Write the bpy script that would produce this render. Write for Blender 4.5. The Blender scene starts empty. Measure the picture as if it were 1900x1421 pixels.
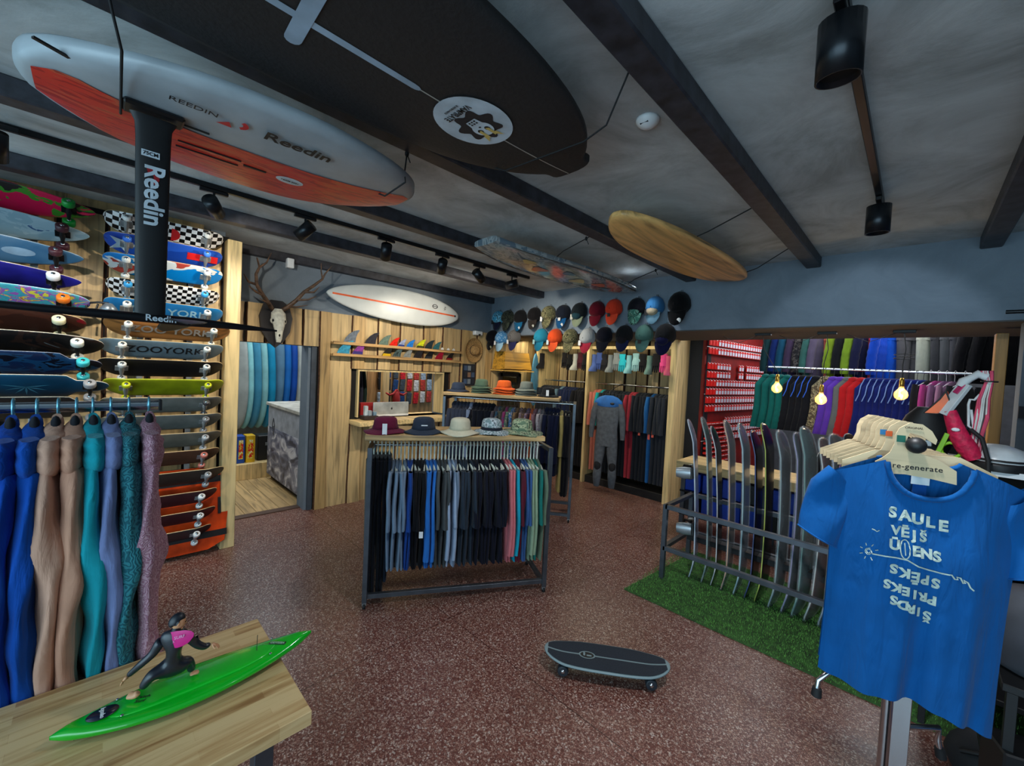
import bpy, math, random
from mathutils import Matrix, Vector, Euler
random.seed(7)
scn = bpy.context.scene
COL = scn.collection
PI = math.pi
V = Vector
# ---------------------------------------------------------------- camera
CAM = V((0, 0, 1.9)); FPX = 760.4
cam_d = bpy.data.cameras.new('camera'); cam = bpy.data.objects.new('camera', cam_d); COL.objects.link(cam)
cam_d.sensor_width = 36; cam_d.lens = FPX/1900*36; cam_d.clip_start = .02
RM = Matrix.Rotation(.7781, 3, 'Z') @ Matrix.Rotation(PI/2-.0338, 3, 'X') @ Matrix.Rotation(.0503, 3, 'Z')
cam.location = CAM; cam.rotation_euler = RM.to_euler()
scn.camera = cam
# ---------------------------------------------------------------- light and exposure
scn.view_settings.view_transform = 'Standard'; scn.view_settings.look = 'None'
scn.view_settings.gamma = 1; scn.view_settings.use_curve_mapping = False
scn.view_settings.exposure = -0.47
w = bpy.data.worlds.new('world'); scn.world = w; w.use_nodes = True
w.node_tree.nodes['Background'].inputs[0].default_value = (.42, .70, .86, 1)
w.node_tree.nodes['Background'].inputs[1].default_value = 2.6
def spot(loc, tgt, power, col=(1, .93, .82), size=1.0, blend=.6, rad=.04):
    l = bpy.data.lights.new('spot', 'SPOT'); l.energy = power; l.color = col; l.spot_size = size; l.spot_blend = blend; l.shadow_soft_size = rad
    o = bpy.data.objects.new('spot', l); COL.objects.link(o); o.location = loc
    o.rotation_euler = (V(tgt)-V(loc)).to_track_quat('-Z', 'Y').to_euler(); return o
def area(loc, tgt, power, sx, sy, col=(1, 1, 1)):
    l = bpy.data.lights.new('area', 'AREA'); l.energy = power; l.color = col; l.shape = 'RECTANGLE'; l.size = sx; l.size_y = sy
    o = bpy.data.objects.new('area', l); COL.objects.link(o); o.location = loc
    o.rotation_euler = (V(tgt)-V(loc)).to_track_quat('-Z', 'Y').to_euler(); return o
# daylight through the shop front behind the photographer
area((0.2, -2.9, 1.7), (-1.8, 3, 2.0), 150, 4.5, 2.4, (.56, .80, .96))
# track spots: each stands at the mouth of a lamp head built further down
SPOTS = [((-3.60, .60, 2.86), (-5.3, 1.5, 2.2)), ((-3.62, 1.22, 2.86), (-4.9, .3, 1.7)), ((-3.6, 1.95, 2.86), (-5.3, 2.6, 1.3)),
         ((-3.66, 2.6, 2.86), (-5.3, 3.4, 1.6)), ((-3.7, 3.12, 2.86), (-4.2, 6.2, 1.0)), ((-3.68, 3.66, 2.86), (-5.3, 2.7, 2.4))]
for (a, b), e_ in zip(SPOTS, (60, 115, 90, 90, 150, 60)): spot(a, b, e_, (1, .90, .74), 1.5, .6, .02)
spot((-3.45, -.36, 2.85), (-4.9, -.5, 1.2), 120, (1, .92, .8), 1.6, .7, .02)
spot((-.24, 1.64, 2.78), (-1.0, 2.4, 0), 170, (.94, .96, 1), 2.5, 1.0, .06)
spot((-.23, 3.46, 2.80), (-.35, 4.85, 2.2), 30, (.72, .87, 1), 1.2, .35)
# ceiling lights of the back room and of the room behind the doorway
area((-.6, 7.4, 3.05), (-.6, 7.2, 0), 120, 2.2, 1.6, (.95, .97, 1))
area((-.8, 5.6, 2.44), (-.8, 5.6, 0), 18, 2.2, .5, (.95, .97, 1))
area((-7.0, 1.6, 3.0), (-7.0, 1.6, 0), 80, 1.5, 2.5, (.86, .95, 1))
area((-6.2, 3.9, 2.9), (-6.4, 3.9, 0), 45, 1.0, 1.5, (1, .95, .9))
area((-4.0, 5.6, 2.43), (-4.0, 5.9, 0), 24, 2.6, .3, (1, .92, .66))
# added fill spots over the shop floor, with no lamp heads of their own
for x, y in ((-2.45, 1.9), (-2.45, 4.4), (1.6, 1.2)):
    spot((x, y, 2.98), (x, y+.1, 0), 60, (.95, .95, .97), 2.4, 1.0, .06)

# ---------------------------------------------------------------- placing on real planes
def ray(px, py): return RM @ V(((px-950)/FPX, -(py-710.5)/FPX, -1))
def on_z(px, py, v): d = ray(px, py); return CAM+d*((v-CAM.z)/d.z)
def on_x(px, py, v): d = ray(px, py); return CAM+d*(v/d.x)
def on_y(px, py, v): d = ray(px, py); return CAM+d*(v/d.y)
def at(px, py, d): return CAM+ray(px, py)*d

# ---------------------------------------------------------------- materials
MC = {}
def lin(c):
    c = c/255
    return c/12.92 if c <= .04045 else ((c+.055)/1.055)**2.4
def rgb(c): return (lin(c[0]), lin(c[1]), lin(c[2]), 1)
class NT:
    def __init__(s, name):
        s.m = bpy.data.materials.new(name); s.m.use_nodes = True; s.t = s.m.node_tree
        s.b = s.t.nodes['Principled BSDF']
    def n(s, typ, **kw):
        nd = s.t.nodes.new(typ)
        for k, v in kw.items():
            if k in nd.inputs.keys() if isinstance(k, str) else False: nd.inputs[k].default_value = v
            else: setattr(nd, k, v)
        return nd
    def l(s, a, b): s.t.links.new(a, b)
    def coord(s, scale=(1, 1, 1), kind='Object', rot=(0, 0, 0), rnd=0):
        tc = s.n('ShaderNodeTexCoord'); mp = s.n('ShaderNodeMapping'); mp.inputs['Scale'].default_value = scale; mp.inputs['Rotation'].default_value = rot
        s.l(tc.outputs[kind], mp.inputs['Vector'])
        if rnd:
            oi = s.n('ShaderNodeObjectInfo'); mu = s.n('ShaderNodeMath', operation='MULTIPLY'); mu.inputs[1].default_value = rnd
            s.l(oi.outputs['Random'], mu.inputs[0]); s.l(mu.outputs[0], mp.inputs['Location'])
        return mp.outputs[0]
    def ramp(s, fac, stops, interp='LINEAR'):
        r = s.n('ShaderNodeValToRGB'); e = r.color_ramp.elements; r.color_ramp.interpolation = interp
        while len(e) < len(stops): e.new(.5)
        for i, (p, c) in enumerate(stops): e[i].position = p; e[i].color = rgb(c)
        s.l(fac, r.inputs[0]); return r.outputs[0]
    def bump(s, h, st=.3, dist=.01):
        b = s.n('ShaderNodeBump'); b.inputs['Strength'].default_value = st; b.inputs['Distance'].default_value = dist
        s.l(h, b.inputs['Height']); s.l(b.outputs[0], s.b.inputs['Normal'])
def setp(b, rough=.6, metal=0, coat=0, spec=None, alpha=None, trans=None):
    b.inputs['Roughness'].default_value = rough; b.inputs['Metallic'].default_value = metal
    b.inputs['Coat Weight'].default_value = coat
    if spec is not None: b.inputs['Specular IOR Level'].default_value = spec
    if alpha is not None: b.inputs['Alpha'].default_value = alpha
    if trans is not None: b.inputs['Transmission Weight'].default_value = trans
def plain(c, rough=.55, metal=0, coat=0, var=.12, scale=8, bump=0, spec=None, alpha=None, trans=None):
    k = ('p', tuple(c), rough, metal, coat, var, scale, bump, spec, alpha, trans)
    if k in MC: return MC[k]
    t = NT('surface_%d_%d_%d' % tuple(c)); setp(t.b, rough, metal, coat, spec, alpha, trans)
    if var:
        nz = t.n('ShaderNodeTexNoise'); nz.inputs['Scale'].default_value = scale; nz.inputs['Detail'].default_value = 4
        t.l(t.coord(), nz.inputs['Vector'])
        lo = [max(0, v*(1-var)) for v in c]; hi = [min(255, v*(1+var)) for v in c]
        t.l(t.ramp(nz.outputs[0], [(.3, lo), (.7, hi)]), t.b.inputs['Base Color'])
        if bump: t.bump(nz.outputs[0], bump)
    else: t.b.inputs['Base Color'].default_value = rgb(c)
    MC[k] = t.m; return t.m
def cloth(c, c2=None, kind='knit', sc=12):
    k = ('c', tuple(c), c2 and tuple(c2), kind, sc)
    if k in MC: return MC[k]
    t = NT('fabric_%d_%d_%d' % tuple(c)); setp(t.b, .9, spec=.15); t.b.inputs['Sheen Weight'].default_value = .08
    co = t.coord(rnd=7.0)
    nz = t.n('ShaderNodeTexNoise'); nz.inputs['Scale'].default_value = sc; nz.inputs['Detail'].default_value = 3; t.l(co, nz.inputs['Vector'])
    if kind == 'knit':
        lo = [v*.95 for v in c]; hi = [min(255, v*1.03) for v in c]
        t.l(t.ramp(nz.outputs[0], [(.3, lo), (.7, hi)]), t.b.inputs['Base Color'])
        n2 = t.n('ShaderNodeTexNoise'); n2.inputs['Scale'].default_value = 1; n2.inputs['Detail'].default_value = 3; n2.inputs['Distortion'].default_value = 1.2; t.l(t.coord((26, 26, 5), rnd=5.0), n2.inputs['Vector']); t.bump(n2.outputs[0], .35, .02)
    elif kind == 'camo':
        t.l(t.ramp(nz.outputs[0], [(.40, c), (.48, c2), (.56, [v*.5 for v in c]), (.62, c2)], 'CONSTANT'), t.b.inputs['Base Color'])
    elif kind == 'swirl':
        wv = t.n('ShaderNodeTexWave'); wv.inputs['Scale'].default_value = sc; wv.inputs['Distortion'].default_value = 22; wv.inputs['Detail'].default_value = 1.2; wv.inputs['Detail Scale'].default_value = 1.6
        t.l(co, wv.inputs['Vector']); t.l(t.ramp(wv.outputs['Fac'], [(.35, c), (.6, c2)]), t.b.inputs['Base Color']); t.bump(wv.outputs['Fac'], .5, .003)
    elif kind == 'plaid':
        wv = t.n('ShaderNodeTexWave', bands_direction='Z'); wv.inputs['Scale'].default_value = sc; t.l(co, wv.inputs['Vector'])
        w2 = t.n('ShaderNodeTexWave', bands_direction='Y'); w2.inputs['Scale'].default_value = sc; t.l(co, w2.inputs['Vector'])
        ad = t.n('ShaderNodeMath', operation='ADD'); t.l(wv.outputs['Fac'], ad.inputs[0]); t.l(w2.outputs['Fac'], ad.inputs[1])
        t.l(t.ramp(ad.outputs[0], [(.3, c), (.7, c2)]), t.b.inputs['Base Color'])
    elif kind == 'floral':
        vo = t.n('ShaderNodeTexVoronoi'); vo.inputs['Scale'].default_value = sc; t.l(co, vo.inputs['Vector'])
        t.l(t.ramp(vo.outputs['Distance'], [(.2, c2), (.45, c)]), t.b.inputs['Base Color'])
    MC[k] = t.m; return t.m
def wood(c, axis='Z', rough=.5, grain=22, c2=None, rnd=9.0, amt=.22, blocks=False):
    k = ('w', tuple(c), axis, rough, grain, c2, rnd, amt)
    if k in MC: return MC[k]
    t = NT('timber_%d_%d_%d' % tuple(c)); setp(t.b, rough)
    sc = {'X': (.06, 1, 1), 'Y': (1, .06, 1), 'Z': (1, 1, .06)}[axis]
    co = t.coord(tuple(grain*v for v in sc), rnd=rnd)
    nz = t.n('ShaderNodeTexNoise'); nz.inputs['Scale'].default_value = 1; nz.inputs['Detail'].default_value = 6; nz.inputs['Distortion'].default_value = .9; t.l(co, nz.inputs['Vector'])
    lo = c2 or [v*(1-amt*1.6) for v in c]; hi = [min(255, v*(1+amt*.5)) for v in c]
    col = t.ramp(nz.outputs[0], [(.32, lo), (.5, c), (.68, hi)])
    oi = t.n('ShaderNodeObjectInfo'); hs = t.n('ShaderNodeHueSaturation'); mr = t.n('ShaderNodeMapRange')
    mr.inputs['To Min'].default_value = .8; mr.inputs['To Max'].default_value = 1.15
    t.l(oi.outputs['Random'], mr.inputs[0]); t.l(mr.outputs[0], hs.inputs['Value']); t.l(col, hs.inputs['Color']); t.l(hs.outputs[0], t.b.inputs['Base Color'])
    t.bump(nz.outputs[0], .15, .004); MC[k] = t.m; return t.m
def checker(a=(235, 235, 235), b=(12, 12, 14), s=26):
    t = NT('checker_print'); setp(t.b, .35)
    ck = t.n('ShaderNodeTexChecker'); ck.inputs['Scale'].default_value = s; ck.inputs['Color1'].default_value = rgb(a); ck.inputs['Color2'].default_value = rgb(b)
    t.l(t.coord(), ck.inputs['Vector']); t.l(ck.outputs[0], t.b.inputs['Base Color']); return t.m
def graphic(cols, scale=6, dist=2, rough=.35, stretch=(1, 2, 1)):
    t = NT('deck_graphic'); setp(t.b, rough)
    nz = t.n('ShaderNodeTexNoise'); nz.inputs['Scale'].default_value = scale; nz.inputs['Distortion'].default_value = dist; nz.inputs['Detail'].default_value = 3
    t.l(t.coord(stretch), nz.inputs['Vector'])
    n = len(cols); t.l(t.ramp(nz.outputs[0], [(.32+.36*i/max(1, n-1), c) for i, c in enumerate(cols)], 'CONSTANT' if n > 2 else 'LINEAR'), t.b.inputs['Base Color']); return t.m
def emit(c, s):
    t = NT('glow'); t.b.inputs['Emission Color'].default_value = rgb(c); t.b.inputs['Emission Strength'].default_value = s; t.b.inputs['Base Color'].default_value = rgb(c); return t.m
def glass(c=(240, 250, 255), rough=.02, alpha=.18):
    t = NT('clear_plastic'); setp(t.b, rough, alpha=alpha, spec=.8); t.b.inputs['Base Color'].default_value = rgb(c); return t.m

# ---------------------------------------------------------------- mesh builder
class B:
    def __init__(s): s.v = []; s.f = []; s.m = []; s.sm = []
    def add(s, vs, fs, m=0, smooth=False):
        o = len(s.v); s.v += [tuple(p) for p in vs]
        for i, f in enumerate(fs):
            s.f.append([o+k for k in f]); s.m.append(m[i] if isinstance(m, list) else m); s.sm.append(smooth)
        return s
    def box(s, c, d, m=0, R=None, ch=0):
        x, y, z = d[0]/2, d[1]/2, d[2]/2
        if ch:
            ch = min(ch, x*.9, y*.9, z*.9); vs = []; 
            for sz in (-1, 1):
                for sx, sy in ((-1, -1), (1, -1), (1, 1), (-1, 1)):
                    vs += [V((sx*(x-ch), sy*(y-ch), sz*z)), V((sx*x, sy*(y-ch), sz*(z-ch))), V((sx*(x-ch), sy*y, sz*(z-ch)))]
            fs = [(0, 9, 6, 3), (12, 15, 18, 21)]
            def q(a, b, ax):   # a,b corner indices 0..3
                return a*3+ax, b*3+ax
            fs += [(2, 5, 17, 14), (4, 7, 19, 16), (8, 11, 23, 20), (10, 1, 13, 22)]
            fs += [(0, 3, 5, 2), (3, 6, 7, 4), (6, 9, 11, 8), (9, 0, 1, 10)]
            fs += [(12, 14, 17, 15), (15, 16, 19, 18), (18, 20, 23, 21), (21, 22, 13, 12)]
            fs += [(1, 2, 14, 13), (5, 4, 16, 17), (7, 8, 20, 19), (11, 10, 22, 23)]
            fs += [(0, 2, 1), (3, 4, 5), (6, 8, 7), (9, 10, 11), (12, 13, 14), (15, 17, 16), (18, 19, 20), (21, 23, 22)]
        else:
            vs = [V((a*x, b*y, e*z)) for e in (-1, 1) for a, b in ((-1, -1), (1, -1), (1, 1), (-1, 1))]
            fs = [(3, 2, 1, 0), (4, 5, 6, 7), (0, 1, 5, 4), (1, 2, 6, 5), (2, 3, 7, 6), (3, 0, 4, 7)]
        if R is not None: vs = [R @ p for p in vs]
        c = V(c); return s.add([c+p for p in vs], fs, m)
    def loft(s, rings, m=0, cap=True, smooth=True, closed=True):
        o = len(s.v); n = len(rings[0]); vs = [p for r in rings for p in r]; fs = []
        for i in range(len(rings)-1):
            for j in range(n if closed else n-1):
                k = (j+1) % n; fs.append((i*n+j, i*n+k, (i+1)*n+k, (i+1)*n+j))
        ms = [m]*len(fs) if not callable(m) else [m(f // (n if closed else n-1), f % n) for f in range(len(fs))]
        s.add(vs, fs, ms, smooth)
        if cap: s.add(rings[0][::-1], [tuple(range(n))], ms[0]); s.add(rings[-1], [tuple(range(n))], ms[-1])
        return s
    def tube(s, pts, r, n=8, m=0, cap=True):
        pts = [V(p) for p in pts]; rr = r if isinstance(r, (list, tuple)) else [r]*len(pts); rings = []; up = None
        for i, p in enumerate(pts):
            t = (pts[min(i+1, len(pts)-1)]-pts[max(i-1, 0)]).normalized()
            if up is None: up = t.orthogonal().normalized()
            up = (up-t*up.dot(t)).normalized(); bi = t.cross(up)
            rings.append([p+(up*math.cos(a)+bi*math.sin(a))*rr[i] for a in [2*PI*k/n for k in range(n)]])
        return s.loft(rings, m, cap)
    def bar(s, a, b, wd, ht, m=0, up=(0, 0, 1)):
        a, b = V(a), V(b); x = (b-a); L = x.length; x.normalize(); u = V(up); y = u.cross(x)
        if y.length < 1e-4: y = V((1, 0, 0)).cross(x)
        y.normalize(); z = x.cross(y); R = Matrix((x, y, z)).transposed(); return s.box((a+b)/2, (L, wd, ht), m, R, .0015)
    def prism(s, pts, depth, M=None, m=0, me=None):
        """2-D outline in local XZ, thickness along Y"""
        n = len(pts); vs = [V((x, -depth/2, z)) for x, z in pts]+[V((x, depth/2, z)) for x, z in pts]
        if M is not None: vs = [M @ p for p in vs]
        fs = [tuple(range(n)), tuple(range(2*n-1, n-1, -1))]+[(i, n+i, n+(i+1) % n, (i+1) % n) for i in range(n)]
        return s.add(vs, fs, [m, m]+[m if me is None else me]*n)
    def lathe(s, prof, n=16, m=0, c=(0, 0, 0), M=None, sq=1.0, cap=True):
        c = V(c); rings = [[V((r*math.cos(2*PI*k/n), r*sq*math.sin(2*PI*k/n), z)) for k in range(n)] for r, z in prof]
        if M is not None: rings = [[M @ p for p in r] for r in rings]
        return s.loft([[c+p for p in r] for r in rings], m, cap)
    def ell(s, c, r, n=12, k=8, m=0, R=None):
        rings = []
        for i in range(k+1):
            a = -PI/2+PI*(i+.02*(1 if i == 0 else -1 if i == k else 0))/k; ring = []
            for j in range(n):
                p = V((r[0]*math.cos(a)*math.cos(2*PI*j/n), r[1]*math.cos(a)*math.sin(2*PI*j/n), r[2]*math.sin(a)))
                ring.append(V(c)+(R @ p if R is not None else p))
            rings.append(ring)
        return s.loft(rings, m)
    def mesh(s, name):
        me = bpy.data.meshes.new(name); me.from_pydata(s.v, [], s.f); me.polygons.foreach_set('material_index', s.m); me.polygons.foreach_set('use_smooth', s.sm); me.update(); return me
def mats(me, ms):
    for m in (ms if isinstance(ms, (list, tuple)) else [ms]): me.materials.append(m)
    return me
def obj(name, b, m, parent=None, M=None):
    me = b if isinstance(b, bpy.types.Mesh) else mats(b.mesh(name), m)
    o = bpy.data.objects.new(name, me); COL.objects.link(o)
    if parent: o.parent = parent
    if M is not None: o.matrix_basis = M
    return o
def inst(name, me, m, parent=None, M=None):
    """object sharing a mesh, with its own material"""
    o = bpy.data.objects.new(name, me); COL.objects.link(o)
    while len(me.materials) < (len(m) if isinstance(m, (list, tuple)) else 1): me.materials.append(None)
    for i, mm in enumerate(m if isinstance(m, (list, tuple)) else [m]):
        o.material_slots[i].link = 'OBJECT'; o.material_slots[i].material = mm
    if parent: o.parent = parent
    if M is not None: o.matrix_basis = M
    return o
def tag(o, label=None, cat=None, group=None, kind=None):
    if label: o['label'] = label
    if cat: o['category'] = cat
    if group: o['group'] = group
    if kind: o['kind'] = kind
    return o
def thing(name, label, cat, M, group=None):
    o = bpy.data.objects.new(name, None); COL.objects.link(o); o.empty_display_size = .05
    o.matrix_basis = M if isinstance(M, Matrix) else Matrix.Translation(V(M)); return tag(o, label, cat, group)
def struct(name, b, m): return tag(obj(name, b, m), kind='structure')
def basis(x, y, z, o=(0, 0, 0)):
    M = Matrix((V(x), V(y), V(z))).transposed().to_4x4(); M.translation = V(o); return M
def T(*a): return Matrix.Translation(V(a if len(a) == 3 else a[0]))
def Rz(a): return Matrix.Rotation(a, 4, 'Z')
def Rx(a): return Matrix.Rotation(a, 4, 'X')
def Ry(a): return Matrix.Rotation(a, 4, 'Y')
DG = bpy.context.evaluated_depsgraph_get()
TXT = {}
def text_mesh(body, size, bold=0, ext=.0004, sx=1, spacing=1):
    k = (body, size, bold, ext, sx)
    cu = bpy.data.curves.new('lettering', 'FONT'); cu.body = body; cu.size = size; cu.extrude = ext; cu.offset = bold*size; cu.align_x = 'CENTER'; cu.align_y = 'CENTER'
    cu.resolution_u = 3; cu.space_character = spacing
    o = bpy.data.objects.new('lettering', cu); COL.objects.link(o); bpy.context.view_layer.update()
    me = bpy.data.meshes.new_from_object(o.evaluated_get(bpy.context.evaluated_depsgraph_get())); bpy.data.objects.remove(o)
    if sx != 1:
        for v in me.vertices: v.co.x *= sx
    return me
def letter(body, size, m, parent, M, bold=0, ext=.0004, sx=1, name='lettering', spacing=1):
    me = text_mesh(body, size, bold, ext, sx, spacing); me.materials.clear(); me.materials.append(m)
    return obj(name, me, None, parent, M)

# ---------------------------------------------------------------- shared materials
M_black = plain((22, 22, 24), .5); M_bmetal = plain((26, 27, 30), .35, .5); M_chrome = plain((200, 205, 210), .18, 1, var=.03)
M_steel = plain((92, 98, 106), .38, .75, var=.1); M_white = plain((225, 228, 230), .4, var=.04); M_alu = plain((165, 168, 170), .4, .7)
M_plank = wood((196, 168, 120), amt=.15); M_plank2 = wood((180, 148, 98), amt=.18); M_bark = plain((70, 42, 22), .9, var=.3, scale=30)
M_dark = plain((14, 12, 11), .9); M_rub = plain((18, 18, 20), .7)
M_light = wood((214, 186, 132), 'X', amt=.16); M_lightz = wood((216, 190, 136), 'Z', amt=.14)
M_rope = plain((14, 14, 16), .8)

# ================================================================ ROOM
CZ = 3.12
def floor_mat():
    t = NT('terrazzo'); setp(t.b, .30, spec=.5)
    co = t.coord()
    v1 = t.n('ShaderNodeTexVoronoi'); v1.inputs['Scale'].default_value = 125; t.l(co, v1.inputs['Vector'])
    v2 = t.n('ShaderNodeTexVoronoi'); v2.inputs['Scale'].default_value = 250; t.l(co, v2.inputs['Vector'])
    hs = t.ramp(v1.outputs['Color'], [(.0, (92, 44, 38)), (.42, (120, 58, 48)), (.62, (150, 98, 84)), (.80, (196, 160, 144)), (.90, (226, 206, 192))])
    sep = t.n('ShaderNodeSeparateColor'); t.l(v1.outputs['Color'], sep.inputs[0])
    c1 = t.ramp(sep.outputs[0], [(.0, (96, 54, 46)), (.46, (122, 74, 64)), (.66, (150, 106, 92)), (.82, (194, 164, 148)), (.93, (226, 212, 200))], 'CONSTANT')
    sp2 = t.n('ShaderNodeSeparateColor'); t.l(v2.outputs['Color'], sp2.inputs[0])
    c2 = t.ramp(sp2.outputs[0], [(.0, (86, 46, 40)), (.55, (118, 72, 62)), (.8, (180, 142, 126)), (.93, (222, 204, 190))], 'CONSTANT')
    mx = t.n('ShaderNodeMix', data_type='RGBA'); mx.inputs[0].default_value = .5
    t.l(c1, mx.inputs[6]); t.l(c2, mx.inputs[7])
    nz = t.n('ShaderNodeTexNoise'); nz.inputs['Scale'].default_value = 1.2; nz.inputs['Detail'].default_value = 5; t.l(co, nz.inputs['Vector'])
    m2 = t.n('ShaderNodeMix', data_type='RGBA', blend_type='MULTIPLY'); m2.inputs[0].default_value = .5
    t.l(mx.outputs[2], m2.inputs[6]); t.l(t.ramp(nz.outputs[0], [(.3, (190, 178, 172)), (.7, (255, 255, 255))]), m2.inputs[7])
    bk = t.n('ShaderNodeTexBrick'); bk.offset = 0; bk.inputs['Scale'].default_value = 1; bk.inputs['Brick Width'].default_value = 2.4; bk.inputs['Row Height'].default_value = 1.9; bk.inputs['Mortar Size'].default_value = .003
    bk.inputs['Color1'].default_value = (1, 1, 1, 1); bk.inputs['Color2'].default_value = (1, 1, 1, 1); bk.inputs['Mortar'].default_value = (.25, .2, .2, 1)
    t.l(co, bk.inputs['Vector']); m3 = t.n('ShaderNodeMix', data_type='RGBA', blend_type='MULTIPLY'); m3.inputs[0].default_value = 1
    t.l(m2.outputs[2], m3.inputs[6]); t.l(bk.outputs[0], m3.inputs[7]); t.l(m3.outputs[2], t.b.inputs['Base Color'])
    rr = t.n('ShaderNodeMapRange'); rr.inputs['To Min'].default_value = .22; rr.inputs['To Max'].default_value = .42; t.l(nz.outputs[0], rr.inputs[0]); t.l(rr.outputs[0], t.b.inputs['Roughness'])
    return t.m
def plaster(c, lo, hi, sc=1.6):
    t = NT('plaster'); setp(t.b, .8)
    co = t.coord(); nz = t.n('ShaderNodeTexNoise'); nz.inputs['Scale'].default_value = sc; nz.inputs['Detail'].default_value = 9; nz.inputs['Roughness'].default_value = .68; nz.inputs['Distortion'].default_value = .8; t.l(co, nz.inputs['Vector'])
    t.l(t.ramp(nz.outputs[0], [(.34, lo), (.5, c), (.66, hi)]), t.b.inputs['Base Color']); t.bump(nz.outputs[0], .35, .012); return t.m
M_ceil = plaster((184, 190, 192), (152, 156, 156), (206, 212, 214)); M_paint = plaster((112, 124, 136), (106, 118, 130), (118, 130, 142), 3)
M_floor = floor_mat(); M_beam = plain((46, 47, 54), .5, var=.3, scale=14, bump=.2)
struct('floor', B().box((-1.5, 3.0, -.05), (8.26, 12.2, .1)), M_floor)
struct('ceiling', B().box((-2.9, 3.0, CZ+.05), (11.4, 12.2, .1)), M_ceil)
# left wall: skateboard section, step back to the door wall, then the plank wall
struct('wall_left_skate', B().box((-5.0, -1.3, CZ/2), (.2, 4.0, CZ)), M_plank2)
lw = B()
lw.box((-5.48, 1.3, (2.06+2.5)/2), (.2, 1.25, .44)); lw.box((-5.5, 3.45, 2.81), (.26, 6.3, .62))
lw.box((-5.5, 2.17, 1.25), (.24, .66, 2.5)); lw.box((-5.5, 5.26, 1.25), (.24, 2.78, 2.5)); lw.box((-5.5, 3.18, .56), (.24, 1.4, 1.12)); lw.box((-5.5, 3.18, 2.14), (.24, 1.4, .72))
lw.box((-5.45, .83, 1.25), (.9, .12, 2.5)); lw.box((-5.3, .83, 2.8), (.6, .12, .64))
struct('wall_left', lw, M_paint)
struct('wall_back', B().box((-1.7, 5.475, 2.79), (7.6, 1.25, .66)), M_paint)
struct('trim_1', B().box((-1.7, 5.475, 2.455), (7.4, 1.24, .012)), plain((84, 80, 78), .9, var=.02))
struct('wall_right', B().box((2.5, 1.5, CZ/2), (.2, 9, CZ)), M_paint)
wb = B().box((1.5, 4.95, 1.23), (1.9, .2, 2.46)); struct('wall_back_right', wb, M_paint)
struct('wall_rear', B().box((-1.5, 9.0, CZ/2), (8.3, .2, CZ)), plain((70, 74, 80), .8))
struct('wall_backroom_right', B().box((1.1, 7.0, CZ/2), (.1, 4, CZ)), plain((70, 74, 80), .8))
bw = B().box((-3.9, 6.66, CZ/2), (3.1, .12, CZ)); struct('wall_wardrobe', bw, M_dark)
# ceiling beams
for i, x in enumerate((-5.36, -4.23, -3.07, -1.94, -.775, .346)):
    struct('trim_%d' % (i+2), B().box((x, 1.43, CZ-.05), (.12, 6.84, .1), ch=.008), M_beam)
# other room beyond the doorway
struct('wall_otherroom_far', B().box((-8.7, 3.2, CZ/2), (.2, 6.6, CZ)), plain((120, 124, 126), .8))
struct('wall_otherroom_side', B().box((-7.1, -.1, CZ/2), (3.2, .1, CZ)), plain((150, 150, 148), .8))
fo = tag(obj('floor_otherroom', B().box((-7.1, 3.2, -.03), (3.0, 6.6, .03)), M_dark), kind='structure')
M_parq = wood((190, 160, 112), 'X', amt=.14, rnd=20)
for j in range(26):
    y = .02+j*.125
    if y > 3.0: break
    for i in range(3):
        xa, xb = ((-5.62, -6.6, -7.6, -8.6), (-5.62, -6.1, -7.1, -8.6))[j % 2][i:i+2]
        obj('plank', B().box(((xa+xb)/2, y+.06, -.007), (xa-xb-.004, .121, .014), ch=.002), M_parq, fo)
# wooden plank walls: every plank a part of the wall
def plank(h, wd, th=.03, wav=.008, seed=0, axis=0):
    """live-edged plank: width along local X, height Z, face towards -Y"""
    r = random.Random(seed); n = 9; L = []; Rr = []; ph = r.random()*6; q = r.random()*6; f = r.uniform(2, 4)
    for i in range(n+1):
        z = h*i/n; L.append((-wd/2+wav*math.sin(f*z+ph)+r.uniform(-1, 1)*wav*.3, z)); Rr.append((wd/2+wav*math.sin(f*1.3*z+q)+r.uniform(-1, 1)*wav*.3, z))
    b = B(); vs = []; e = .012
    for (xl, z), (xr, _) in zip(L, Rr): vs += [(xl, 0, z), (xl+e, -th, z), (xr-e, -th, z), (xr, 0, z)]
    fs = []; ms = []
    for i in range(n):
        o = i*4
        for k, mm in ((0, 1), (1, 0), (2, 1)): fs.append((o+k, o+k+1, o+k+5, o+k+4)); ms.append(mm)
    fs.append((0, 3, 2, 1)); ms.append(0); fs.append((n*4, n*4+1, n*4+2, n*4+3)); ms.append(0)
    return b.add(vs, fs, ms)
def plankwall(parent, org, dirv, out, spec):
    """spec rows: (start, width, z0, z1, depth)"""
    x = V(dirv); z = V((0, 0, 1)); y = -V(out)
    for i, (s, wd, z0, z1, dp) in enumerate(spec):
        M = basis(x, y, z, V(org)+x*(s+wd/2)+V(out)*dp+z*z0)
        if x.cross(y).dot(z) < 0: M = basis(-x, y, z, V(org)+x*(s+wd/2)+V(out)*dp+z*z0)
        obj('plank', plank(z1-z0, wd, .026, .007, int(s*1000)+i), [M_plank if i % 3 else M_plank2, M_bark], parent, M)
wp = tag(obj('wall_left_planks', B().box((-5.37, 2.2, 1.25), (.02, .62, 2.5)).box((-5.37, 5.2, 1.25), (.02, 2.6, 2.5)).box((-5.37, 3.18, .5), (.02, 1.4, 1.0)).box((-5.37, 3.18, 2.15), (.02, 1.4, .7)), M_dark), kind='structure')
spec = []
y = 1.94; i = 0; R5 = random.Random(3)
Ws = [.13, .31, .17, .21, .2, .16, .24, .18, .22, .15, .2, .19, .17, .2, .2, .18]
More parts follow.
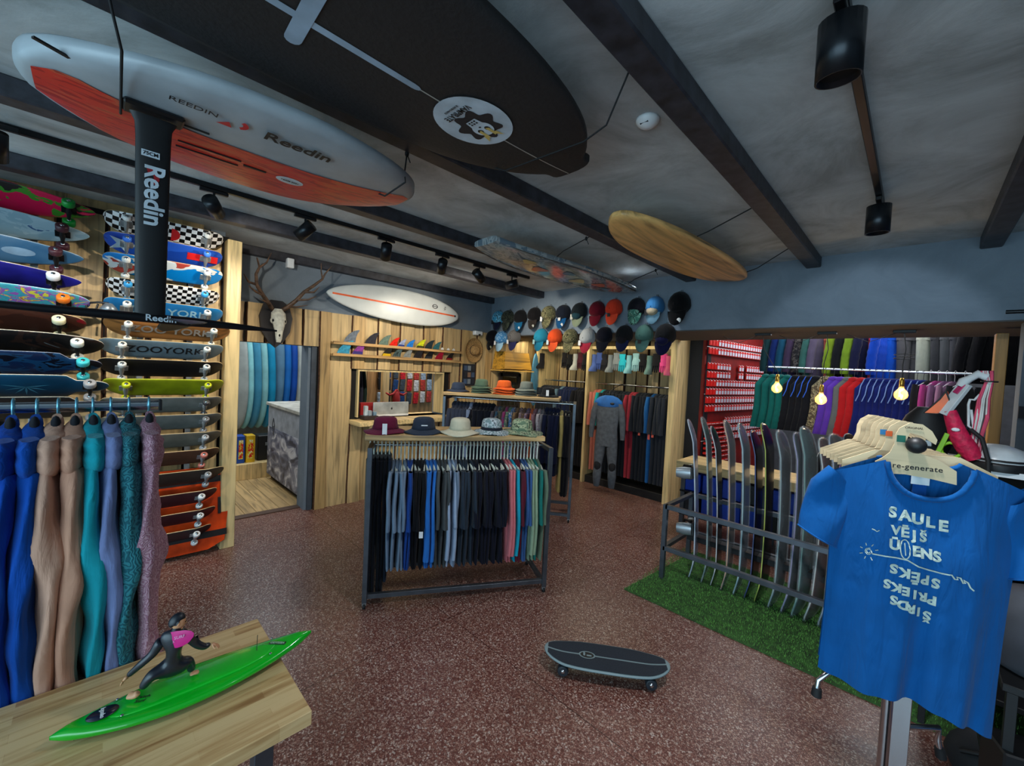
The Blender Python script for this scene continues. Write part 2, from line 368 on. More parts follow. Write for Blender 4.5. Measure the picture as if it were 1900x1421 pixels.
for k, wd in enumerate(Ws):
    dp = .0 if k % 2 else .028
    z1 = 2.5
    a, bb = y, y+wd
    if bb < 2.52 or a > 3.86: spec.append((y, wd+.01, 0.0, z1, dp))
    else: spec.append((y, wd+.01, 0.0, 1.07, dp)); spec.append((y, wd+.01, 1.80, z1, dp))
    y += wd-(.012 if k % 2 == 0 else .012)
    if y > 6.4: break
while y < 6.45: spec.append((y, .21, 0, 2.5, .028 if int(y*10) % 2 else 0)); y += .19
plankwall(wp, (-5.36, 0, 0), (0, 1, 0), (1, 0, 0), spec)
wd_ = tag(obj('wall_above_door', B().box((-5.37, 1.4, 2.28), (.02, 1.06, .44)), M_dark), kind='structure')
plankwall(wd_, (-5.36, 0, 0), (0, 1, 0), (1, 0, 0), [(.95+.2*k, .2, 2.06, 2.5, .02 if k % 2 else .0) for k in range(5)])
# skate wall planks
ws = tag(obj('wall_skate_planks', B().box((-4.89, -.2, 1.55), (.02, 2.2, 3.0)), M_dark), kind='structure')
plankwall(ws, (-4.88, 0, 0), (0, 1, 0), (1, 0, 0), [(-1.3+.27*k, .26, .0, 3.0, .0) for k in range(8)])
# wardrobe back planks
wq = tag(obj('wall_wardrobe_planks', B().box((-3.9, 6.59, 1.3), (2.9, .02, 2.7)), M_dark), kind='structure')
plankwall(wq, (0, 6.58, 0), (1, 0, 0), (0, -1, 0), [(-5.34+.21*k, .205, 0, 2.75, .02 if k % 2 else 0) for k in range(13)])
# door posts and jamb
struct('trim_8', B().box((-4.80, .92, 1.5), (.14, .12, 3.0), ch=.004), M_lightz)
struct('trim_9', B().box((-5.48, 1.90, 1.03), (.26, .06, 2.06)), plain((60, 68, 78), .7))
struct('trim_10', B().box((-5.55, 1.38, .004), (.12, .95, .012)), plain((80, 58, 46), .6))
struct('trim_11', B().box((.48, 5.3, 1.2), (.07, .12, 2.4), ch=.004), wood((186, 138, 76), 'Z'))
struct('trim_12', B().box((1.4, 4.83, 1.77), (1.7, .02, .09)), plain((30, 34, 42), .6))
# ================================================================ BOARDS
def board(L, wf, th, rocker=None, mf=None, n=30, m=7, ef=.45):
    """board along local X (centred), width Y, bottom -Z / deck +Z"""
    rocker = rocker or (lambda t: 0); rings = []
    for i in range(n+1):
        t = i/n; t = .5-.5*math.cos(PI*t) if n > 8 else t; x = (t-.5)*L; hw = max(.002, wf(t)); z0 = rocker(t); tt = th*min(1, .25+hw/(.35*max(wf(.5), .01)))
        ring = []
        for k in range(2*m):
            a = 2*PI*(k+.5)/(2*m); c, s_ = math.cos(a), math.sin(a)
            ring.append(V((x, hw*abs(c)**.75*(1 if c > 0 else -1), z0+tt/2*abs(s_)**ef*(1 if s_ > 0 else -1))))
        rings.append(ring)
    return B().loft(rings, mf if mf else 0)
def nose(p1=2.2, p2=2.2, w=1, sh=.5):   # smooth outline
    return lambda t: w*max(0, (1-abs((t-sh)/(sh if t < sh else 1-sh))**(p1 if t < sh else p2)))**.5
def poly(b, pts, wd, zf, m=0, eps=.001):
    """ribbon along pts (x,y) lying on surface zf"""
    pts = [V((p[0], p[1])) for p in pts]; vs = []; q_ = [pts[0]]
    for a, c in zip(pts, pts[1:]):
        k = max(1, int((c-a).length/.06)); q_ += [a+(c-a)*(i+1)/k for i in range(k)]
    pts = q_
    for i, p in enumerate(pts):
        d = (pts[min(i+1, len(pts)-1)]-pts[max(0, i-1)]).normalized(); nn = V((-d.y, d.x))*wd/2
        for q in (p+nn, p-nn): vs.append((q.x, q.y, zf(q.x, q.y)+eps))
    b.add(vs, [(2*i, 2*i+1, 2*i+3, 2*i+2) for i in range(len(pts)-1)], m); return b
def patch(b, pts, zf, m=0, eps=.001):
    c = V((sum(p[0] for p in pts)/len(pts), sum(p[1] for p in pts)/len(pts)))
    vs = [(c.x, c.y, zf(c.x, c.y)+eps)]+[(p[0], p[1], zf(p[0], p[1])+eps) for p in pts]; n = len(pts)
    b.add(vs, [(0, 1+i, 1+(i+1) % n) for i in range(n)], m); return b
def oval(cx, cy, rx, ry, n=24, a0=0, lob=0, la=0):
    return [(cx+rx*(1+la*math.cos(lob*a))*math.cos(a+a0), cy+ry*(1+la*math.cos(lob*a))*math.sin(a+a0)) for a in [2*PI*i/n for i in range(n)]]
def rope(name, pts, label, group='ropes holding up the ceiling boards', r=.004):
    o = thing(name, label, 'rope', pts[0], group); p0 = V(pts[0])
    obj('cord', B().tube([V(p)-p0 for p in pts], r, 6), M_rope, o)
    k = V(pts[0])*.82+V(pts[1])*.18-p0 if len(pts) > 1 else V((0, 0, 0))
    obj('knot', B().ell(k, (.012, .012, .018), 8, 5).tube([k, k+V((.02, .01, -.05))], .003, 5), M_rope, o)
    obj('hook', B().tube([V((0, 0, .02)), V((0, .012, .01)), V((0, .01, -.008)), V((0, -.008, -.01))], .003, 5), M_chrome, o)
    return o
# -- white and red foil board: bottom towards the floor, nose towards +Y
fb = thing('foil_board', 'white and red foil board roped under the ceiling with a black mast', 'foil board', basis((0, 1, 0), (-1, 0, 0), (0, 0, 1), (-2.13, .52, 2.81)))
fw = lambda t: .435*max(0, 1-abs((t-.55)/(.552 if t < .55 else .452))**(2.4 if t < .55 else 1.7))**.55+.004
frk = lambda t: .05*max(0, (t-.6)/.4)**2+.02*max(0, (.15-t)/.15)
M_fbw = plain((158, 166, 172), .35, var=.05); M_fbr = graphic([(176, 22, 28), (214, 42, 34), (206, 78, 52), (150, 40, 34)], 5, 1.5, .35, (1, 5, 1))
# split the underside: white rail on the +X side (local -Y), red wood grain inside
def fbm(i, k):
    m = 7; a = 2*PI*(k+.5)/(2*m)
    return 0
obj('hull', board(1.44, fw, .09, frk, None, 34, 9, .6), M_fbw, fb)
zb = lambda x, y: frk(x/1.42+.5)-.045*min(1, .25+fw(x/1.42+.5)/(.35*fw(.5)))
def zbe(x, y):
    t = x/1.42+.5; hw = fw(t); c = min(.98, abs(y)/max(hw, .01)); s_ = (1-min(1, c**(2/.75)))**.5; return frk(t)-.09*min(1, .25+hw/(.35*fw(.5)))/2*max(.05, s_)**.6
rb = B(); rows = []
for i in range(27):
    t = .022+.955*i/26; x = (t-.5)*1.42; hw = fw(t)*.965; y1 = hw; y0 = -(.06+.55*max(0, .35-t)**1.5+.12*max(0, t-.55))
    y0 = max(y0, -hw*.62); rows.append([(x, y0+(y1-y0)*j/8, zbe(x, y0+(y1-y0)*j/8)-.0035) for j in range(9)])
vs = [p for r in rows for p in r]
rb.add(vs, [(i*9+j, i*9+j+1, (i+1)*9+j+1, (i+1)*9+j) for i in range(26) for j in range(8)], 0, True)
obj('red_panel', rb, M_fbr, fb)
DN = Matrix.Rotation(PI, 4, 'X')     # lettering facing down
def under(x, y, a=0, dz=-.004, f=None): return T(x, y, (f or zbe)(x, y)+dz) @ Rz(a) @ DN
letter('Reedin', .092, M_black, fb, under(.055, -.27, -.02, -.008), .018, name='lettering')
letter('REEDIN', .042, M_black, fb, under(-.29, -.27, 0, -.008), 0)
dc = B(); 
for a0, a1, r0, r1, cx in ((-1.1, 1.1, .018, .036, -.16),):
    dc.add([(cx+r*math.cos(a0+(a1-a0)*i/8), -.265+r*math.sin(a0+(a1-a0)*i/8), zbe(-.15, -.26)-.006) for i in range(9) for r in (r0, r1)], [(2*i, 2*i+1, 2*i+3, 2*i+2) for i in range(8)])
dc.add([(-.19+dx, -.25+dy, zbe(-.19, -.25)-.006) for dx, dy in ((-.03, .03), (.02, .03), (.005, -.01))], [(0, 1, 2)])
obj('logo', dc, plain((190, 20, 40), .4), fb)
for x_, y_, l_, w_, a_ in ((-.19, .06, .22, .006, 0), (-.19, .12, .22, .006, 0), (-.02, .09, .09, .012, 0), (-.27, -.10, .10, .006, 0), (-.60, -.22, .14, .012, .5)):
    obj('track_slot', B().box((x_, y_, zbe(x_, y_)-.005), (l_, w_, .006), 0, Matrix.Rotation(a_, 3, 'Z')), M_black, fb)
st = B(); patch(st, oval(.13, .10, .06, .04), zbe, 0, -.005); obj('sticker', st, plain((208, 214, 218), .4), fb)
letter('TEAM 2021', .017, M_black, fb, under(.13, .10, 0, -.008), .01)
ms_ = thing('foil_mast', 'black upright foil mast bolted under the white and red board', 'foil mast', basis((0, 1, 0), (-1, 0, 0), (0, 0, 1), (-2.015, .135, 2.02)))
r = []
for z, wd in ((0, .043), (.35, .046), (.64, .049), (.69, .052), (.72, .066)): r.append([V((wd*math.cos(a), .011*math.sin(a), z)) for a in [2*PI*k/16 for k in range(16)]])
obj('mast_blade', B().loft(r), M_black, ms_)
obj('mount_plate', B().box((0, 0, .735), (.17, .09, .02), ch=.008), M_bmetal, ms_)
obj('fuselage', B().tube([(-.62, 0, .0), (-.4, 0, 0), (-.1, 0, 0), (.12, 0, 0), (.3, 0, -.002), (.42, 0, -.004)], [.006, .011, .016, .018, .012, .004], 10), M_bmetal, ms_)
wg = B(); rr = []
for k in range(-9, 10):
    s_ = k/9; ch = .055*(1-abs(s_)**2.2)**.5+.004; rr.append([V((.10+ch*math.cos(a)-.03*s_*s_, s_*.36, .004*math.sin(a)*(1-.6*abs(s_))-.03*s_*s_)) for a in [2*PI*j/10 for j in range(10)]])
obj('front_wing', wg.loft(rr), M_bmetal, ms_)
MF = basis((0, 0, -1), (1, 0, 0), (0, -1, 0))   # text running down, facing local -Y (towards +X world)
letter('Reedin', .078, plain((190, 200, 208), .5), ms_, T(0.002, -.0125, .44) @ basis((0, 0, -1), (1, 0, 0), (0, -1, 0)), .025)
lb = B().box((-.008, -.0122, .585), (.05, .001, .022)); obj('size_label', lb, plain((190, 200, 208), .5), ms_)
letter('75CM', .017, M_black, ms_, T(-.008, -.0135, .585) @ basis((1, 0, 0), (0, 0, 1), (0, -1, 0)), .02)
ar = B(); ar.add([(-.012+r_*math.sin(a), -.0125, .505+r_*math.cos(a)) for a in [i*PI/8-.2 for i in range(8)] for r_ in (.014, .03)], [(2*i, 2*i+1, 2*i+3, 2*i+2) for i in range(7)])
obj('logo', ar, plain((150, 20, 24), .5), ms_)
letter('Reedin', .032, plain((190, 200, 208), .5), ms_, T(.03, -.019, .0) @ basis((1, 0, 0), (0, 0, 1), (0, -1, 0)), .02)
# -- big black board
vb = thing('black_surfboard', 'large black wing board with pale stripes and an oval skull sticker under the ceiling', 'surfboard', basis((0, 1, 0), (-1, 0, 0), (0, 0, 1), (-1.335, .50, 2.93)))
VL = 2.4
vw = lambda t: max(.12 if t > .5 else .01, .41*max(0, 1-abs(2*t-1)**3)**.6)
vr = lambda t: .03*max(0, (t-.75)/.25)**2
obj('hull', board(VL, vw, .08, vr, None, 40, 9, .6), plain((34, 33, 34), .62, var=.1, scale=60, bump=.2), vb)
zv = lambda x, y: vr(x/VL+.5)-.04-.0008
pale = plain((150, 168, 186), .5)
sb = B(); poly(sb, [(-1.1, 0), (.28, 0)], .028, zv, 0, -.001); patch(sb, oval(.28, 0, .03, .014, 12), zv, 0, -.0012)
poly(sb, [(-.085, .10), (-.095, -.20)], .05, zv, 0, -.0022); patch(sb, oval(-.085, .10, .025, .025, 12), zv, 0, -.0023); patch(sb, oval(-.095, -.20, .025, .025, 12), zv, 0, -.0023)
obj('stripe', sb, pale, vb)
sl = B(); poly(sl, [(.28, 0), (1.19, 0)], .006, zv, 0, -.0006); obj('stringer', sl, plain((170, 168, 160), .5), vb)
sx0 = .56
s0 = B(); patch(s0, oval(sx0, .0, .17, .145, 40), zv, 0, -.003); obj('sticker', s0, plain((184, 196, 206), .5), vb)
fl = B(); patch(fl, oval(sx0+.025, .0, .088, .086, 63, 0, 7, .16), zv, 0, -.0042); obj('petals', fl, plain((36, 34, 38), .6), vb)
sk = B(); patch(sk, oval(sx0+.05, 0, .046, .046, 24), zv, 0, -.0054); patch(sk, [(sx0-.02, -.026), (sx0-.02, .026), (sx0+.03, .034), (sx0+.03, -.034)], zv, 0, -.0054); obj('skull', sk, plain((196, 206, 214), .5), vb)
tt_ = B()
for a in (-1, 0, 1):
    for c_ in (0, 1): patch(tt_, oval(sx0-.011+.014*c_, a*.014, .005, .005, 8), zv, 0, -.0066)
patch(tt_, oval(sx0+.055, .02, .014, .012, 12), zv, 0, -.0066); patch(tt_, oval(sx0+.055, -.02, .014, .012, 12), zv, 0, -.0066); patch(tt_, oval(sx0+.032, 0, .005, .006, 8), zv, 0, -.0066)
o = obj('skull_features', tt_, plain((30, 26, 24), .6), vb); o['kind'] = 'stuff'
for s_ in (-1, 1): obj('bolt', patch(B(), [(sx0+.048, s_*.013), (sx0+.055, s_*.029), (sx0+.09, s_*.029), (sx0+.087, s_*.036), (sx0+.13, s_*.045), (sx0+.105, s_*.022), (sx0+.108, s_*.014)], zv, 0, -.0078), plain((196, 170, 96), .5), vb)
letter('VAMPIRATE', .040, M_black, vb, T(sx0-.085, 0, zv(.5, 0)-.006) @ Rz(PI/2) @ DN, .01, sx=.68)
letter('SURFBOARDS', .013, M_black, vb, T(sx0-.115, 0, zv(.5, 0)-.006) @ Rz(PI/2) @ DN, 0)
# -- plain wood longboard and clear longboard
wbd = thing('wooden_surfboard', 'plain wooden longboard slung under the ceiling near the far wall', 'surfboard', basis((0.035, 1, 0), (-1, 0.035, 0), (0, 0, 1), (-1.44, 3.56, 2.915)))
WW = lambda t: .275*(max(0, 1-(abs(t-.5)/.505)**(3.4 if t < .5 else 2.4)))**.6
wr = lambda t: .05*((t-.5)*2)**4
def fixed(t_): 
    return t_
obj('hull', board(2.30, WW, .055, wr, None, 36, 8), wood((206, 160, 98), 'X', .4, 14, amt=.3), wbd)
cbd = thing('clear_surfboard', 'glossy grey longboard with coloured art slung beyond the black beam', 'surfboard', basis((0.03, 1, 0), (-1, 0.03, 0), (0, 0, 1), (-2.62, 3.52, 2.915)))
CWf = lambda t: .30*(max(0, 1-(abs(t-.45)/.555)**2.0))**.65
obj('hull', board(2.46, CWf, .06, wr, None, 36, 8), graphic([(120, 128, 132), (150, 158, 160), (96, 112, 124), (176, 178, 172)], 3, 2.5, .15, (1, 2, 1)), cbd)
zc = lambda x, y: wr(x/2.46+.5)-.031
for cx, cy, a, bq, mi in ((-.5, .05, .09, .07, 0), (-.2, -.08, .08, .05, 1), (.1, .04, .09, .08, 2), (.4, -.03, .1, .06, 0), (.65, .05, .08, .05, 1), (-.75, -.05, .07, .05, 2)): obj('artwork', patch(B(), oval(cx, cy, a, bq, 14, cx, 3, .2), zc, 0, -.004), [plain((190, 100, 72), .3), plain((70, 130, 160), .3), plain((190, 176, 120), .3)][mi], cbd)

rl = B(); poly(rl, [((t-.5)*2.46, CWf(t)*.9) for t in [i/30 for i in range(2, 29)]], .012, zc, 0, .004); poly(rl, [((t-.5)*2.46, -CWf(t)*.9) for t in [i/30 for i in range(2, 29)]], .012, zc, 0, .004)
obj('pinline', rl, M_black, cbd)
# ropes
rope('rope', [(-1.86, 1.42, 3.05), (-1.62, 1.40, 2.93), (-1.5, 1.40, 2.872), (-1.05, 1.42, 2.865), (-.95, 1.43, 2.9), (-.84, 1.40, 3.05)], 'black rope crossing under the nose of the black board')
rope('rope', [(-1.86, 3.05, 3.05), (-1.7, 3.05, 2.95), (-1.6, 3.05, 2.915), (-1.25, 3.05, 2.915), (-1.12, 3.05, 2.95), (-.85, 3.05, 3.05)], 'black rope under the middle of the wooden longboard')
rope('rope', [(-1.86, 4.3, 3.05), (-1.7, 4.3, 2.95), (-1.6, 4.3, 2.915), (-1.25, 4.3, 2.915), (-1.12, 4.3, 2.95), (-.85, 4.15, 3.05)], 'black rope under the far end of the wooden longboard')
rope('rope', [(-2.01, 2.9, 3.05), (-2.3, 2.9, 2.97), (-2.4, 2.9, 2.915), (-2.8, 2.9, 2.915), (-2.95, 2.9, 2.96), (-3.02, 2.9, 3.05)], 'black rope under the near half of the clear longboard')
rope('rope', [(-2.01, 4.2, 3.05), (-2.3, 4.2, 2.97), (-2.4, 4.2, 2.915), (-2.8, 4.2, 2.915), (-2.95, 4.2, 2.96), (-3.02, 4.2, 3.05)], 'black rope under the far half of the clear longboard')
rope('rope', [(-2.02, 1.16, 3.05), (-1.90, 1.08, 2.86), (-1.80, 1.03, 2.77), (-2.0, 1.03, 2.755), (-2.1, 1.03, 2.80), (-3.02, 1.06, 3.06)], 'black rope around the nose of the white and red board')
rope('rope', [(-1.62, .0, 3.05), (-1.60, .0, 2.90), (-1.60, .02, 2.80), (-1.68, .04, 2.757), (-2.1, .05, 2.75), (-2.2, .05, 2.80), (-2.9, .05, 3.06)], 'black rope around the tail of the white and red board')
# ================================================================ TRACK LIGHTS
def track(x, y0, y1, label):
    t = thing('lighting_track', label, 'lighting track', (x, y0, CZ))
    obj('rail', B().box((0, (y1-y0)/2, -.02), (.035, y1-y0, .035), ch=.003), M_bmetal, t); return t
def head(p, tgt, label, grp, on=True, L=.15, r=.05):
    t = thing('track_spotlight', label, 'spotlight', (p[0], p[1], CZ-.04), grp)
    obj('adapter', B().box((0, 0, -.012), (.03, .17, .024), ch=.003), M_bmetal, t)
    obj('arm', B().tube([(0, 0, -.02), (0, 0, -.075)], .008, 8), M_bmetal, t)
    d = (V(tgt)-V(p)).normalized(); q = d.to_track_quat('Z', 'Y').to_matrix().to_4x4(); c = V((0, 0, -.12))
    M = T(c) @ q
    obj('lamp_head', B().lathe([(.001, -L/2), (r, -L/2), (r, L/2), (r-.006, L/2), (r-.007, L/2-.02), (.001, L/2-.021)], 20, cap=False), plain((34, 36, 40), .3, .6), t, M)
    obj('lens', B().lathe([(.001, L/2-.018), (r-.008, L/2-.018)], 16, cap=False), emit((255, 246, 228), 2.2) if on else M_dark, t, M)
track(-3.68, -1.0, 3.95, 'long black lighting track on the ceiling between the left beams')
nm = ['beside the foil mast', 'second from the foil mast', 'third from the foil mast', 'fourth from the foil mast', 'fifth from the foil mast', 'farthest, above the straw hats']
for i, (a, b_) in enumerate(SPOTS): head((-3.68, a[1]-.02, a[2]), b_, 'black cylinder spotlight on the long track, '+nm[i], 'spotlights on the long track')
head((-3.60, -.40, 2.86), (-4.9, -.5, 1.2), 'black cylinder spotlight at the left edge above the pink longboard', 'spotlights on the long track')
track(-.235, .4, 3.6, 'short black lighting track on the ceiling at the right')
head((-.235, 1.64, 2.88), (-.3, 2.2, -1), 'large black cylinder spotlight, near one on the right track', 'spotlights on the right track', False, .17, .062)
head((-.235, 3.46, 2.88), (-.24, 3.6, 0), 'black cylinder spotlight, far one at the end of the right track', 'spotlights on the right track', False, .17, .062)
sd = thing('smoke_detector', 'round white smoke detector on the ceiling beside the third beam', 'smoke detector', (-.985, 1.83, CZ))
obj('housing', B().lathe([(.001, 0), (.055, 0), (.055, -.012), (.04, -.028), (.02, -.04), (.001, -.042)], 20), M_white, sd)
obj('vent', B().box((.0, -.03, -.026), (.04, .012, .01)), M_dark, sd)
s1 = thing('motion_sensor', 'small white box sensor on the dark trim above the antlers', 'sensor', (-5.28, 1.57, 3.0)); obj('housing', B().box((0, 0, 0), (.07, .075, .11), ch=.006), M_white, s1)
s2 = thing('security_camera', 'small white security camera in the corner above the straw hat', 'camera', (-5.26, 4.46, 2.47)); obj('housing', B().box((0, 0, 0), (.08, .16, .07), ch=.01), M_white, s2); obj('lens', B().lathe([(.001, 0), (.016, 0), (.016, .02), (.001, .02)], 10), M_black, s2, T(.045, 0, -.03) @ Ry(PI/2))

# ================================================================ SKATEBOARDS
def skate_mesh(L, W, kick=.05, kind='pop', cy=False):
    if kind == 'drop': wf = lambda t: W/2*(.55+.45*max(0, min(1, (min(t, 1-t)-.17)/.05)))*max(0, 1-abs(2*t-1)**9)**.5
    elif kind == 'point': wf = lambda t: W/2*max(0, 1-abs((t-.42)/(.42 if t < .42 else .58))**(5 if t < .42 else 2.0))**.6
    else: wf = lambda t: W/2*max(0, 1-abs(2*t-1)**(6 if kind == 'pop' else 3.4))**.5
    rk = lambda t: kick*(max(0, (abs(2*t-1)-.66)/.34)**1.4)
    def mf(i, k): return 0 if k >= 8 and k <= 14 else (1 if k in (0, 7, 15) else 2)
    return mats(board(L, wf, .015, rk, mf, 26, 8, .5).mesh('deck'), [None, None, None]), wf, rk
SK = {}
def truck_mesh():
    b = B().box((0, 0, -.008), (.08, .055, .008), ch=.002).box((0, 0, -.028), (.03, .03, .035), 0, None, .004)
    b.tube([(0, -.075, -.045), (0, .075, -.045)], [.006, .006], 8); b.tube([(0, -.055, -.042), (0, 0, -.034), (0, .055, -.042)], [.009, .016, .009], 8); return mats(b.mesh('truck'), [None])
def wheel_mesh(r, w_): 
    b = B(); M = Rx(PI/2); b.lathe([(.008, -w_/2), (r*.5, -w_/2+.004), (r*.85, -w_/2), (r, -w_/2+.006), (r, w_/2-.006), (r*.85, w_/2), (r*.5, w_/2-.004), (.008, w_/2)], 16, 0, (0, 0, 0), M)
    b.lathe([(.001, -w_/2-.002), (.012, -w_/2-.002), (.012, w_/2+.002), (.001, w_/2+.002)], 8, 1, (0, 0, 0), M); return mats(b.mesh('wheel'), [None, None])
TRM = truck_mesh(); WHM = {}
def skateboard(M, label, L, W, kind, bottom, edge, wheelc, r=.027, grp=None, top=None, trk=None, word=None, wcol=None, cat='skateboard', wx=.0, ws_=.1, tp=None, name='skateboard'):
    k = (L, W, kind)
    if k not in SK: SK[k] = skate_mesh(L, W, .05 if kind == 'pop' else .02 if kind != 'drop' else .006, kind)
    me, wf, rk = SK[k]; t = thing(name, label, cat, M, grp)
    inst('deck', me, [bottom, edge, top or plain((30, 30, 32), .85)], t)
    kk = (r,)
    if kk not in WHM: WHM[kk] = wheel_mesh(r, r*1.35)
    tp = tp or (.33*L if kind != 'drop' else .40*L); tm = trk or M_alu
    for s_ in (-1, 1):
        q = inst('truck', TRM, tm, t, T(s_*tp, 0, -.004))
        for e in (-1, 1): inst('wheel', WHM[kk], [wheelc, M_chrome], q, T(0, e*.082, -.046))
    if word: letter(word, ws_, wcol or M_white, t, T(wx, 0, -.0085) @ DN, .015, sx=1.0)
    return t
SA = PI/4
def wallM(y, z, x=-4.66, flip=1, tilt=SA):
    # local X along +Y ; local Z (deck normal) points back/up ; bottom faces the shop and the floor
    zl = V((-math.cos(tilt), 0, math.sin(tilt))); xl = V((0, 1, 0)); yl = zl.cross(xl); return basis(xl, yl, zl, (x, y, z))
W_ = lambda c: plain(c, .35, var=.04)
chk = checker(); chk2 = checker(s=30)
maple = wood((206, 178, 130), 'X', .4, amt=.1); greyd = plain((120, 122, 116), .5); blackd = plain((20, 20, 22), .4)
star = graphic([(20, 60, 150), (30, 80, 180), (150, 164, 172)], 3, .6)
GB = 'skateboards in the right-hand column of the board wall'; GA = 'longboards in the left-hand column of the board wall'
colB = [(2.93, .80, .42, chk, (225, 225, 220), 'checkered deck with a red patch, topmost of the right column', None, None),
 (2.765, .79, .42, star, (60, 120, 220), 'blue deck with a white star and red stripe', None, None),
 (2.60, .80, .42, graphic([(0, 116, 190), (0, 116, 190), (200, 206, 206), (160, 60, 50), (0, 116, 190)], 3, .8), (225, 225, 220), 'bright blue and white deck with red and grey shapes', None, None),
 (2.405, .76, .42, chk2, (60, 160, 220), 'black and white checkered deck with blue wheels', None, None),
 (2.245, .80, .43, plain((30, 112, 170), .35), (225, 225, 220), 'blue deck with pale block letters', 'ZOO YORK', (150, 190, 205)),
 (2.085, .86, .46, wood((176, 116, 62), 'X', .35, 14, amt=.3), (230, 226, 214), 'brown wood deck with a grey tip and round white wheels', 'ZOO YORK', (150, 140, 130)),
 (1.915, .84, .42, plain((108, 128, 138), .4), (230, 226, 214), 'slate grey deck with dark block letters', 'ZOOYORK', (24, 26, 30)),
 (1.755, .84, .42, blackd, (200, 202, 200), 'black deck with pale wheels', None, None),
 (1.59, .82, .44, plain((150, 158, 20), .4), (198, 206, 30), 'lime green deck with lime wheels', None, None),
 (1.435, .82, .43, greyd, (60, 60, 64), 'grey deck right under the lime green one', None, None),
 (1.28, .82, .43, plain((112, 116, 112), .5), (120, 120, 124), 'grey deck, second below the lime green one', None, None),
 (1.115, .82, .43, plain((116, 112, 100), .5), (170, 170, 172), 'grey deck, third below the lime green one', None, None),
 (.955, .80, .43, plain((92, 60, 44), .5), (196, 110, 96), 'brown deck with salmon pink wheels', None, None),
 (.77, .84, .45, plain((60, 52, 46), .5), (150, 150, 152), 'dark brown deck just above the orange bodyboard', None, None),
 (.575, .80, .42, plain((70, 34, 40), .5), (216, 216, 214), 'dark red striped deck, third from the bottom of the right column', None, None),
 (.40, .78, .42, plain((64, 30, 38), .5), (216, 216, 214), 'dark red striped deck, second from the bottom of the right column', None, None),
 (.235, .74, .41, plain((40, 34, 40), .5), (216, 216, 214), 'dark deck, lowest of the right column', None, None)]
for i, (z, L, yc, bm, wc, lab, wd, wcl) in enumerate(colB):
    skateboard(wallM(yc, z), lab, L, .21, 'pop', bm, maple if i != 8 else plain((190, 200, 60), .4), W_(wc), .027, GB, word=wd, wcol=plain(wcl, .5) if wcl else None, ws_=.105, trk=M_alu)
colA = [(2.93, -.52, 1.0, 'point', graphic([(200, 20, 70), (196, 24, 70), (60, 130, 40), (30, 30, 30), (206, 30, 80)], 4, 1.2), (206, 60, 80), (10, 130, 50), 'hot pink longboard with green wheels, topmost of the left column'),
 (2.745, -.55, 1.0, 'point', graphic([(128, 158, 172), (146, 172, 184), (60, 90, 130)], 7, 1.5), (180, 196, 204), (60, 30, 40), 'pale glassy longboard with scribbled lines and dark wheels'),
 (2.565, -.58, 1.0, 'point', graphic([(40, 90, 130), (84, 120, 150)], 2, 1), (150, 180, 200), (60, 30, 40), 'light blue longboard with a pale oval'),
 (2.385, -.59, 1.0, 'point', plain((22, 22, 92), .3, var=.5, scale=3), (180, 170, 150), (200, 205, 210), 'deep navy longboard with silvery wheels'),
 (2.23, -.54, 1.0, 'cruise', graphic([(50, 140, 160), (60, 150, 165), (130, 80, 160), (190, 190, 60), (150, 60, 80)], 9, 2), (150, 200, 210), (216, 110, 30), 'teal longboard with a colourful pattern and orange wheels'),
 (2.07, -.56, 1.0, 'cruise', graphic([(50, 26, 20), (70, 36, 26), (120, 20, 30)], 3, 1), (190, 170, 130), (226, 220, 180), 'brown longboard with a red flame and cream wheels'),
 (1.91, -.48, 1.04, 'cruise', graphic([(16, 16, 18), (40, 26, 22), (90, 96, 100)], 2, 3), (200, 196, 180), (220, 220, 210), 'black and brown longboard with white wheels'),
 (1.765, -.49, 1.04, 'drop', graphic([(10, 40, 80), (20, 70, 110), (8, 16, 34), (40, 90, 130)], 6, 1), (120, 130, 150), (60, 190, 195), 'dark blue drop longboard with turquoise wheels'),
 (1.60, -.46, 1.06, 'drop', plain((10, 62, 88), .4, var=.4, scale=2), (206, 200, 184), (150, 150, 152), 'deep teal longboard with a pale leaf print'),
 (1.44, -.44, 1.04, 'drop', plain((24, 26, 28), .4), (150, 150, 140), (120, 120, 124), 'black drop longboard behind the chrome garment rail')]
for z, yc, L, kd, bm, ec, wc, lab in colA:
    t = skateboard(wallM(yc, z, -4.6), lab, L, .25, kd, bm, plain(ec, .4), W_(wc), .036, GA, cat='longboard', trk=M_bmetal, tp=.40*L if kd == 'drop' else .36*L, name='longboard')
    if 'leaf' in lab:
        lf = B()
        for a in range(-3, 4): lf.add([(.1, 0, -.0085), (.1+.05*math.sin(a*.5-.12), .05*math.cos(a*.5-.12)-.01, -.0085), (.1+.12*math.sin(a*.5), .12*math.cos(a*.5)-.03, -.0085), (.1+.05*math.sin(a*.5+.12), .05*math.cos(a*.5+.12)-.01, -.0085)], [(0, 1, 2, 3)])
        obj('leaf_print', lf, plain((70, 130, 150), .5), t)
    if 'oval' in lab: obj('oval_print', B().add([(p[0], p[1], -.0085) for p in oval(.18, 0, .08, .035, 16)], [tuple(range(16))]), plain((120, 150, 176), .5), t)
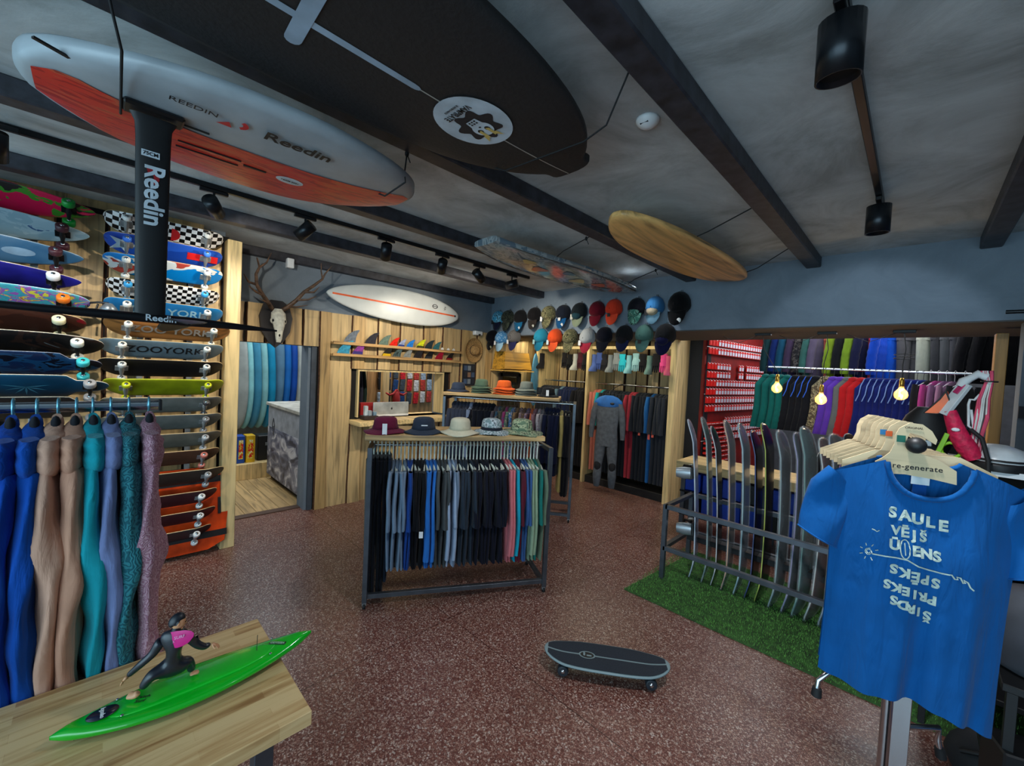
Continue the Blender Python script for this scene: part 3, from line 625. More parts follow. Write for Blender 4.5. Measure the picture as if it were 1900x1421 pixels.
# small prints on two of the decks and a clip lamp between the columns
for o in list(COL.objects):
    if o.name.startswith('skateboard') and 'white star' in o.get('label', ''):
        obj('star_print', B().add([(-.28+(.10 if k % 2 == 0 else .04)*math.cos(PI/5*k), (.10 if k % 2 == 0 else .04)*math.sin(PI/5*k), -.0105) for k in range(10)], [tuple(range(10))]), plain((160, 176, 186), .5), o)
        obj('red_stripe', B().box((.24, .0, -.0098), (.22, .07, .002)), plain((190, 24, 26), .5), o)
    if o.name.startswith('skateboard') and 'red patch' in o.get('label', ''):
        obj('red_patch', B().add([(.02+.06*math.cos(a), .01+.06*math.sin(a), -.0105) for a in [-PI/2+PI*k/10 for k in range(11)]], [tuple(range(11))]), plain((190, 30, 36), .5), o)
cl = thing('clip_lamp', 'small grey cone lamp on a black bracket between the two board columns', 'lamp', on_x(192, 575, -4.5)); cl.location.x = -4.62
obj('shade', B().lathe([(.02, .06), (.03, .05), (.075, -.02), (.07, -.02), (.026, .045), (.015, .055)], 18, cap=False), plain((120, 130, 138), .35, .6), cl, T(.06, .03, 0))
obj('bracket', B().tube([(-.12, -.10, .03), (.0, -.09, .05), (.05, -.03, .06), (.06, .03, .06)], .008, 6).tube([(.0, -.09, .05), (.02, -.10, -.04), (.03, -.05, -.04), (.03, -.03, .05)], .007, 6), M_black, cl)
# aluminium uprights carrying the boards
for x_, y_, z1, lab in ((-4.80, .60, 2.95, 'grey slotted upright behind the right ends of the right column'), (-4.80, .26, 2.95, 'grey slotted upright behind the middle of the right column'), (-4.76, -.34, 2.95, 'grey slotted upright behind the left column of boards')):
    t = thing('wall_upright', lab, 'rack upright', (x_, y_, 0), 'uprights of the board wall')
    obj('channel', B().box((0, 0, z1/2+.05), (.03, .04, z1), ch=.003), M_alu, t)
    for z in [b_[0] for b_ in (colA if y_ < 0 else colB)]:
        obj('arm', B().bar((0, 0, z-.045), (.13, 0, z+.01), .03, .012), M_alu, t)
# orange bodyboard at the foot of the wall
ob = thing('orange_bodyboard', 'orange glossy bodyboard with black bands leaning at the foot of the board wall', 'bodyboard', basis((0, 1, 0), (-.12, 0, .99), (.99, 0, .12), (-4.74, .58, .04)))
op = [(-.26, 0), (.18, .0), (.31, .06), (.34, .35), (.34, .52), (.28, .72), (.12, .78), (-.26, .78)]
b_ = B(); n = len(op); b_.add([(x, y, 0) for x, y in op]+[(x, y, .05) for x, y in op], [tuple(range(n))[::-1], tuple(range(n, 2*n))]+[(i, (i+1) % n, n+(i+1) % n, n+i) for i in range(n)], [1, 0]+[1]*n)
obj('board_core', b_, [plain((206, 62, 18), .2, var=.35, scale=4), M_black], ob)
obj('black_band', B().box((.03, .14, .05), (.6, .06, .006)), M_black, ob); obj('black_band', B().box((.05, .66, .05), (.5, .06, .006)), M_black, ob)
obj('handle', B().box((.27, .40, .056), (.025, .16, .014), ch=.004), M_black, ob)
# ================================================================ GARMENTS
def ering(c, ax, ay, n=14, fold=0, k=3, ph=0):
    c = V(c); out = []
    for i in range(n):
        a = 2*PI*i/n; f = 1+fold*math.sin(k*a+ph); out.append(c+V((ax*math.cos(a)*f, ay*math.sin(a)*(1+fold*.15*math.sin(k*a*2)), 0)))
    return out
def garment(kind, seed=0, th=.02, L=.72, W=.23, sl=.42, drop=.10):
    """local: X along the rail, Y across the shoulders, Z up, origin on the rail"""
    r = random.Random(seed); b = B(); ph = r.random()*6; z0 = -drop
    def body(z1, w0, w1, t0, t1, nr=9, quilt=0, cx=0, cy=0, top=True):
        rings = []
        if top: rings += [ering((0, cy, z0+.012), t0*.5, .05)]
        for i in range(nr+1):
            f = i/nr; z = z0-.01+(z1-z0)*f; w_ = w0+(w1-w0)*f if f > .12 else w0*(.45+.55*f/.12); t_ = t0+(t1-t0)*min(1, f*1.6); 
            if quilt: t_ *= 1+.28*math.sin(f*quilt*PI)**2
            rings.append(ering((.008*math.sin(f*5+ph), cy+.006*math.sin(f*7+ph), z), t_, w_, 14, .16*f, 3, ph))
        b.loft(rings, 0)
    def sleeve(s, l, r0=.062, r1=.045, y0=.8, out=.035, tx=.8, m=0, quilt=0):
        rings = []; nn = 7 if not quilt else 14
        for i in range(nn+1):
            f = i/nn; z = z0-.035-l*f; y = s*(W*y0+.03+out*min(1, f*2)+.012*math.sin(f*5+ph)); q = 1+(.2*math.sin(f*quilt*PI)**2 if quilt else 0)
            rings.append(ering((.006*math.sin(f*6+ph+s), y, z), (th*tx+.004*f)*q, (r0+(r1-r0)*f)*(.6+.4*min(1, f*4)), 10, .12, 2, ph))
        b.loft(rings, m)
    if kind == 'tee': body(z0-L, W, W*1.02, th, th*1.15); sleeve(1, sl, .07, .062); sleeve(-1, sl, .07, .062)
    elif kind == 'long': body(z0-L, W, W*.98, th, th*1.15); sleeve(1, sl+.26); sleeve(-1, sl+.26)
    elif kind == 'jacket': body(z0-L, W*1.05, W*1.05, th, th*1.3, 18, 7); sleeve(1, .6, .07, .055, .85, .04, 1.1, 0, 7); sleeve(-1, .6, .07, .055, .85, .04, 1.1, 0, 7); b.ell((0, 0, z0+.0), (th*1.3, .09, .05), 10, 6)
    elif kind == 'vest':
        body(z0-L, W*.72, W, th, th*1.4, 24, 9); b.ell((0, 0, z0+.005), (th*1.2, .07, .035), 10, 6)
    elif kind == 'pants':
        for s in (-1, 1):
            rings = [ering((.004*math.sin(f*4+ph), s*(.085-.01*f)+.0*f, z0-L*f), th*(1-.15*f), .088-.02*f, 12, .08, 3, ph+s) for f in [i/8 for i in range(9)]]; b.loft(rings, 0)
        b.loft([ering((0, 0, z0+.02), th*.8, .165), ering((0, 0, z0-.18), th*1.05, .175)], 0)
    elif kind == 'wetsuit':
        body(z0-.62, W, W*.72, th, th*1.1)
        for s in (-1, 1):
            b.loft([ering((.003*math.sin(f*5+ph), s*(W*.38+.02*f), z0-.56-.82*f), th*(1-.2*f), W*.36*(1-.3*f), 12, .06, 2, ph) for f in [i/8 for i in range(9)]], 0)
            sleeve(s, .56, .06, .04)
    elif kind == 'suit_short':
        body(z0-.62, W, W*.72, th, th*1.1)
        for s in (-1, 1): sleeve(s, .24, .06, .05); b.loft([ering((0, s*W*.38, z0-.56-.3*f), th, W*.34, 12, .06, 2, ph) for f in (0, .5, 1)], 0)
    elif kind == 'boot':
        b.loft([ering((0, -.02, z0), .035, .05), ering((0, -.02, z0-.10), .035, .05), ering((0, -.02, z0-.15), .04, .055), ering((0, .03, z0-.21), .04, .11), ering((0, .03, z0-.235), .04, .115)], 0)
    elif kind == 'glove':
        b.loft([ering((0, 0, z0), .012, .045), ering((0, 0, z0-.06), .014, .04), ering((0, 0, z0-.12), .018, .052), ering((0, 0, z0-.15), .017, .05)], 0)
        for i in range(4): b.tube([(0, -.036+.024*i, z0-.13), (0, -.04+.026*i, z0-.20), (0, -.042+.027*i, z0-.235+.008*abs(i-1.5))], [.012, .011, .008], 6)
        b.tube([(0, .04, z0-.08), (0, .075, z0-.12), (0, .082, z0-.16)], [.014, .012, .009], 6)
    return mats(b.mesh(kind), [None])
GM = {}
def gm(kind, var=0, **kw):
    k = (kind, var, tuple(sorted(kw.items())))
    if k not in GM: GM[k] = garment(kind, seed=hash(str(k)) % 9999 if False else sum(map(ord, str(k))), **kw)
    return GM[k]
def hanger_mesh(style='white', W=.2, hk=.10):
    b = B(); r_ = .0072 if style != 'wire' else .002
    pts = [(0, -.002, -.004), (0, -.02, .0), (0, -.022, .016), (0, -.004, .026), (0, .014, .016), (0, .012, -.01), (0, .002, -.035), (0, 0, -hk+.005)]
    b.tube(pts, r_*.8, 6)
    if style == 'clip':
        b.bar((0, -.15, -hk), (0, .15, -hk), .006, .008); [b.box((0, s*.13, -hk-.02), (.016, .022, .04), 0, None, .002) for s in (-1, 1)]
    else:
        for s in (-1, 1):
            b.tube([(0, 0, -hk+.006), (0, s*W*.45, -hk-.012), (0, s*W*.95, -hk-.05)], [r_*1.5, r_*1.8, r_*1.2], 6)
        if style == 'wood': b.bar((0, -W*.8, -hk-.05), (0, W*.8, -hk-.05), .006, .006)
    return mats(b.mesh('hanger'), [None])
HM = {s: hanger_mesh(s) for s in ('white', 'clip', 'wire', 'wood')}
HM['tall'] = hanger_mesh('white', .2, .155)
def hang(P, xd, out, kind, mat, label, grp, hstyle='white', hmat=None, hgrp='hangers', hlabel='hanger on the rail', name=None, cat=None, var=0, yaw=0, **kw):
    x = V(xd).normalized(); y = V(out).normalized(); z = V((0, 0, 1))
    if x.cross(y).z < 0: x = -x
    M = basis(x, y, z, P) @ Rz(yaw)
    names = dict(tee='t_shirt', long='long_sleeve_shirt', jacket='jacket', vest='vest', pants='trousers', wetsuit='wetsuit', suit_short='short_wetsuit', glove='glove', boot='boot')
    cats = dict(tee='shirt', long='shirt', jacket='jacket', vest='vest', pants='trousers', wetsuit='wetsuit', suit_short='wetsuit', glove='glove', boot='boot')
    o = inst(name or names[kind], gm(kind, var, **kw), mat, None, M); tag(o, label, cat or cats[kind], grp)
    if hstyle: h = inst('hanger', HM[hstyle], hmat or M_white, None, M); tag(h, hlabel, 'hanger', hgrp)
    return o

# ---------------------------------------------------------------- centre rack
def rack(name, label, P0, P1, H, dep, shelf0, shelf1, zs, mid=.02, sq=.035, castor=True, railz=None, back=None):
    P0, P1 = V(P0), V(P1); u = (P1-P0).normalized(); nb = V((-u.y, u.x, 0)); 
    if nb.dot(V((-1, 1, 0))) < 0: nb = -nb
    M = basis(u, nb, (0, 0, 1), P0); Lr = (P1-P0).length; t = thing(name, label, 'clothes rack', M)
    for x in (0, Lr):
        for y in (0, dep): obj('post', B().bar((x, y, .05), (x, y, H), sq, sq, up=(0, 1, 0)), M_steel, t)
        obj('end_bar', B().bar((x, 0, H-.018), (x, dep, H-.018), sq, sq), M_bmetal, t)
        obj('end_bar', B().bar((x, 0, .075), (x, dep, .075), sq, sq), M_steel, t)
    obj('base_bar', B().bar((0, .02, .09), (Lr, .02, .09), sq, sq), M_steel, t)
    obj('base_bar', B().bar((0, dep, .09), (Lr, dep, .09), sq, sq), M_steel, t)
    obj('top_bar', B().bar((0, dep, H-.018), (Lr, dep, H-.018), sq*.8, sq*.8), M_bmetal, t)
    obj('hanging_rail', B().tube([(0, dep*.45, railz or H-.02), (Lr, dep*.45, railz or H-.02)], .012, 10), M_chrome, t)
    if castor:
        for x in (.0, Lr):
            for y in (0, dep):
                c = obj('castor', B().lathe([(.001, -.01), (.022, -.01), (.022, .01), (.001, .01)], 12, 0, (0, 0, 0), Ry(PI/2)), M_rub, t, T(x, y, .022)); obj('fork', B().box((0, 0, .016), (.03, .02, .022)), M_alu, c)
    sh = tag(obj('shelf_board', B().box(((shelf0+shelf1)/2, dep*.5, zs-.02), (shelf1-shelf0, dep+.02, .04), ch=.003), wood((196, 162, 110), 'X', amt=.2), t))
    return t, M, Lr, u, nb
R1P0, R1P1 = V((-2.92, 1.465, 0)), V((-2.177, 2.72, 0))
t1, M1, L1, u1, n1 = rack('clothes_rack', 'grey steel rolling clothes rack with bucket hats on top, in the middle of the floor', R1P0, R1P1, 1.25, .5, -.04, 1.40, 1.345)
out1 = -n1
def c_(c): return cloth(c)
seq1 = []
def add(seq, n, kind, col, lab, **kw):
    for i in range(n): seq.append((kind, col, lab, n, kw))
add(seq1, 1, 'pants', (84, 86, 80), 'olive grey trousers at the left end of the centre rack', L=1.07)
add(seq1, 4, 'pants', (14, 16, 24), 'long black trousers beside the olive pair on the centre rack', L=1.07)
add(seq1, 1, 'pants', (24, 32, 46), 'dark navy trousers last of the long pairs on the centre rack', L=.98)
add(seq1, 4, 'tee', (110, 130, 152), 'grey blue t-shirt next to the trousers on the centre rack')
add(seq1, 2, 'tee', (26, 66, 140), 'royal blue t-shirt right of the grey blue ones')
add(seq1, 3, 'tee', (14, 14, 20), 'black t-shirt between the royal blue and the bright blue ones')
add(seq1, 3, 'long', (40, 110, 190), 'bright blue long-sleeved shirt on the centre rack')
add(seq1, 3, 'tee', (70, 74, 76), 'charcoal t-shirt right of the bright blue shirts')
add(seq1, 2, 'long', (150, 166, 190), 'pale blue grey long-sleeved shirt on the centre rack')
add(seq1, 1, 'tee', (110, 124, 144), 'slate t-shirt after the pale blue grey ones')
add(seq1, 4, 'tee', (40, 50, 62), 'dark slate t-shirt in the middle of the centre rack')
add(seq1, 9, 'tee', (16, 18, 32), 'black navy t-shirt right of the middle of the centre rack')
add(seq1, 2, 'long', (196, 106, 112), 'salmon pink shirt on the centre rack')
add(seq1, 1, 'long', (20, 150, 176), 'turquoise shirt next to the pink ones')
add(seq1, 2, 'tee', (84, 24, 40), 'maroon t-shirt between turquoise and blue')
add(seq1, 2, 'tee', (50, 84, 134), 'denim blue t-shirt near the right end of the centre rack')
add(seq1, 2, 'long', (136, 156, 128), 'sage green shirt near the right end of the centre rack')
add(seq1, 1, 'tee', (20, 104, 96), 'deep green t-shirt next to last on the centre rack')
add(seq1, 1, 'tee', (96, 112, 92), 'moss green t-shirt at the right end of the centre rack')
ORD = ['first', 'second', 'third', 'fourth', 'fifth', 'sixth', 'seventh', 'eighth', 'ninth', 'tenth', 'eleventh', 'twelfth']+['%d%s' % (i, {1: 'st', 2: 'nd', 3: 'rd'}.get(i % 10, 'th') if i > 20 else 'th') for i in range(13, 80)]
def fill(seq, P0, u, out, L, x0, x1, z, dy, hstyle, hmat, hl, hg, var0=0, W=.23, dflt=None, jit=.01, place=''):
    n = len(seq); rr = random.Random(5); num = {}
    for i, (kind, col, lab, cnt, kw) in enumerate(seq):
        x = x0+(x1-x0)*(i+.5)/n; P = V(P0)+V(u)*x+V(out)*dy; P.z = z
        kw = dict(kw); th = (x1-x0)/n*.62
        kw.setdefault('th', round(min(.04, th), 3)); 
        for a, b_ in (dflt or {}).items():
            if kind in ('tee', 'long', 'jacket', 'vest') and a not in kw: kw[a] = b_
        m = col if isinstance(col, bpy.types.Material) else cloth(col)
        num[lab] = num.get(lab, 0)+1; lb_ = lab if cnt == 1 else lab+', %s from the left' % ORD[num[lab]-1]
        hang(P, u, out, kind, m, lb_, lab+' (like ones)' if cnt > 1 else None, 'clip' if kind == 'pants' else hstyle, hmat, hg, hl+', %s from the left' % ORD[i], var=i % 3, yaw=rr.uniform(-.06, .06), **kw)
fill(seq1, R1P0, u1, out1, L1, -.03, L1-.03, 1.232, -.225, 'tall', plain((226, 228, 214), .4), 'pale plastic hanger on the rail of the centre rack', 'hangers on the centre rack', dflt=dict(L=.80, sl=.44, drop=.14, W=.235))
lb_ = B().box((0, 0, 0), (.03, .002, .05)); tag(obj('price_tag', lb_, M_white, None, basis(u1, -out1, (0, 0, 1), R1P0+u1*.40+out1*.11+V((0, 0, .60)))), 'white price tag hanging on a royal blue t-shirt', 'tag')
# bucket hats
def bucket(M, label, c1, c2=None, wide=.16, grp=None, band=None, stack=0):
    t = thing('bucket_hat', label, 'hat', M, grp); m1 = c1 if isinstance(c1, bpy.types.Material) else cloth(c1)
    b = B(); n = 28; prof = [(.001, .125), (.05, .124), (.073, .115), (.082, .095), (.086, .055), (.092, .030)]
    b.lathe(prof, n, 0, (0, 0, 0), None, 1.12); obj('crown', b, m1, t)
    rg = []
    for rr_, z in ((.092, .031), (.11, .022), (.135, .012), (wide, .006), (wide-.003, .001), (.13, .006), (.10, .014)):
        rg.append([V((rr_*math.cos(a), rr_*1.1*math.sin(a), z+.008*math.sin(3*a+wide*90)*(rr_-.08)/.08)) for a in [2*PI*k/n for k in range(n)]])
    obj('brim', B().loft(rg, 0, False), c2 or m1, t)
    obj('band', B().lathe([(.0885, .056), (.094, .032), (.0925, .031), (.087, .055)], n, 0, (0, 0, 0), None, 1.12, False), band or m1, t)
    return t
camoT = cloth((110, 130, 132), (176, 186, 190), 'camo', 26); camoG = cloth((96, 116, 92), (156, 164, 130), 'camo', 22)
hats1 = [(.10, (96, 22, 50), 'maroon bucket hat with a white swing tag on the centre rack shelf'), (.40, (40, 48, 62), 'dark slate bucket hat, second on the centre rack shelf'),
         (.70, (190, 184, 160), 'cream bucket hat in the middle of the centre rack shelf'), (.97, camoT, 'patterned blue white hat with a dark band on the centre rack shelf'), (1.24, camoG, 'green camouflage wide-brimmed hat at the right end of the centre rack shelf')]
for i, (x, c, lab) in enumerate(hats1):
    p = M1 @ V((x, .16, 1.346)); t = bucket(T(p) @ Rz(.4*i), lab, c, wide=.155 if i not in (2, 4) else .175, band=cloth((30, 34, 44)) if i == 3 else None)
    if i == 0: obj('swing_tag', B().box((0, 0, 0), (.035, .002, .085)), M_white, t, (T(p) @ Rz(0)).inverted() @ basis(u1, n1, (0, 0, 1), p+out1*.155+V((0, 0, .045))+u1*.0))
    if i == 1: obj('tag', B().box((0, 0, 0), (.05, .002, .008)), M_white, t, (T(p) @ Rz(.4)).inverted() @ basis(u1, n1, (0, 0, 1), p+out1*.1+V((0, 0, .07))))
# ---------------------------------------------------------------- second rack
R2P0, R2P1 = V((-4.40, 3.22, 0)), V((-3.02, 4.20, 0))
t2, M2, L2, u2, n2 = rack('clothes_rack', 'taller grey clothes rack behind the centre one, with hats on its wooden shelf', R2P0, R2P1, 1.50, .5, -.02, 1.5, 1.56)
seq2 = []; out2 = -n2
add(seq2, 5, 'jacket', (44, 50, 66), 'dark slate hooded top at the left end of the second rack')
add(seq2, 1, 'jacket', (120, 134, 162), 'pale grey hooded top on the second rack')
add(seq2, 6, 'jacket', (22, 24, 34), 'near black padded top on the second rack')
for c, c2, kd, nm_ in (((140, 120, 96), (90, 84, 100), 'plaid', 'tan and violet checked'), ((60, 90, 110), (180, 150, 120), 'floral', 'blue shirt with beige blots'), ((170, 150, 120), (60, 70, 60), 'plaid', 'beige and green checked'), ((160, 60, 110), (30, 110, 130), 'floral', 'pink and teal flowered'), ((96, 130, 110), (200, 180, 150), 'floral', 'green flowered'), ((80, 120, 170), (210, 200, 190), 'floral', 'blue and white flowered'), ((180, 150, 100), (110, 80, 60), 'plaid', 'sand checked'), ((120, 100, 110), (190, 160, 130), 'floral', 'mauve patterned'), ((170, 130, 90), (70, 60, 60), 'plaid', 'brown checked'), ((100, 90, 120), (180, 150, 140), 'floral', 'violet patterned'), ((180, 90, 50), (200, 120, 80), 'floral', 'rust orange'), ((150, 140, 150), (120, 80, 90), 'plaid', 'pale grey checked'), ((170, 165, 170), (140, 110, 120), 'floral', 'whitish patterned'), ((160, 150, 140), (100, 100, 110), 'plaid', 'light stone checked')):
    seq2.append(('tee', cloth(c, c2, kd, 40), nm_+' short-sleeved shirt on the second rack', 1, {}))
add(seq2, 4, 'jacket', (18, 24, 50), 'navy jacket right of the patterned shirts', L=.8)
add(seq2, 1, 'long', (178, 158, 96), 'long straw yellow shirt near the right end of the second rack', L=1.0)
add(seq2, 2, 'long', (20, 20, 26), 'long black garment at the right end of the second rack', L=1.05)
fill(seq2, R2P0, u2, out2, L2, .05, L2-.04, 1.48, -.225, 'wire', M_chrome, 'thin metal hanger on the second rack', 'hangers on the second rack', dflt=dict(L=.7, sl=.25, drop=.1))
hats2 = [(.12, (52, 62, 82), 'slate blue bucket hat at the left end of the second rack shelf'), (.44, (84, 106, 88), 'sage green bucket hats piled on the second rack shelf'), (.75, (214, 92, 36), 'orange bucket hats piled on the second rack shelf'),
         (1.05, (108, 116, 110), 'grey bucket hats piled on the second rack shelf'), (1.34, (24, 26, 30), 'black bucket hat with a white tag on the second rack shelf')]
for i, (x, c, lab) in enumerate(hats2):
    p = M2 @ V((x, .2, 1.562))
    for k in range(1 if i in (0, 4) else 3):
        lb2 = lab.replace('hats piled', 'hat, %s of the pile' % ('topmost', 'middle', 'lowest')[2-k]) if i not in (0, 4) else lab
        t = bucket(T(p+V((0, 0, .03*k))) @ Rz(i+.2*k), lb2, c, wide=.14 if i else .15)
    if i == 4: obj('swing_tag', B().box((0, 0, 0), (.035, .002, .075)), M_white, t, (T(p) @ Rz(i)).inverted() @ basis(u2, n2, (0, 0, 1), p+out2*.14+V((0, 0, .055))))
# ---------------------------------------------------------------- wardrobes with wetsuits
for x, lab in ((-5.22, 'pale wood wardrobe upright in the left corner'), (-4.06, 'pale wood wardrobe upright in the middle of the wetsuits'), (-2.56, 'broad pale wood wardrobe upright at the right end of the wetsuits')):
    wpost = thing('wardrobe_upright', lab, 'wardrobe upright', (x, 6.0, 0), 'wardrobe uprights'); hh = 2.60
    obj('post', B().box((0, 0.0, hh/2), (.09 if x > -3 else .05, .10, hh), ch=.004), M_lightz, wpost)
    obj('side_panel', B().box((0, .29, hh/2), (.025, .5, hh)), M_lightz, wpost)
for x0, x1, lab in ((-5.27, -4.09, 'steel rail of the left wetsuit bay'), (-4.03, -2.6, 'steel rail of the right wetsuit bay')):
    tag(obj('hanging_rail', B().tube([(x0, 6.2, 1.73), (x1, 6.2, 1.73)], .014, 10), M_chrome), lab, 'rail')
tag(obj('plinth', B().box((-3.93, 6.27, .06), (2.6, .5, .12), ch=.004), M_black), 'low black plinth under the wetsuits', 'plinth')
seqw = []
add(seqw, 7, 'wetsuit', (34, 38, 46), 'dark grey wetsuit hanging in the left bay', L=1)
add(seqw, 1, 'wetsuit', (92, 118, 136), 'pale blue grey wetsuit in the left bay', L=1)
add(seqw, 5, 'wetsuit', (24, 34, 66), 'navy wetsuit hanging in the left bay', L=1)
add(seqw, 4, 'wetsuit', (24, 24, 28), 'black wetsuit next to the middle wardrobe upright', L=1)
fill(seqw, (0, 6.2, 0), (1, 0, 0), (0, -1, 0), 1, -5.2, -4.12, 1.712, 0, 'wire', M_black, 'black hanger in the left wetsuit bay', 'hangers of the left wetsuit bay')
seqv = []
add(seqv, 2, 'wetsuit', (190, 110, 92), 'salmon coloured wetsuit left of the displayed wetsuit', L=1)
add(seqv, 1, 'wetsuit', (30, 150, 150), 'turquoise wetsuit left of the displayed wetsuit', L=1)
add(seqv, 8, 'wetsuit', (30, 34, 40), 'black grey wetsuit behind the displayed one', L=1)
add(seqv, 2, 'wetsuit', (150, 44, 56), 'dark red wetsuit in the right bay', L=1)
add(seqv, 4, 'wetsuit', (26, 30, 38), 'dark wetsuit between the red and the blue ones', L=1)
add(seqv, 1, 'wetsuit', (30, 90, 150), 'blue-shouldered wetsuit in the right bay', L=1)
add(seqv, 4, 'wetsuit', (42, 46, 54), 'charcoal wetsuit by the broad wardrobe upright', L=1)
fill(seqv, (0, 6.2, 0), (1, 0, 0), (0, -1, 0), 1, -4.0, -2.64, 1.712, 0, 'wire', M_black, 'black hanger in the right wetsuit bay', 'hangers of the right wetsuit bay')
for k, (x, y, z) in enumerate(((-3.27, 5.93, 1.05), (-3.02, 5.93, 1.02), (-2.86, 5.93, .98), (-2.80, 5.93, 1.02))):
    tag(obj('price_tag', B().box((0, 0, 0), (.035, .003, .10)), plain((196, 84, 70), .6), None, T(x, y, z)), 'salmon paper tag on a wetsuit cuff, %s from the left' % ORD[k], 'tag', 'salmon tags on the wetsuit cuffs')
# displayed wetsuit, facing the room
dw = thing('wetsuit', 'grey full wetsuit with blue shoulders and black knees hung facing the room', 'wetsuit', basis((.92, .38, 0), (-.38, .92, 0), (0, 0, 1), (-3.50, 5.78, 0)))
wsg = plain((84, 90, 98), .75, scale=20); wsb = plain((26, 96, 170), .7); 
b = B()
def er(cx, z, a, d, n=16): return [V((cx+a*math.cos(t), d*math.sin(t), z)) for t in [2*PI*k/n for k in range(n)]]
b.loft([er(0, 1.50, .09, .03), er(0, 1.47, .17, .045), er(0, 1.38, .20, .06), er(0, 1.2, .185, .06), er(0, 1.02, .165, .055), er(0, .85, .18, .06), er(0, .74, .17, .06)])
for s in (-1, 1):
    b.loft([er(s*.09, .82, .09, .055), er(s*.10, .62, .085, .05), er(s*.115, .42, .065, .045), er(s*.12, .25, .07, .04), er(s*.12, .09, .05, .035), er(s*.12, .07, .045, .03)])
    b.loft([er(s*.175, 1.43, .05, .045), er(s*.215, 1.3, .055, .045), er(s*.24, 1.1, .047, .04), er(s*.25, .92, .038, .035), er(s*.25, .86, .034, .03)])
obj('suit_body', b, wsg, dw)
obj('shoulder_panel', B().loft([er(0, 1.555, .07, .035), er(0, 1.525, .15, .045), er(0, 1.47, .215, .052), er(0, 1.40, .235, .066), er(0, 1.375, .16, .068)]), wsb, dw)
for s in (-1, 1): obj('knee_pad', B().ell((s*.117, -.012, .42), (.06, .045, .10), 12, 8), plain((20, 22, 28), .8), dw)
obj('logo', B().ell((.07, -.06, 1.43), (.035, .01, .02), 10, 5), M_black, dw)
h = thing('hanger', 'black hanger holding the displayed wetsuit', 'hanger', (-3.50, 5.78, 1.56)); obj('hook', B().tube([(0, 0, -.03), (0, .02, .06), (0, .2, .13), (0, .42, .18)], .006, 6), M_black, h)
# ---------------------------------------------------------------- caps on the bulkhead
hookn = {True: 0, False: 0}
def cap(px, py, label, c1, c2, grp=None, tagc=None, badge=None, yaw=0, front=None, tagpos=-1, sc=1.0):
    p = on_y(px, py, 4.80); yy = 4.85
    if p.z < 2.46: pass
    t = thing('cap', label, 'cap', T(p.x, 4.835, p.z+.035) @ Rz(yaw) @ Matrix.Diagonal((1.22*sc, 1.1*sc, 1.42*sc, 1)), grp)
    m1 = c1 if isinstance(c1, bpy.types.Material) else cloth(c1); m2 = c2 if isinstance(c2, bpy.types.Material) else cloth(c2)
    b = B(); rg = []; n = 16
    for i in range(9):
        a = PI/2*i/8; rr = math.cos(a)**.8
        rg.append([V((.092*rr*math.cos(q), -.012-.135*math.sin(a), .015+(.105 if math.sin(q) > 0 else .06)*rr*math.sin(q))) for q in [2*PI*k/n for k in range(n)]])
    obj('crown', b.loft(rg), [m1], t)
    if front: obj('front_panel', B().ell((0, -.10, -.012), (.06, .05, .045), 12, 8), front if isinstance(front, bpy.types.Material) else cloth(front), t)
    b = B(); vs = []; nn = 10
    for i in range(nn+1):
        a = PI+PI*i/nn
        for f in (0, 1):
            x = .082*math.cos(a)*(1 if not f else .93); z = -.025+ (.0 if not f else .105*math.sin(a)); y_ = -.055-.02*f-.035*(1-(x/.085)**2)
            vs.append((x, y_, z))
    vs2 = [(x, y+.005, z-.002) for x, y, z in vs]; o = len(vs); fs = [(2*i, 2*i+1, 2*i+3, 2*i+2) for i in range(nn)]+[(o+2*i, o+2*i+2, o+2*i+3, o+2*i+1) for i in range(nn)]+[(2*i+1, o+2*i+1, o+2*i+3, 2*i+3) for i in range(nn)]
    obj('brim', b.add(vs+vs2, fs, 0, True), m2, t)
    obj('button', B().ell((0, -.148, .018), (.008, .005, .008), 8, 5), m1, t)
    if tagc: obj('swing_tag', B().box((tagpos*.055, -.12, -.03), (.035, .002, .05)), plain(tagc, .6), t)
    if badge: obj('badge', B().lathe([(.001, 0), (.018, 0), (.018, .002), (.001, .002)], 14, 0, (0, 0, 0), Rx(PI/2)), plain(badge, .5), t, T(.03, -.10, -.095))
    hk = thing('wall_hook', 'small black wall hook, '+('upper' if py < 610 else 'lower')+' cap row, %s from the left' % ORD[hookn[py < 610]], 'hook', (p.x, 4.85, p.z+.035+.17*sc), 'hooks of the caps'); hookn[py < 610] += 1
    obj('prong', B().tube([(0, 0, -.01), (0, -.02, -.012), (0, -.025, .02)], .003, 5).tube([(.018, 0, -.01), (.018, -.02, -.012), (.018, -.025, .02)], .003, 5), M_black, hk)
mesh_b = (22, 22, 24)
camo1 = cloth((30, 36, 32), (60, 66, 56), 'camo', 24); camo2 = cloth((92, 92, 66), (130, 124, 90), 'camo', 26)
trop = cloth((60, 150, 190), (120, 190, 220), 'camo', 16)
cap(925, 598, 'sky blue printed cap with a navy brim, leftmost of the top row', trop, (16, 20, 44), tagc=(30, 30, 30), sc=.95)
cap(943, 598, 'dark camouflage cap, second of the top row', camo1, camo1)
cap(966, 598, 'black mesh cap with a petrol blue brim, third of the top row', mesh_b, (20, 90, 130), badge=(220, 220, 220))
cap(992, 594, 'plain black cap with a round badge, fourth of the top row', (20, 18, 20), (44, 38, 36), badge=(190, 190, 180))
cap(1018, 592, 'olive camouflage cap in the top row', camo2, camo2, tagc=(220, 220, 220))
cap(1045, 591, 'black cap with a blue brim and white tag in the top row', (20, 26, 38), (16, 76, 124), tagc=(214, 214, 214), badge=(210, 210, 210), tagpos=0)
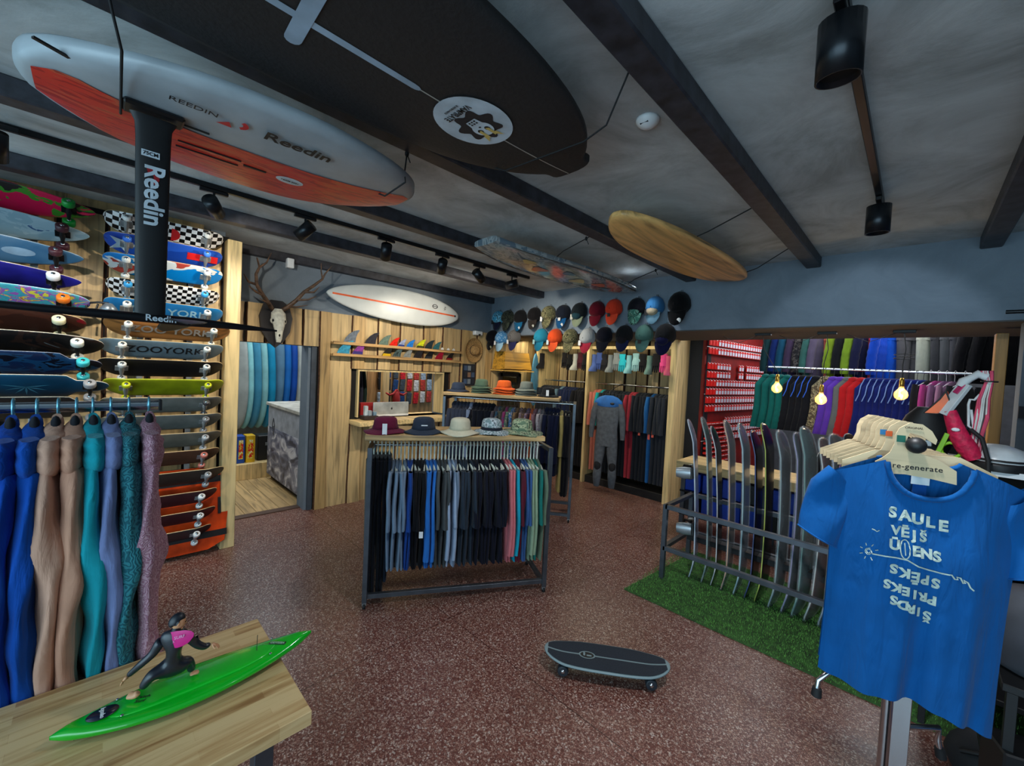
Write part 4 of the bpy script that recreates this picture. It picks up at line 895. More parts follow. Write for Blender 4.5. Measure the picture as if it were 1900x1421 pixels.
cap(1075, 588, 'black and green cap with a sage brim and star in the top row', (18, 26, 30), (130, 140, 116), tagc=(170, 170, 160), front=(26, 56, 66))
cap(1108, 586, 'maroon cap in the top row', (96, 12, 30), (96, 12, 30))
cap(1139, 583, 'bright coral red cap with a black tag in the top row', (220, 60, 34), (232, 74, 44), tagc=(24, 24, 26), tagpos=-.3)
cap(1181, 582, 'black cap with a green leafy front and brim in the top row', (20, 18, 26), cloth((60, 110, 96), (110, 160, 140), 'camo', 22), front=cloth((60, 110, 96), (110, 160, 140), 'camo', 22))
cap(1215, 580, 'blue cap with a beige front and pale brim in the top row', (50, 110, 160), (120, 160, 180), front=(170, 156, 130), tagc=(20, 20, 22))
cap(1260, 577, 'large plain black cap with a white badge, rightmost of the top row', (10, 10, 12), (10, 10, 12), badge=(214, 214, 210), sc=1.15)
cap(914, 634, 'black cap, leftmost of the lower row', (8, 8, 16), (8, 8, 16), badge=(160, 160, 120))
cap(931, 636, 'light blue lace-patterned cap in the lower row', cloth((70, 130, 180), (160, 190, 210), 'floral', 40), (150, 186, 206), tagc=(220, 220, 220))
cap(955, 634, 'striped grey cap with a violet brim in the lower row', cloth((60, 56, 60), (110, 106, 104), 'plaid', 30), (44, 44, 84), tagc=(220, 220, 220))
cap(1004, 634, 'turquoise cap in the lower row', (40, 140, 170), (30, 120, 150), tagc=(150, 190, 190))
cap(1030, 635, 'bright orange cap with a white tag in the lower row', (224, 80, 36), (232, 92, 48), tagc=(200, 220, 224))
cap(1058, 636, 'olive camouflage cap in the lower row', camo2, camo2)
cap(1090, 636, 'white grey cap with a crimson brim in the lower row', (170, 174, 176), (160, 40, 60), tagc=(220, 220, 220))
cap(1121, 634, 'black navy cap left of the smaller hand gloves in the lower row', (14, 16, 28), (14, 16, 28))
cap(1158, 632, 'black mesh cap with a navy brim in the lower row', mesh_b, (24, 30, 64), front=(30, 26, 30))
cap(1195, 632, 'sage green cap in the lower row', (76, 112, 102), (92, 126, 116), tagc=(50, 40, 34), tagpos=-.2)
cap(1234, 634, 'black cap with a dark navy front, rightmost of the lower row', mesh_b, (20, 20, 56), front=(20, 20, 56), sc=1.1)
# gloves and boots on pegs over the wetsuit rail
gl = [(-5.18, (24, 22, 26)), (-4.62, (20, 18, 22)), (-4.5, (16, 16, 18)), (-4.38, (160, 160, 156)), (-4.27, (60, 20, 30)), (-4.17, (20, 20, 24)),
      (-3.98, (70, 90, 150)), (-3.88, (60, 80, 140)), (-3.78, (24, 24, 30)), (-3.66, (110, 116, 120)), (-3.55, (120, 126, 130)), (-3.44, (40, 170, 190)), (-3.32, (110, 160, 170)), (-3.2, (130, 170, 176)), (-3.08, (20, 20, 24)), (-2.97, (90, 120, 116)), (-2.86, (24, 24, 28)), (-2.74, (210, 70, 130)), (-2.66, (200, 90, 120))]
gnames = {(70, 90, 150): 'violet blue', (60, 80, 140): 'dusky blue', (110, 116, 120): 'grey', (120, 126, 130): 'light grey', (40, 170, 190): 'turquoise', (110, 160, 170): 'pale teal', (130, 170, 176): 'icy blue', (90, 120, 116): 'sage', (210, 70, 130): 'hot pink', (200, 90, 120): 'rose pink', (160, 160, 156): 'pale grey', (60, 20, 30): 'dark red'}
for i, (x, c) in enumerate(gl):
    nm_ = gnames.get(c); dk = nm_ is None
    og = hang((x, 6.03, 2.36+.02*math.sin(i*2)), (1, 0, 0), (0, -1, 0), 'glove' if i % 3 else 'boot', cloth(c), ('black' if dk else nm_)+(' neoprene glove' if i % 3 else ' neoprene boot')+' above the wetsuits, %s from the left in the row' % ORD[i], None, None, yaw=PI/2 if i % 3 else .2)
    og.matrix_basis = og.matrix_basis @ Matrix.Diagonal((1.3, 1.3, 1.25, 1))
tag(obj('peg_rail', B().box((-3.93, 6.03, 2.34), (2.6, .03, .05), ch=.003), M_lightz), 'wooden peg rail for gloves above the wetsuits', 'peg rail')
# ================================================================ LEFT WALL THINGS
LX = -5.30
# antlers
an = thing('mounted_antlers', 'stag skull with long antlers on a dark shield above the doorway', 'antlers', basis((0, 1, 0), (-1, 0, 0), (0, 0, 1), (LX+.02, 1.44, 2.28)))
shp = [(0, -.27), (.08, -.2), (.15, -.08), (.17, .08), (.13, .22), (.06, .27), (-.06, .27), (-.13, .22), (-.17, .08), (-.15, -.08), (-.08, -.2)]
obj('shield', B().prism(shp, .035), plain((30, 28, 32), .5), an)
bone = plain((206, 204, 190), .6, var=.1, scale=30, bump=.3)
b = B(); b.loft([[V((.075*a_*math.cos(t)+0, -.05-dd+.05*a_*math.sin(t), z)) for t in [2*PI*k/12 for k in range(12)]] for a_, z, dd in ((.5, .17, .03), (1, .12, .04), (1.05, .05, .05), (.8, -.02, .07), (.55, -.1, .08), (.45, -.17, .08), (.3, -.21, .07))])
b.ell((.055, -.10, .03), (.03, .03, .035), 8, 6).ell((-.055, -.10, .03), (.03, .03, .035), 8, 6); obj('skull', b, bone, an)
b = B().ell((.055, -.125, .03), (.018, .012, .022), 8, 5).ell((-.055, -.125, .03), (.018, .012, .022), 8, 5).ell((0, -.14, -.13), (.014, .02, .03), 8, 5); obj('eye_socket', b, M_dark, an)
anm = plain((84, 62, 46), .6, var=.35, scale=22, bump=.5)
for s, w_ in ((-1, 1.0), (1, 1.0)):
    b = B()
    main = [(s*.05, -.05, .16), (s*.10, -.10, .21), (s*.17, -.14, .29), (s*.24, -.16, .39), (s*.25 if s < 0 else s*.36, -.17, .50), (s*.22 if s < 0 else s*.44, -.17, .58)]
    b.tube(main, [.024, .024, .021, .019, .016, .012], 8)
    e = main[-1]
    b.tube([e, (e[0]+.06*(1 if s < 0 else .3), e[1]-.02, e[2]+.06), (e[0]+(.10 if s < 0 else .09), e[1]-.04, e[2]+.17)], [.012, .010, .003], 7)
    b.tube([e, (e[0]-.03, e[1]-.03, e[2]+.08), (e[0]-.04, e[1]-.05, e[2]+(.09 if s < 0 else .17))], [.011, .008, .003], 7)
    b.tube([main[3], (s*.33, -.22, .40), (s*.38, -.25, .47)], [.014, .011, .003], 7)
    b.tube([main[2], (s*.26, -.24, .30), (s*.34, -.28, .35)], [.014, .011, .003], 7)
    b.tube([main[1], (s*.14, -.22, .20), (s*.24, -.30, .23)], [.014, .010, .003], 7)
    obj('antler', b, anm, an)
# white surfboard high on the wall
sw = thing('white_surfboard', 'white surfboard with an orange stripe and dark nose mounted on the grey wall', 'surfboard', basis((0, .998, -.03), (-.03*0, .03, .998), (1, 0, 0), (-5.20, 2.98, 2.705)))
SWf = lambda t: .235*max(0, 1-abs((t-.52)/(.52 if t < .52 else .49))**(2.0 if t < .52 else 2.6))**.62
srk = lambda t: -.05*max(0, (.5-t)*2)**2.4
obj('hull', board(2.0, SWf, .06, srk, None, 36, 8, .6), plain((206, 210, 208), .3, var=.02), sw)
zs_ = lambda x, y: srk(x/2.0+.5)+.0305
g = B(); poly(g, [(-.94, -.0), (.93, -.0)], .022, zs_); obj('stripe', g, plain((226, 92, 40), .4), sw)
lg = B(); lg.add([(.55+.045*math.cos(a)*r_, .085+.03*math.sin(a)*r_, .0315) for a in [2*PI*k/16 for k in range(17)] for r_ in (.8, 1.1)], [(2*i, 2*i+1, 2*i+3, 2*i+2) for i in range(16)]); lg.bar((.51, .085, .0315), (.59, .085, .0315), .008, .001)
obj('logo', lg, M_black, sw); letter('Vo', .05, M_black, sw, T(.73, .085, .033) @ Rz(PI/2), .01)
obj('leash_plug', B().lathe([(.001, 0), (.016, 0), (.016, .003), (.001, .003)], 10), M_black, sw, T(.93, .0, .03))
# fin shelves
for z, lab in ((2.135, 'upper narrow wooden shelf of surfboard fins'), (1.985, 'lower narrow wooden shelf of surfboard fins')):
    s = thing('fin_shelf', lab, 'shelf', (LX-.02, 2.08, z), 'narrow fin shelves'); obj('shelf_board', B().box((.05, 1.02, -.015), (.10, 2.04, .03), ch=.003).box((.095, 1.02, -.002), (.012, 2.04, .02)), wood((190, 150, 96), 'Y'), s)
def fin(y, z, s, c1, label, c2=None, grp=None, flat=0):
    t = thing('surf_fin', label, 'fin', basis((0, 1, 0), (-1, 0, 0), (0, 0, 1), (LX+.045, y, z)), grp)
    pts = [(-.06, 0), (-.045, .035), (-.02, .065), (.015, .09), (.05, .10), (.056, .096), (.04, .07), (.032, .04), (.03, .012), (.032, 0)]
    if flat: pts = [(-.03, 0), (-.02, .03), (0, .045), (.02, .03), (.03, 0)]
    m1 = c1 if isinstance(c1, bpy.types.Material) else plain(c1, .3, var=.2, scale=30)
    obj('blade', B().prism([(x*s, zz*s) for x, zz in pts], .008), m1, t, Rx(.12))
    obj('base_tab', B().box((-.014*s, 0, -.003 if False else .004), (.08*s, .011, .008)), c2 and plain(c2, .4) or m1, t)
    if c2: obj('base_colour', B().prism([(-.058*s, .002), (-.045*s, .03*s), (.03*s, .028*s), (.03*s, .002)], .0095), plain(c2, .4), t, Rx(.12))
for px_, s, c, c2, lab in ((652, 1.75, (104, 112, 122), None, 'large grey fin, first on the upper fin shelf'), (690, 1.7, (46, 46, 54), None, 'large charcoal fin, second on the upper fin shelf'), (714, 1.55, (96, 116, 104), None, 'grey green fin on the upper fin shelf'), (732, 1.3, (210, 34, 20), None, 'bright red fin on the upper fin shelf'), (746, 1.15, (140, 150, 180), (40, 60, 130), 'white and blue fin on the upper fin shelf'), (762, 1.2, (30, 110, 190), None, 'blue fin on the upper fin shelf'), (781, 1.4, (186, 190, 30), (60, 60, 30), 'yellow fin with a dark dot on the upper fin shelf'), (797, 1.45, (30, 44, 50), None, 'dark fin on the upper fin shelf right of the yellow one'), (811, 1.3, (40, 90, 96), None, 'dark teal fin on the upper fin shelf')):
    p = on_x(px_, 640, LX+.05); fin(p.y, 2.137, s, c, lab, c2)
for px_, k in ((821, 'first'), (832, 'second'), (842, 'last')):
    p = on_x(px_, 645, LX+.05); fin(p.y, 2.137, 1.0, (214, 214, 212), '%s of the three small white fins at the right end of the upper shelf' % k, flat=1)
for px_, s, c, c2, lab in ((640, 1.8, (60, 140, 170), None, 'large light blue fin, first on the lower fin shelf'), (666, 1.6, (130, 60, 130), (60, 50, 120), 'pink and purple fin on the lower fin shelf'), (719, 1.45, (34, 34, 30), (210, 170, 20), 'black fin with a yellow base on the lower fin shelf'), (738, 1.4, graphic([(16, 20, 24), (96, 120, 120)], 20, 1), None, 'black and pale patterned fin on the lower fin shelf'), (757, 1.35, (120, 124, 122), None, 'light grey fin on the lower fin shelf'), (777, 1.6, (30, 30, 34), None, 'plain black fin on the lower fin shelf'), (797, 1.45, (14, 18, 22), (40, 44, 48), 'black fin with white bars on the lower fin shelf'), (816, 1.45, (130, 16, 40), None, 'crimson fin on the lower fin shelf'), (835, 1.3, (26, 22, 22), (130, 20, 24), 'black and red fin at the right end of the lower fin shelf')):
    p = on_x(px_, 665, LX+.05); fin(p.y, 1.987, s, c, lab, c2)
# straw hat, sunglasses card, yellow box, frame, small blue board
sh = thing('straw_hat', 'brown straw hat hanging on the planks in the corner', 'hat', basis((0, 1, 0), (0, 0, 1), (1, 0, 0), (LX-.01, 4.42, 2.18)))
stw = plain((150, 116, 70), .85, var=.25, scale=60, bump=.4)
obj('brim', B().lathe([(.08, .02), (.12, .012), (.17, .02), (.19, .035), (.188, .03), (.12, .005), (.08, .01)], 24, 0, (0, 0, 0), None, 1.1, False), stw, sh)
obj('crown', B().lathe([(.085, .01), (.082, .06), (.07, .10), (.04, .115), (.001, .105)], 20), stw, sh); obj('band', B().lathe([(.088, .015), (.086, .035), (.084, .035), (.084, .015)], 20, cap=False), plain((60, 40, 26), .8), sh)
sg = thing('sunglasses_display', 'dark card of small packets hanging below the straw hat', 'display', (LX+.0, 4.34, 1.60)); obj('card', B().box((0, 0, .17), (.02, .26, .36)), plain((24, 28, 40), .7), sg)
for i in range(3):
    for j in range(3): obj('packet', B().box((.016, -.08+.08*i, .06+.11*j), (.012, .06, .08)), plain([(60, 80, 110), (110, 120, 130), (30, 34, 44), (130, 100, 80)][(i+2*j) % 4], .4), sg)
yb = thing('wall_box', 'yellow stained wooden box on the wall under the caps', 'wall box', (LX, 5.24, 1.86)); 
b = B(); b.add([(0, -.38, .02), (.30, -.36, .04), (.30, .33, .04), (0, .35, .02), (0, -.33, .34), (.24, -.31, .34), (.24, .29, .34), (0, .31, .34)], [(3, 2, 1, 0), (4, 5, 6, 7), (0, 1, 5, 4), (1, 2, 6, 5), (2, 3, 7, 6), (3, 0, 4, 7)]); obj('box_body', b, wood((206, 150, 50), 'Y'), yb)
obj('bottom_board', B().box((.16, -.02, .01), (.34, .76, .02)), wood((206, 160, 80), 'Y'), yb)
fr = thing('dark_frame', 'dark framed mirror below the yellow wooden box', 'frame', (LX, 5.30, 1.2))
obj('frame', B().box((.02, -.24, .3), (.04, .07, .64)).box((.02, .24, .3), (.04, .07, .64)).box((.02, 0, .6), (.04, .5, .07)).box((.02, 0, -.0), (.04, .5, .07)), plain((40, 32, 28), .6), fr); obj('mirror', B().box((.008, 0, .3), (.01, .44, .56)), plain((130, 120, 96), .08, .9, var=0), fr)
bs = thing('small_blue_board', 'small light blue surfboard standing in the corner beside the yellow box', 'surfboard', basis((0, 0, 1), (0.3, -.954, 0), (.954, .3, 0), (-5.16, 5.84, 1.72))); obj('hull', board(1.0, lambda t: .16*max(0, 1-abs((t-.4)/(.4 if t < .4 else .6))**2.2)**.55, .03), [plain((70, 136, 176), .3)], bs)
obj('pinline', poly(poly(B(), [((t-.5)*1.0, .155*max(0, 1-abs((t-.4)/(.4 if t < .4 else .6))**2.2)**.55) for t in [i/24 for i in range(1, 24)]], .012, lambda x, y: .016), [((t-.5)*1.0, -.155*max(0, 1-abs((t-.4)/(.4 if t < .4 else .6))**2.2)**.55) for t in [i/24 for i in range(1, 24)]], .012, lambda x, y: .016), plain((150, 186, 200), .4), bs)
# serving opening with its counter and what stands behind it
ct = thing('counter', 'thick pale wood counter board in the wall opening', 'counter', (-5.3, 3.15, 1.12)); obj('counter_top', B().box((-.1, 0, -.03), (.75, 1.56, .06), ch=.004), M_light, ct)
obj('opening_frame', B().box((-.12, -.69, .34), (.24, .02, .62)).box((-.12, .69, .34), (.24, .02, .62)).box((-.12, 0, .66), (.24, 1.4, .02)), M_lightz, ct)
im = thing('computer', 'silver desktop computer seen from behind on the counter', 'computer', basis((0, .99, .1), (-.99, 0, 0), (0, -.1, .99) if False else (0, 0, 1), (-5.42, 3.05, 1.125)) if False else (-5.42, 3.02, 1.125))
obj('screen_back', B().box((0, 0, .115), (.03, .56, .19), ch=.008), plain((176, 182, 184), .3, .3), im); obj('chin', B().box((.002, 0, .018), (.034, .56, .03), ch=.004), M_white, im)
lg = B(); lg.ell((.0165, 0, .115), (.001, .014, .016), 10, 6); lg.ell((.0165, .004, .137), (.001, .003, .006), 8, 4, 0, Matrix.Rotation(-.5, 3, 'X')); obj('logo', lg, M_black, im)
rb_ = thing('red_box', 'flat dark red box standing behind the computer', 'box', (-5.52, 2.80, 1.125)); obj('box_body', B().box((0, 0, .1), (.06, .42, .2), ch=.004), plain((150, 20, 24), .6), rb_)
lg_ = thing('till_tray', 'low dark tray at the left end of the counter', 'tray', (-5.25, 2.60, 1.125)); obj('tray', B().box((0, 0, .025), (.16, .2, .05), ch=.004), plain((46, 34, 32), .6), lg_)
for y_, h_, c, lab in ((2.56, .13, (190, 200, 204), 'tall white carton on the tray'), (2.6, .07, (150, 160, 166), 'short white carton on the tray'), (2.67, .05, (120, 150, 170), 'small pale blue carton on the tray')): tag(obj('carton', B().box((-5.27+.03*(y_ > 2.58), y_, 1.175+h_/2), (.05, .045, h_), ch=.003), plain(c, .5)), lab, 'carton')
struct('wall_stockroom', B().box((-7.0, 4.3, 1.5), (.08, 3.0, 3.0)).box((-6.2, 2.42, 1.5), (1.5, .06, 3.0)), wood((190, 150, 100), 'Z'))
rr = random.Random(11)
pk = [(30, 30, 34), (190, 30, 40), (150, 170, 190), (24, 60, 110), (210, 210, 210), (24, 24, 28), (60, 70, 80), (180, 60, 50)]
PKM = mats(B().box((0, 0, 0), (.05, .10, .22), ch=.012).mesh('pouch'), [None])
k = 0
for j, z in enumerate((1.72, 1.50, 1.25)):
    for i in range(8):
        c = pk[(i*3+j*5) % 8]; nmc = {0: 'black', 1: 'red', 2: 'pale blue', 3: 'blue', 4: 'white', 5: 'black', 6: 'grey', 7: 'coral'}[(i*3+j*5) % 8]
        o = inst('pouch', PKM, plain(c, .5, var=.3, scale=30), None, T(-6.92, 3.62+i*.15, z+rr.uniform(-.02, .02)) @ Rx(rr.uniform(-.1, .1)))
        tag(o, '%s pouch behind the counter, %s row, %s from the left' % (nmc, ('top', 'middle', 'bottom')[j], ORD[i]), 'pouch')
for i in range(3): hang((-5.98-.02*i, 2.62+.07*i, 1.95), (0, 1, 0), (1, 0, 0), 'jacket', cloth([(20, 22, 34), (44, 46, 60), (30, 50, 44)][i]), ['black jacket at the left of the wall opening', 'slate jacket at the left of the wall opening', 'dark green jacket at the left of the wall opening'][i], None, None)
for i in range(2): tag(obj('stock_post', B().box((-6.6, 3.12+i*.42, 1.1), (.08, .12, 2.2)), M_lightz), 'wooden post behind the counter, %s of two' % ('left' if i == 0 else 'right'), 'post')
rs = thing('red_strap_bag', 'red strapped bag hanging behind the computer', 'bag', (-6.3, 3.60, 1.2)); b = B(); [b.tube([(0, 0, .25), (0, .05*s, .18), (0, .13*s, .16), (0, .2*s, .2)], [.02, .025, .02, .01], 6) for s in (-1, 1)]; b.ell((0, 0, .08), (.05, .07, .16), 10, 6); obj('bag_body', b, plain((180, 44, 44), .7), rs)
# ================================================================ ROOM BEHIND THE DOORWAY
sbd = [(1.50, (150, 156, 154), 'grey white'), (1.58, (130, 190, 196), 'mint white'), (1.70, (60, 130, 160), 'steel blue'), (1.80, (126, 180, 184), 'pale mint'), (1.92, (20, 130, 170), 'bright turquoise'), (2.06, (84, 120, 146), 'dusty blue'), (2.17, (24, 100, 176), 'azure blue'), (2.28, (16, 70, 156), 'royal blue'), (2.38, (170, 176, 172), 'off white'), (2.49, (16, 130, 168), 'cyan blue'), (2.66, (30, 96, 150), 'deep sky blue'), (2.82, (96, 104, 140), 'lavender grey')]
for i, (y, c, nm_) in enumerate(sbd):
    a = .95; M = basis((-.03, -.08 if i < 5 else -.02, .99), (math.cos(a), math.sin(a), 0), (math.sin(a), -math.cos(a), 0), (-8.25, y+.13, .62+1.05+.05*(i > 4)))
    t = thing('surfboard', nm_+' surfboard standing in the room beyond the doorway', 'surfboard', M); obj('hull', board(2.1, lambda t: .24*max(0, 1-abs(2*t-1)**2.4)**.6, .045, lambda t: -.10*abs(2*t-1)**2.2 if t < .5 else -.03*abs(2*t-1)**2, None, 24, 6), plain(c, .3, var=.12, scale=3), t)
wc = thing('wave_counter', 'white box counter printed with a grey wave picture inside the doorway', 'counter', (-6.43, 2.15, 0))
obj('box_body', B().box((0, 0, .62), (1.45, .52, 1.08), ch=.004), plain((160, 166, 176), .6), wc); obj('counter_top', B().box((0, 0, 1.18), (1.50, .58, .045), ch=.004), plain((190, 188, 178), .5), wc); obj('plinth', B().box((0, 0, .06), (1.3, .44, .08)), M_dark, wc)
def wave_print():
    t = NT('wave_print'); setp(t.b, .5); nz = t.n('ShaderNodeTexNoise'); nz.inputs['Scale'].default_value = 3; nz.inputs['Detail'].default_value = 7; nz.inputs['Distortion'].default_value = 1.6; t.l(t.coord((1, 1, 1.6), rot=(0, .5, 0)), nz.inputs['Vector'])
    t.l(t.ramp(nz.outputs[0], [(.36, (54, 58, 76)), (.48, (110, 118, 142)), (.55, (150, 154, 172)), (.64, (216, 218, 226))]), t.b.inputs['Base Color']); return t.m
obj('wave_picture', B().box((0, -.262, .46), (1.44, .004, .74)), wave_print(), wc)
b = B(); Q = [(-.5, .88), (-.44, .98), (-.38, .88), (-.44, .72)]
for i in range(4): b.bar((Q[i][0], -.266, Q[i][1]), (Q[(i+1) % 4][0], -.266, Q[(i+1) % 4][1]), .004, .012)
b.bar((-.49, -.266, .85), (-.39, -.266, .85), .004, .012); obj('emblem', b, plain((30, 32, 40), .5), wc)
stp = thing('display_step', 'low pale plywood step inside the doorway', 'step', (-7.5, 1.5, 0)); obj('box_body', B().box((0, 0, .12), (.55, 1.3, .24), ch=.004), M_lightz, stp)
for x, y, w_, d_, h_, c, lab in ((-7.42, 1.70, .10, .12, .42, (210, 170, 20), 'yellow and red printed box on the low step'), (-7.42, 1.57, .10, .1, .42, (20, 70, 160), 'blue and red printed box on the low step'), (-7.45, 1.44, .1, .12, .44, (60, 110, 130), 'teal printed box at the left on the low step')):
    t = thing('printed_box', lab, 'box', (x, y, .242)); obj('box_body', B().box((0, 0, h_/2), (w_*2, d_, h_), ch=.003), plain(c, .4), t); obj('red_print', B().box((w_+.001, 0, h_*.5), (.002, d_*.6, h_*.7)), graphic([(200, 30, 30), (220, 200, 60), (220, 220, 220), (30, 70, 160)], 16, .5), t)
bk = thing('black_case', 'black hard case on the low step beside the printed boxes', 'case', (-7.5, 1.93, .242)); obj('case_body', B().box((0, 0, .2), (.24, .24, .4), ch=.012), M_black, bk); obj('latch', B().box((.122, 0, .26), (.006, .03, .05)), M_alu, bk)

# ================================================================ HOODIES
HX, HZ = -1.96, 1.715
rl = thing('garment_rail', 'chrome oval garment rail carrying the hooded sweatshirts at the left', 'clothes rail', (HX, .16, HZ))
rg = [[V((.009*math.cos(a), y, .017*math.sin(a)-.01)) for a in [2*PI*k/12 for k in range(12)]] for y in (0, -1.1)]
obj('tube', B().loft(rg), M_chrome, rl); obj('end_cap', B().box((0, .004, -.01), (.022, .01, .04), ch=.002), M_black, rl)
obj('leg', B().tube([(0, -1.0, -.03), (0, -1.0, -HZ+.01)], .016, 8), M_chrome, rl)
def hoodie(y, mat, label, seed, zt=0):
    r = random.Random(seed); M = basis((0, 1, 0), (-1, 0, 0), (0, 0, 1), (HX, y, HZ)) @ Rz(r.uniform(-.06, .06)); ph = r.random()*6
    t = thing('hooded_sweatshirt', label, 'sweatshirt', M)
    b1 = r.uniform(.3, .65)
    b = B(); rings = []
    for i in range(23):
        f = i/22; z = -.14-.67*f; w_ = .245*(.4+.6*min(1, f*6)); th = .026+.014*math.sin(f*3)
        ring = []
        for k in range(28):
            a = 2*PI*k/28; fo = 1+.30*math.sin(5*a+ph+f*2.5)*min(1, f*2)+.16*math.sin(9*a+f*6)
            ring.append(V((.85*th*math.cos(a)*fo+.004*math.sin(f*8+ph), w_*math.sin(a), z)))
        rings.append(ring)
    obj('body', b.loft(rings), mat, t)
    obj('hem', B().loft([[V((.03*math.cos(a), .225*math.sin(a), z)) for a in [2*PI*k/24 for k in range(24)]] for z in (-.80, -.87)]), mat, t)
    for s in (-1, 1):
        rings = []
        for i in range(29):
            f = i/28; z = -.165-.66*f; cy = s*(.215+.035*math.sin(f*2.2)); cx = .004*math.sin(f*7+ph+s)+.006*math.sin(f*3+ph)
            rx = .024+.012*math.exp(-((f-b1)/.10)**2)-.006*math.exp(-((f-b1-.22)/.08)**2)+.004*math.sin(f*PI)+.003*math.sin(f*26+ph)+.004*math.sin(f*11+ph); ry = (.085-.025*f)*(.55+.45*min(1, f*7))
            rings.append([V((cx+rx*math.cos(a)*(1+.30*math.sin(3*a+f*9+ph)), cy+ry*math.sin(a)*(1+.10*math.sin(4*a+f*12)), z)) for a in [2*PI*k/18 for k in range(18)]])
        obj('sleeve', B().loft(rings), mat, t)
        obj('cuff', B().loft([[V((.014+.026*c_2*math.cos(a)*(1+.08*math.cos(9*a)), s*.238+.042*c_2*math.sin(a), z)) for a in [2*PI*k/20 for k in range(20)]] for z, c_2 in ((-.81, 1), (-.84, 1.08), (-.885, .95))]), mat, t)
    b = B(); rings = []
    for i in range(15):
        f = i/14; z = -.04-.10*f; yy = -.05-.15*f**1.2; rr_ = .020+.030*math.sin(min(1, f*1.25)*PI*.62); 
        rings.append([V((.55*rr_*math.cos(a)*(1+.2*math.sin(6*f*PI+a)), yy+rr_*1.15*math.sin(a)*(1+.06*math.sin(14*f+ph)), z+.012*math.sin(a))) for a in [2*PI*k/16 for k in range(16)]])
    obj('hood', b.loft(rings), mat, t)
    rings = [[V((.030*q_*math.cos(a)*(1+.12*math.sin(4*a+ph)), -.20+.085*q_*math.sin(a), z+.085)) for a in [2*PI*k/18 for k in range(18)]] for z, q_ in ((-.165, .6), (-.185, 1), (-.205, .92), (-.222, 1.05), (-.245, .95), (-.265, .7))]
    obj('hood_fold', B().loft(rings), mat, t)
    obj('lining', B().ell((0, -.07, -.06), (.012, .022, .03), 10, 6), plain((20, 22, 30), .9), t)
    h = thing('hanger', 'steel hanger of the '+label.split(' on ')[0], 'hanger', M, 'hangers of the sweatshirts'); h['label'] = 'steel hanger hook on the chrome rail, %s from the right end' % ORD[seed-3]; obj('hook', B().tube([(0, -.012, -.03), (0, -.022, -.01), (0, -.018, .012), (0, 0, .018), (0, .018, .010), (0, .02, -.02), (0, .0, -.06), (0, -.01, -.10)], .0035, 6), plain((110, 170, 190), .25, .7), h)
hood = [(.133, cloth((178, 138, 150), (150, 104, 120), 'swirl', 30), 'mauve ribbed hooded sweatshirt, rightmost on the rail'), (.081, cloth((30, 84, 96), (50, 120, 130), 'swirl', 22), 'dark green swirl-patterned hooded sweatshirt on the rail'), (.035, cloth((112, 124, 168)), 'lavender blue hooded sweatshirt on the rail'),
        (-.008, cloth((20, 146, 160)), 'turquoise hooded sweatshirt on the rail'), (-.045, cloth((190, 140, 116)), 'peach beige hooded sweatshirt next to the turquoise one'), (-.085, cloth((198, 152, 130)), 'light beige hooded sweatshirt right of the blue ones'), (-.130, cloth((10, 72, 160)), 'royal blue hooded sweatshirt beside the beige ones'), (-.178, cloth((8, 66, 158)), 'royal blue hooded sweatshirt, second from the left edge of the picture'), (-.23, cloth((10, 60, 150)), 'royal blue hooded sweatshirt at the left edge of the picture')]
for i, (y, m, lab) in enumerate(hood): hoodie(y, m, lab, i+3)
# ================================================================ TABLE WITH SURFER TOY
M_butch = None
def butcher():
    t = NT('butcher_block'); setp(t.b, .35, spec=.4); co = t.coord()
    bk = t.n('ShaderNodeTexBrick'); bk.inputs['Scale'].default_value = 1; bk.inputs['Brick Width'].default_value = .32; bk.inputs['Row Height'].default_value = .035; bk.inputs['Mortar Size'].default_value = .0004; bk.inputs['Color1'].default_value = (.0, 0, 0, 1); bk.inputs['Color2'].default_value = (1, 1, 1, 1); bk.inputs['Mortar'].default_value = (.3, .3, .3, 1)
    mp = t.coord(rot=(0, 0, PI/2)); t.l(mp, bk.inputs['Vector'])
    nz = t.n('ShaderNodeTexNoise'); nz.inputs['Scale'].default_value = 1; nz.inputs['Detail'].default_value = 6; nz.inputs['Distortion'].default_value = .6; t.l(t.coord((60, 4, 60)), nz.inputs['Vector'])
    a = t.n('ShaderNodeMath', operation='MULTIPLY_ADD'); a.inputs[1].default_value = .35; t.l(bk.outputs[0], a.inputs[0]); t.l(nz.outputs[0], a.inputs[2])
    t.l(t.ramp(a.outputs[0], [(.35, (150, 108, 66)), (.55, (190, 152, 102)), (.8, (212, 180, 130))]), t.b.inputs['Base Color']); return t.m
tb = thing('display_table', 'butcher-block wooden table in the foreground with the surfer toy on it', 'table', (-1.38, -.3, 0))
obj('table_top', B().box((0, 0, .93), (.54, 1.44, .04), ch=.002), butcher(), tb)
for x in (-.2, .2):
    for y in (-.64, .62): obj('leg', B().bar((x, y, 0), (x, y, .91), .045, .045, up=(0, 1, 0)), M_steel, tb)
obj('apron', B().bar((.2, -.62, .885), (.2, .60, .885), .03, .04), M_steel, tb); obj('apron', B().bar((-.2, -.62, .885), (-.2, .60, .885), .03, .04), M_steel, tb); obj('apron', B().bar((-.2, .62, .885), (.2, .62, .885), .03, .04), M_steel, tb)
A0 = on_z(92, 1379, .965); A1 = on_z(577, 1178, .99); ax = (A1-A0); AL = ax.length; ax.normalize(); ay = V((0, 0, 1)).cross(ax).normalized(); az = ax.cross(ay)
ts = thing('toy_surf_kayak', 'bright green pointed toy surf board lying on the wooden table', 'toy boat', basis(ax, ay, az, (A0+A1)/2))
kw_ = lambda t: .080*max(0, 1-abs((t-.46)/(.46 if t < .46 else .54))**1.9)**.9+.001
M_green = plain((6, 172, 30), .18, var=.03, coat=.6)
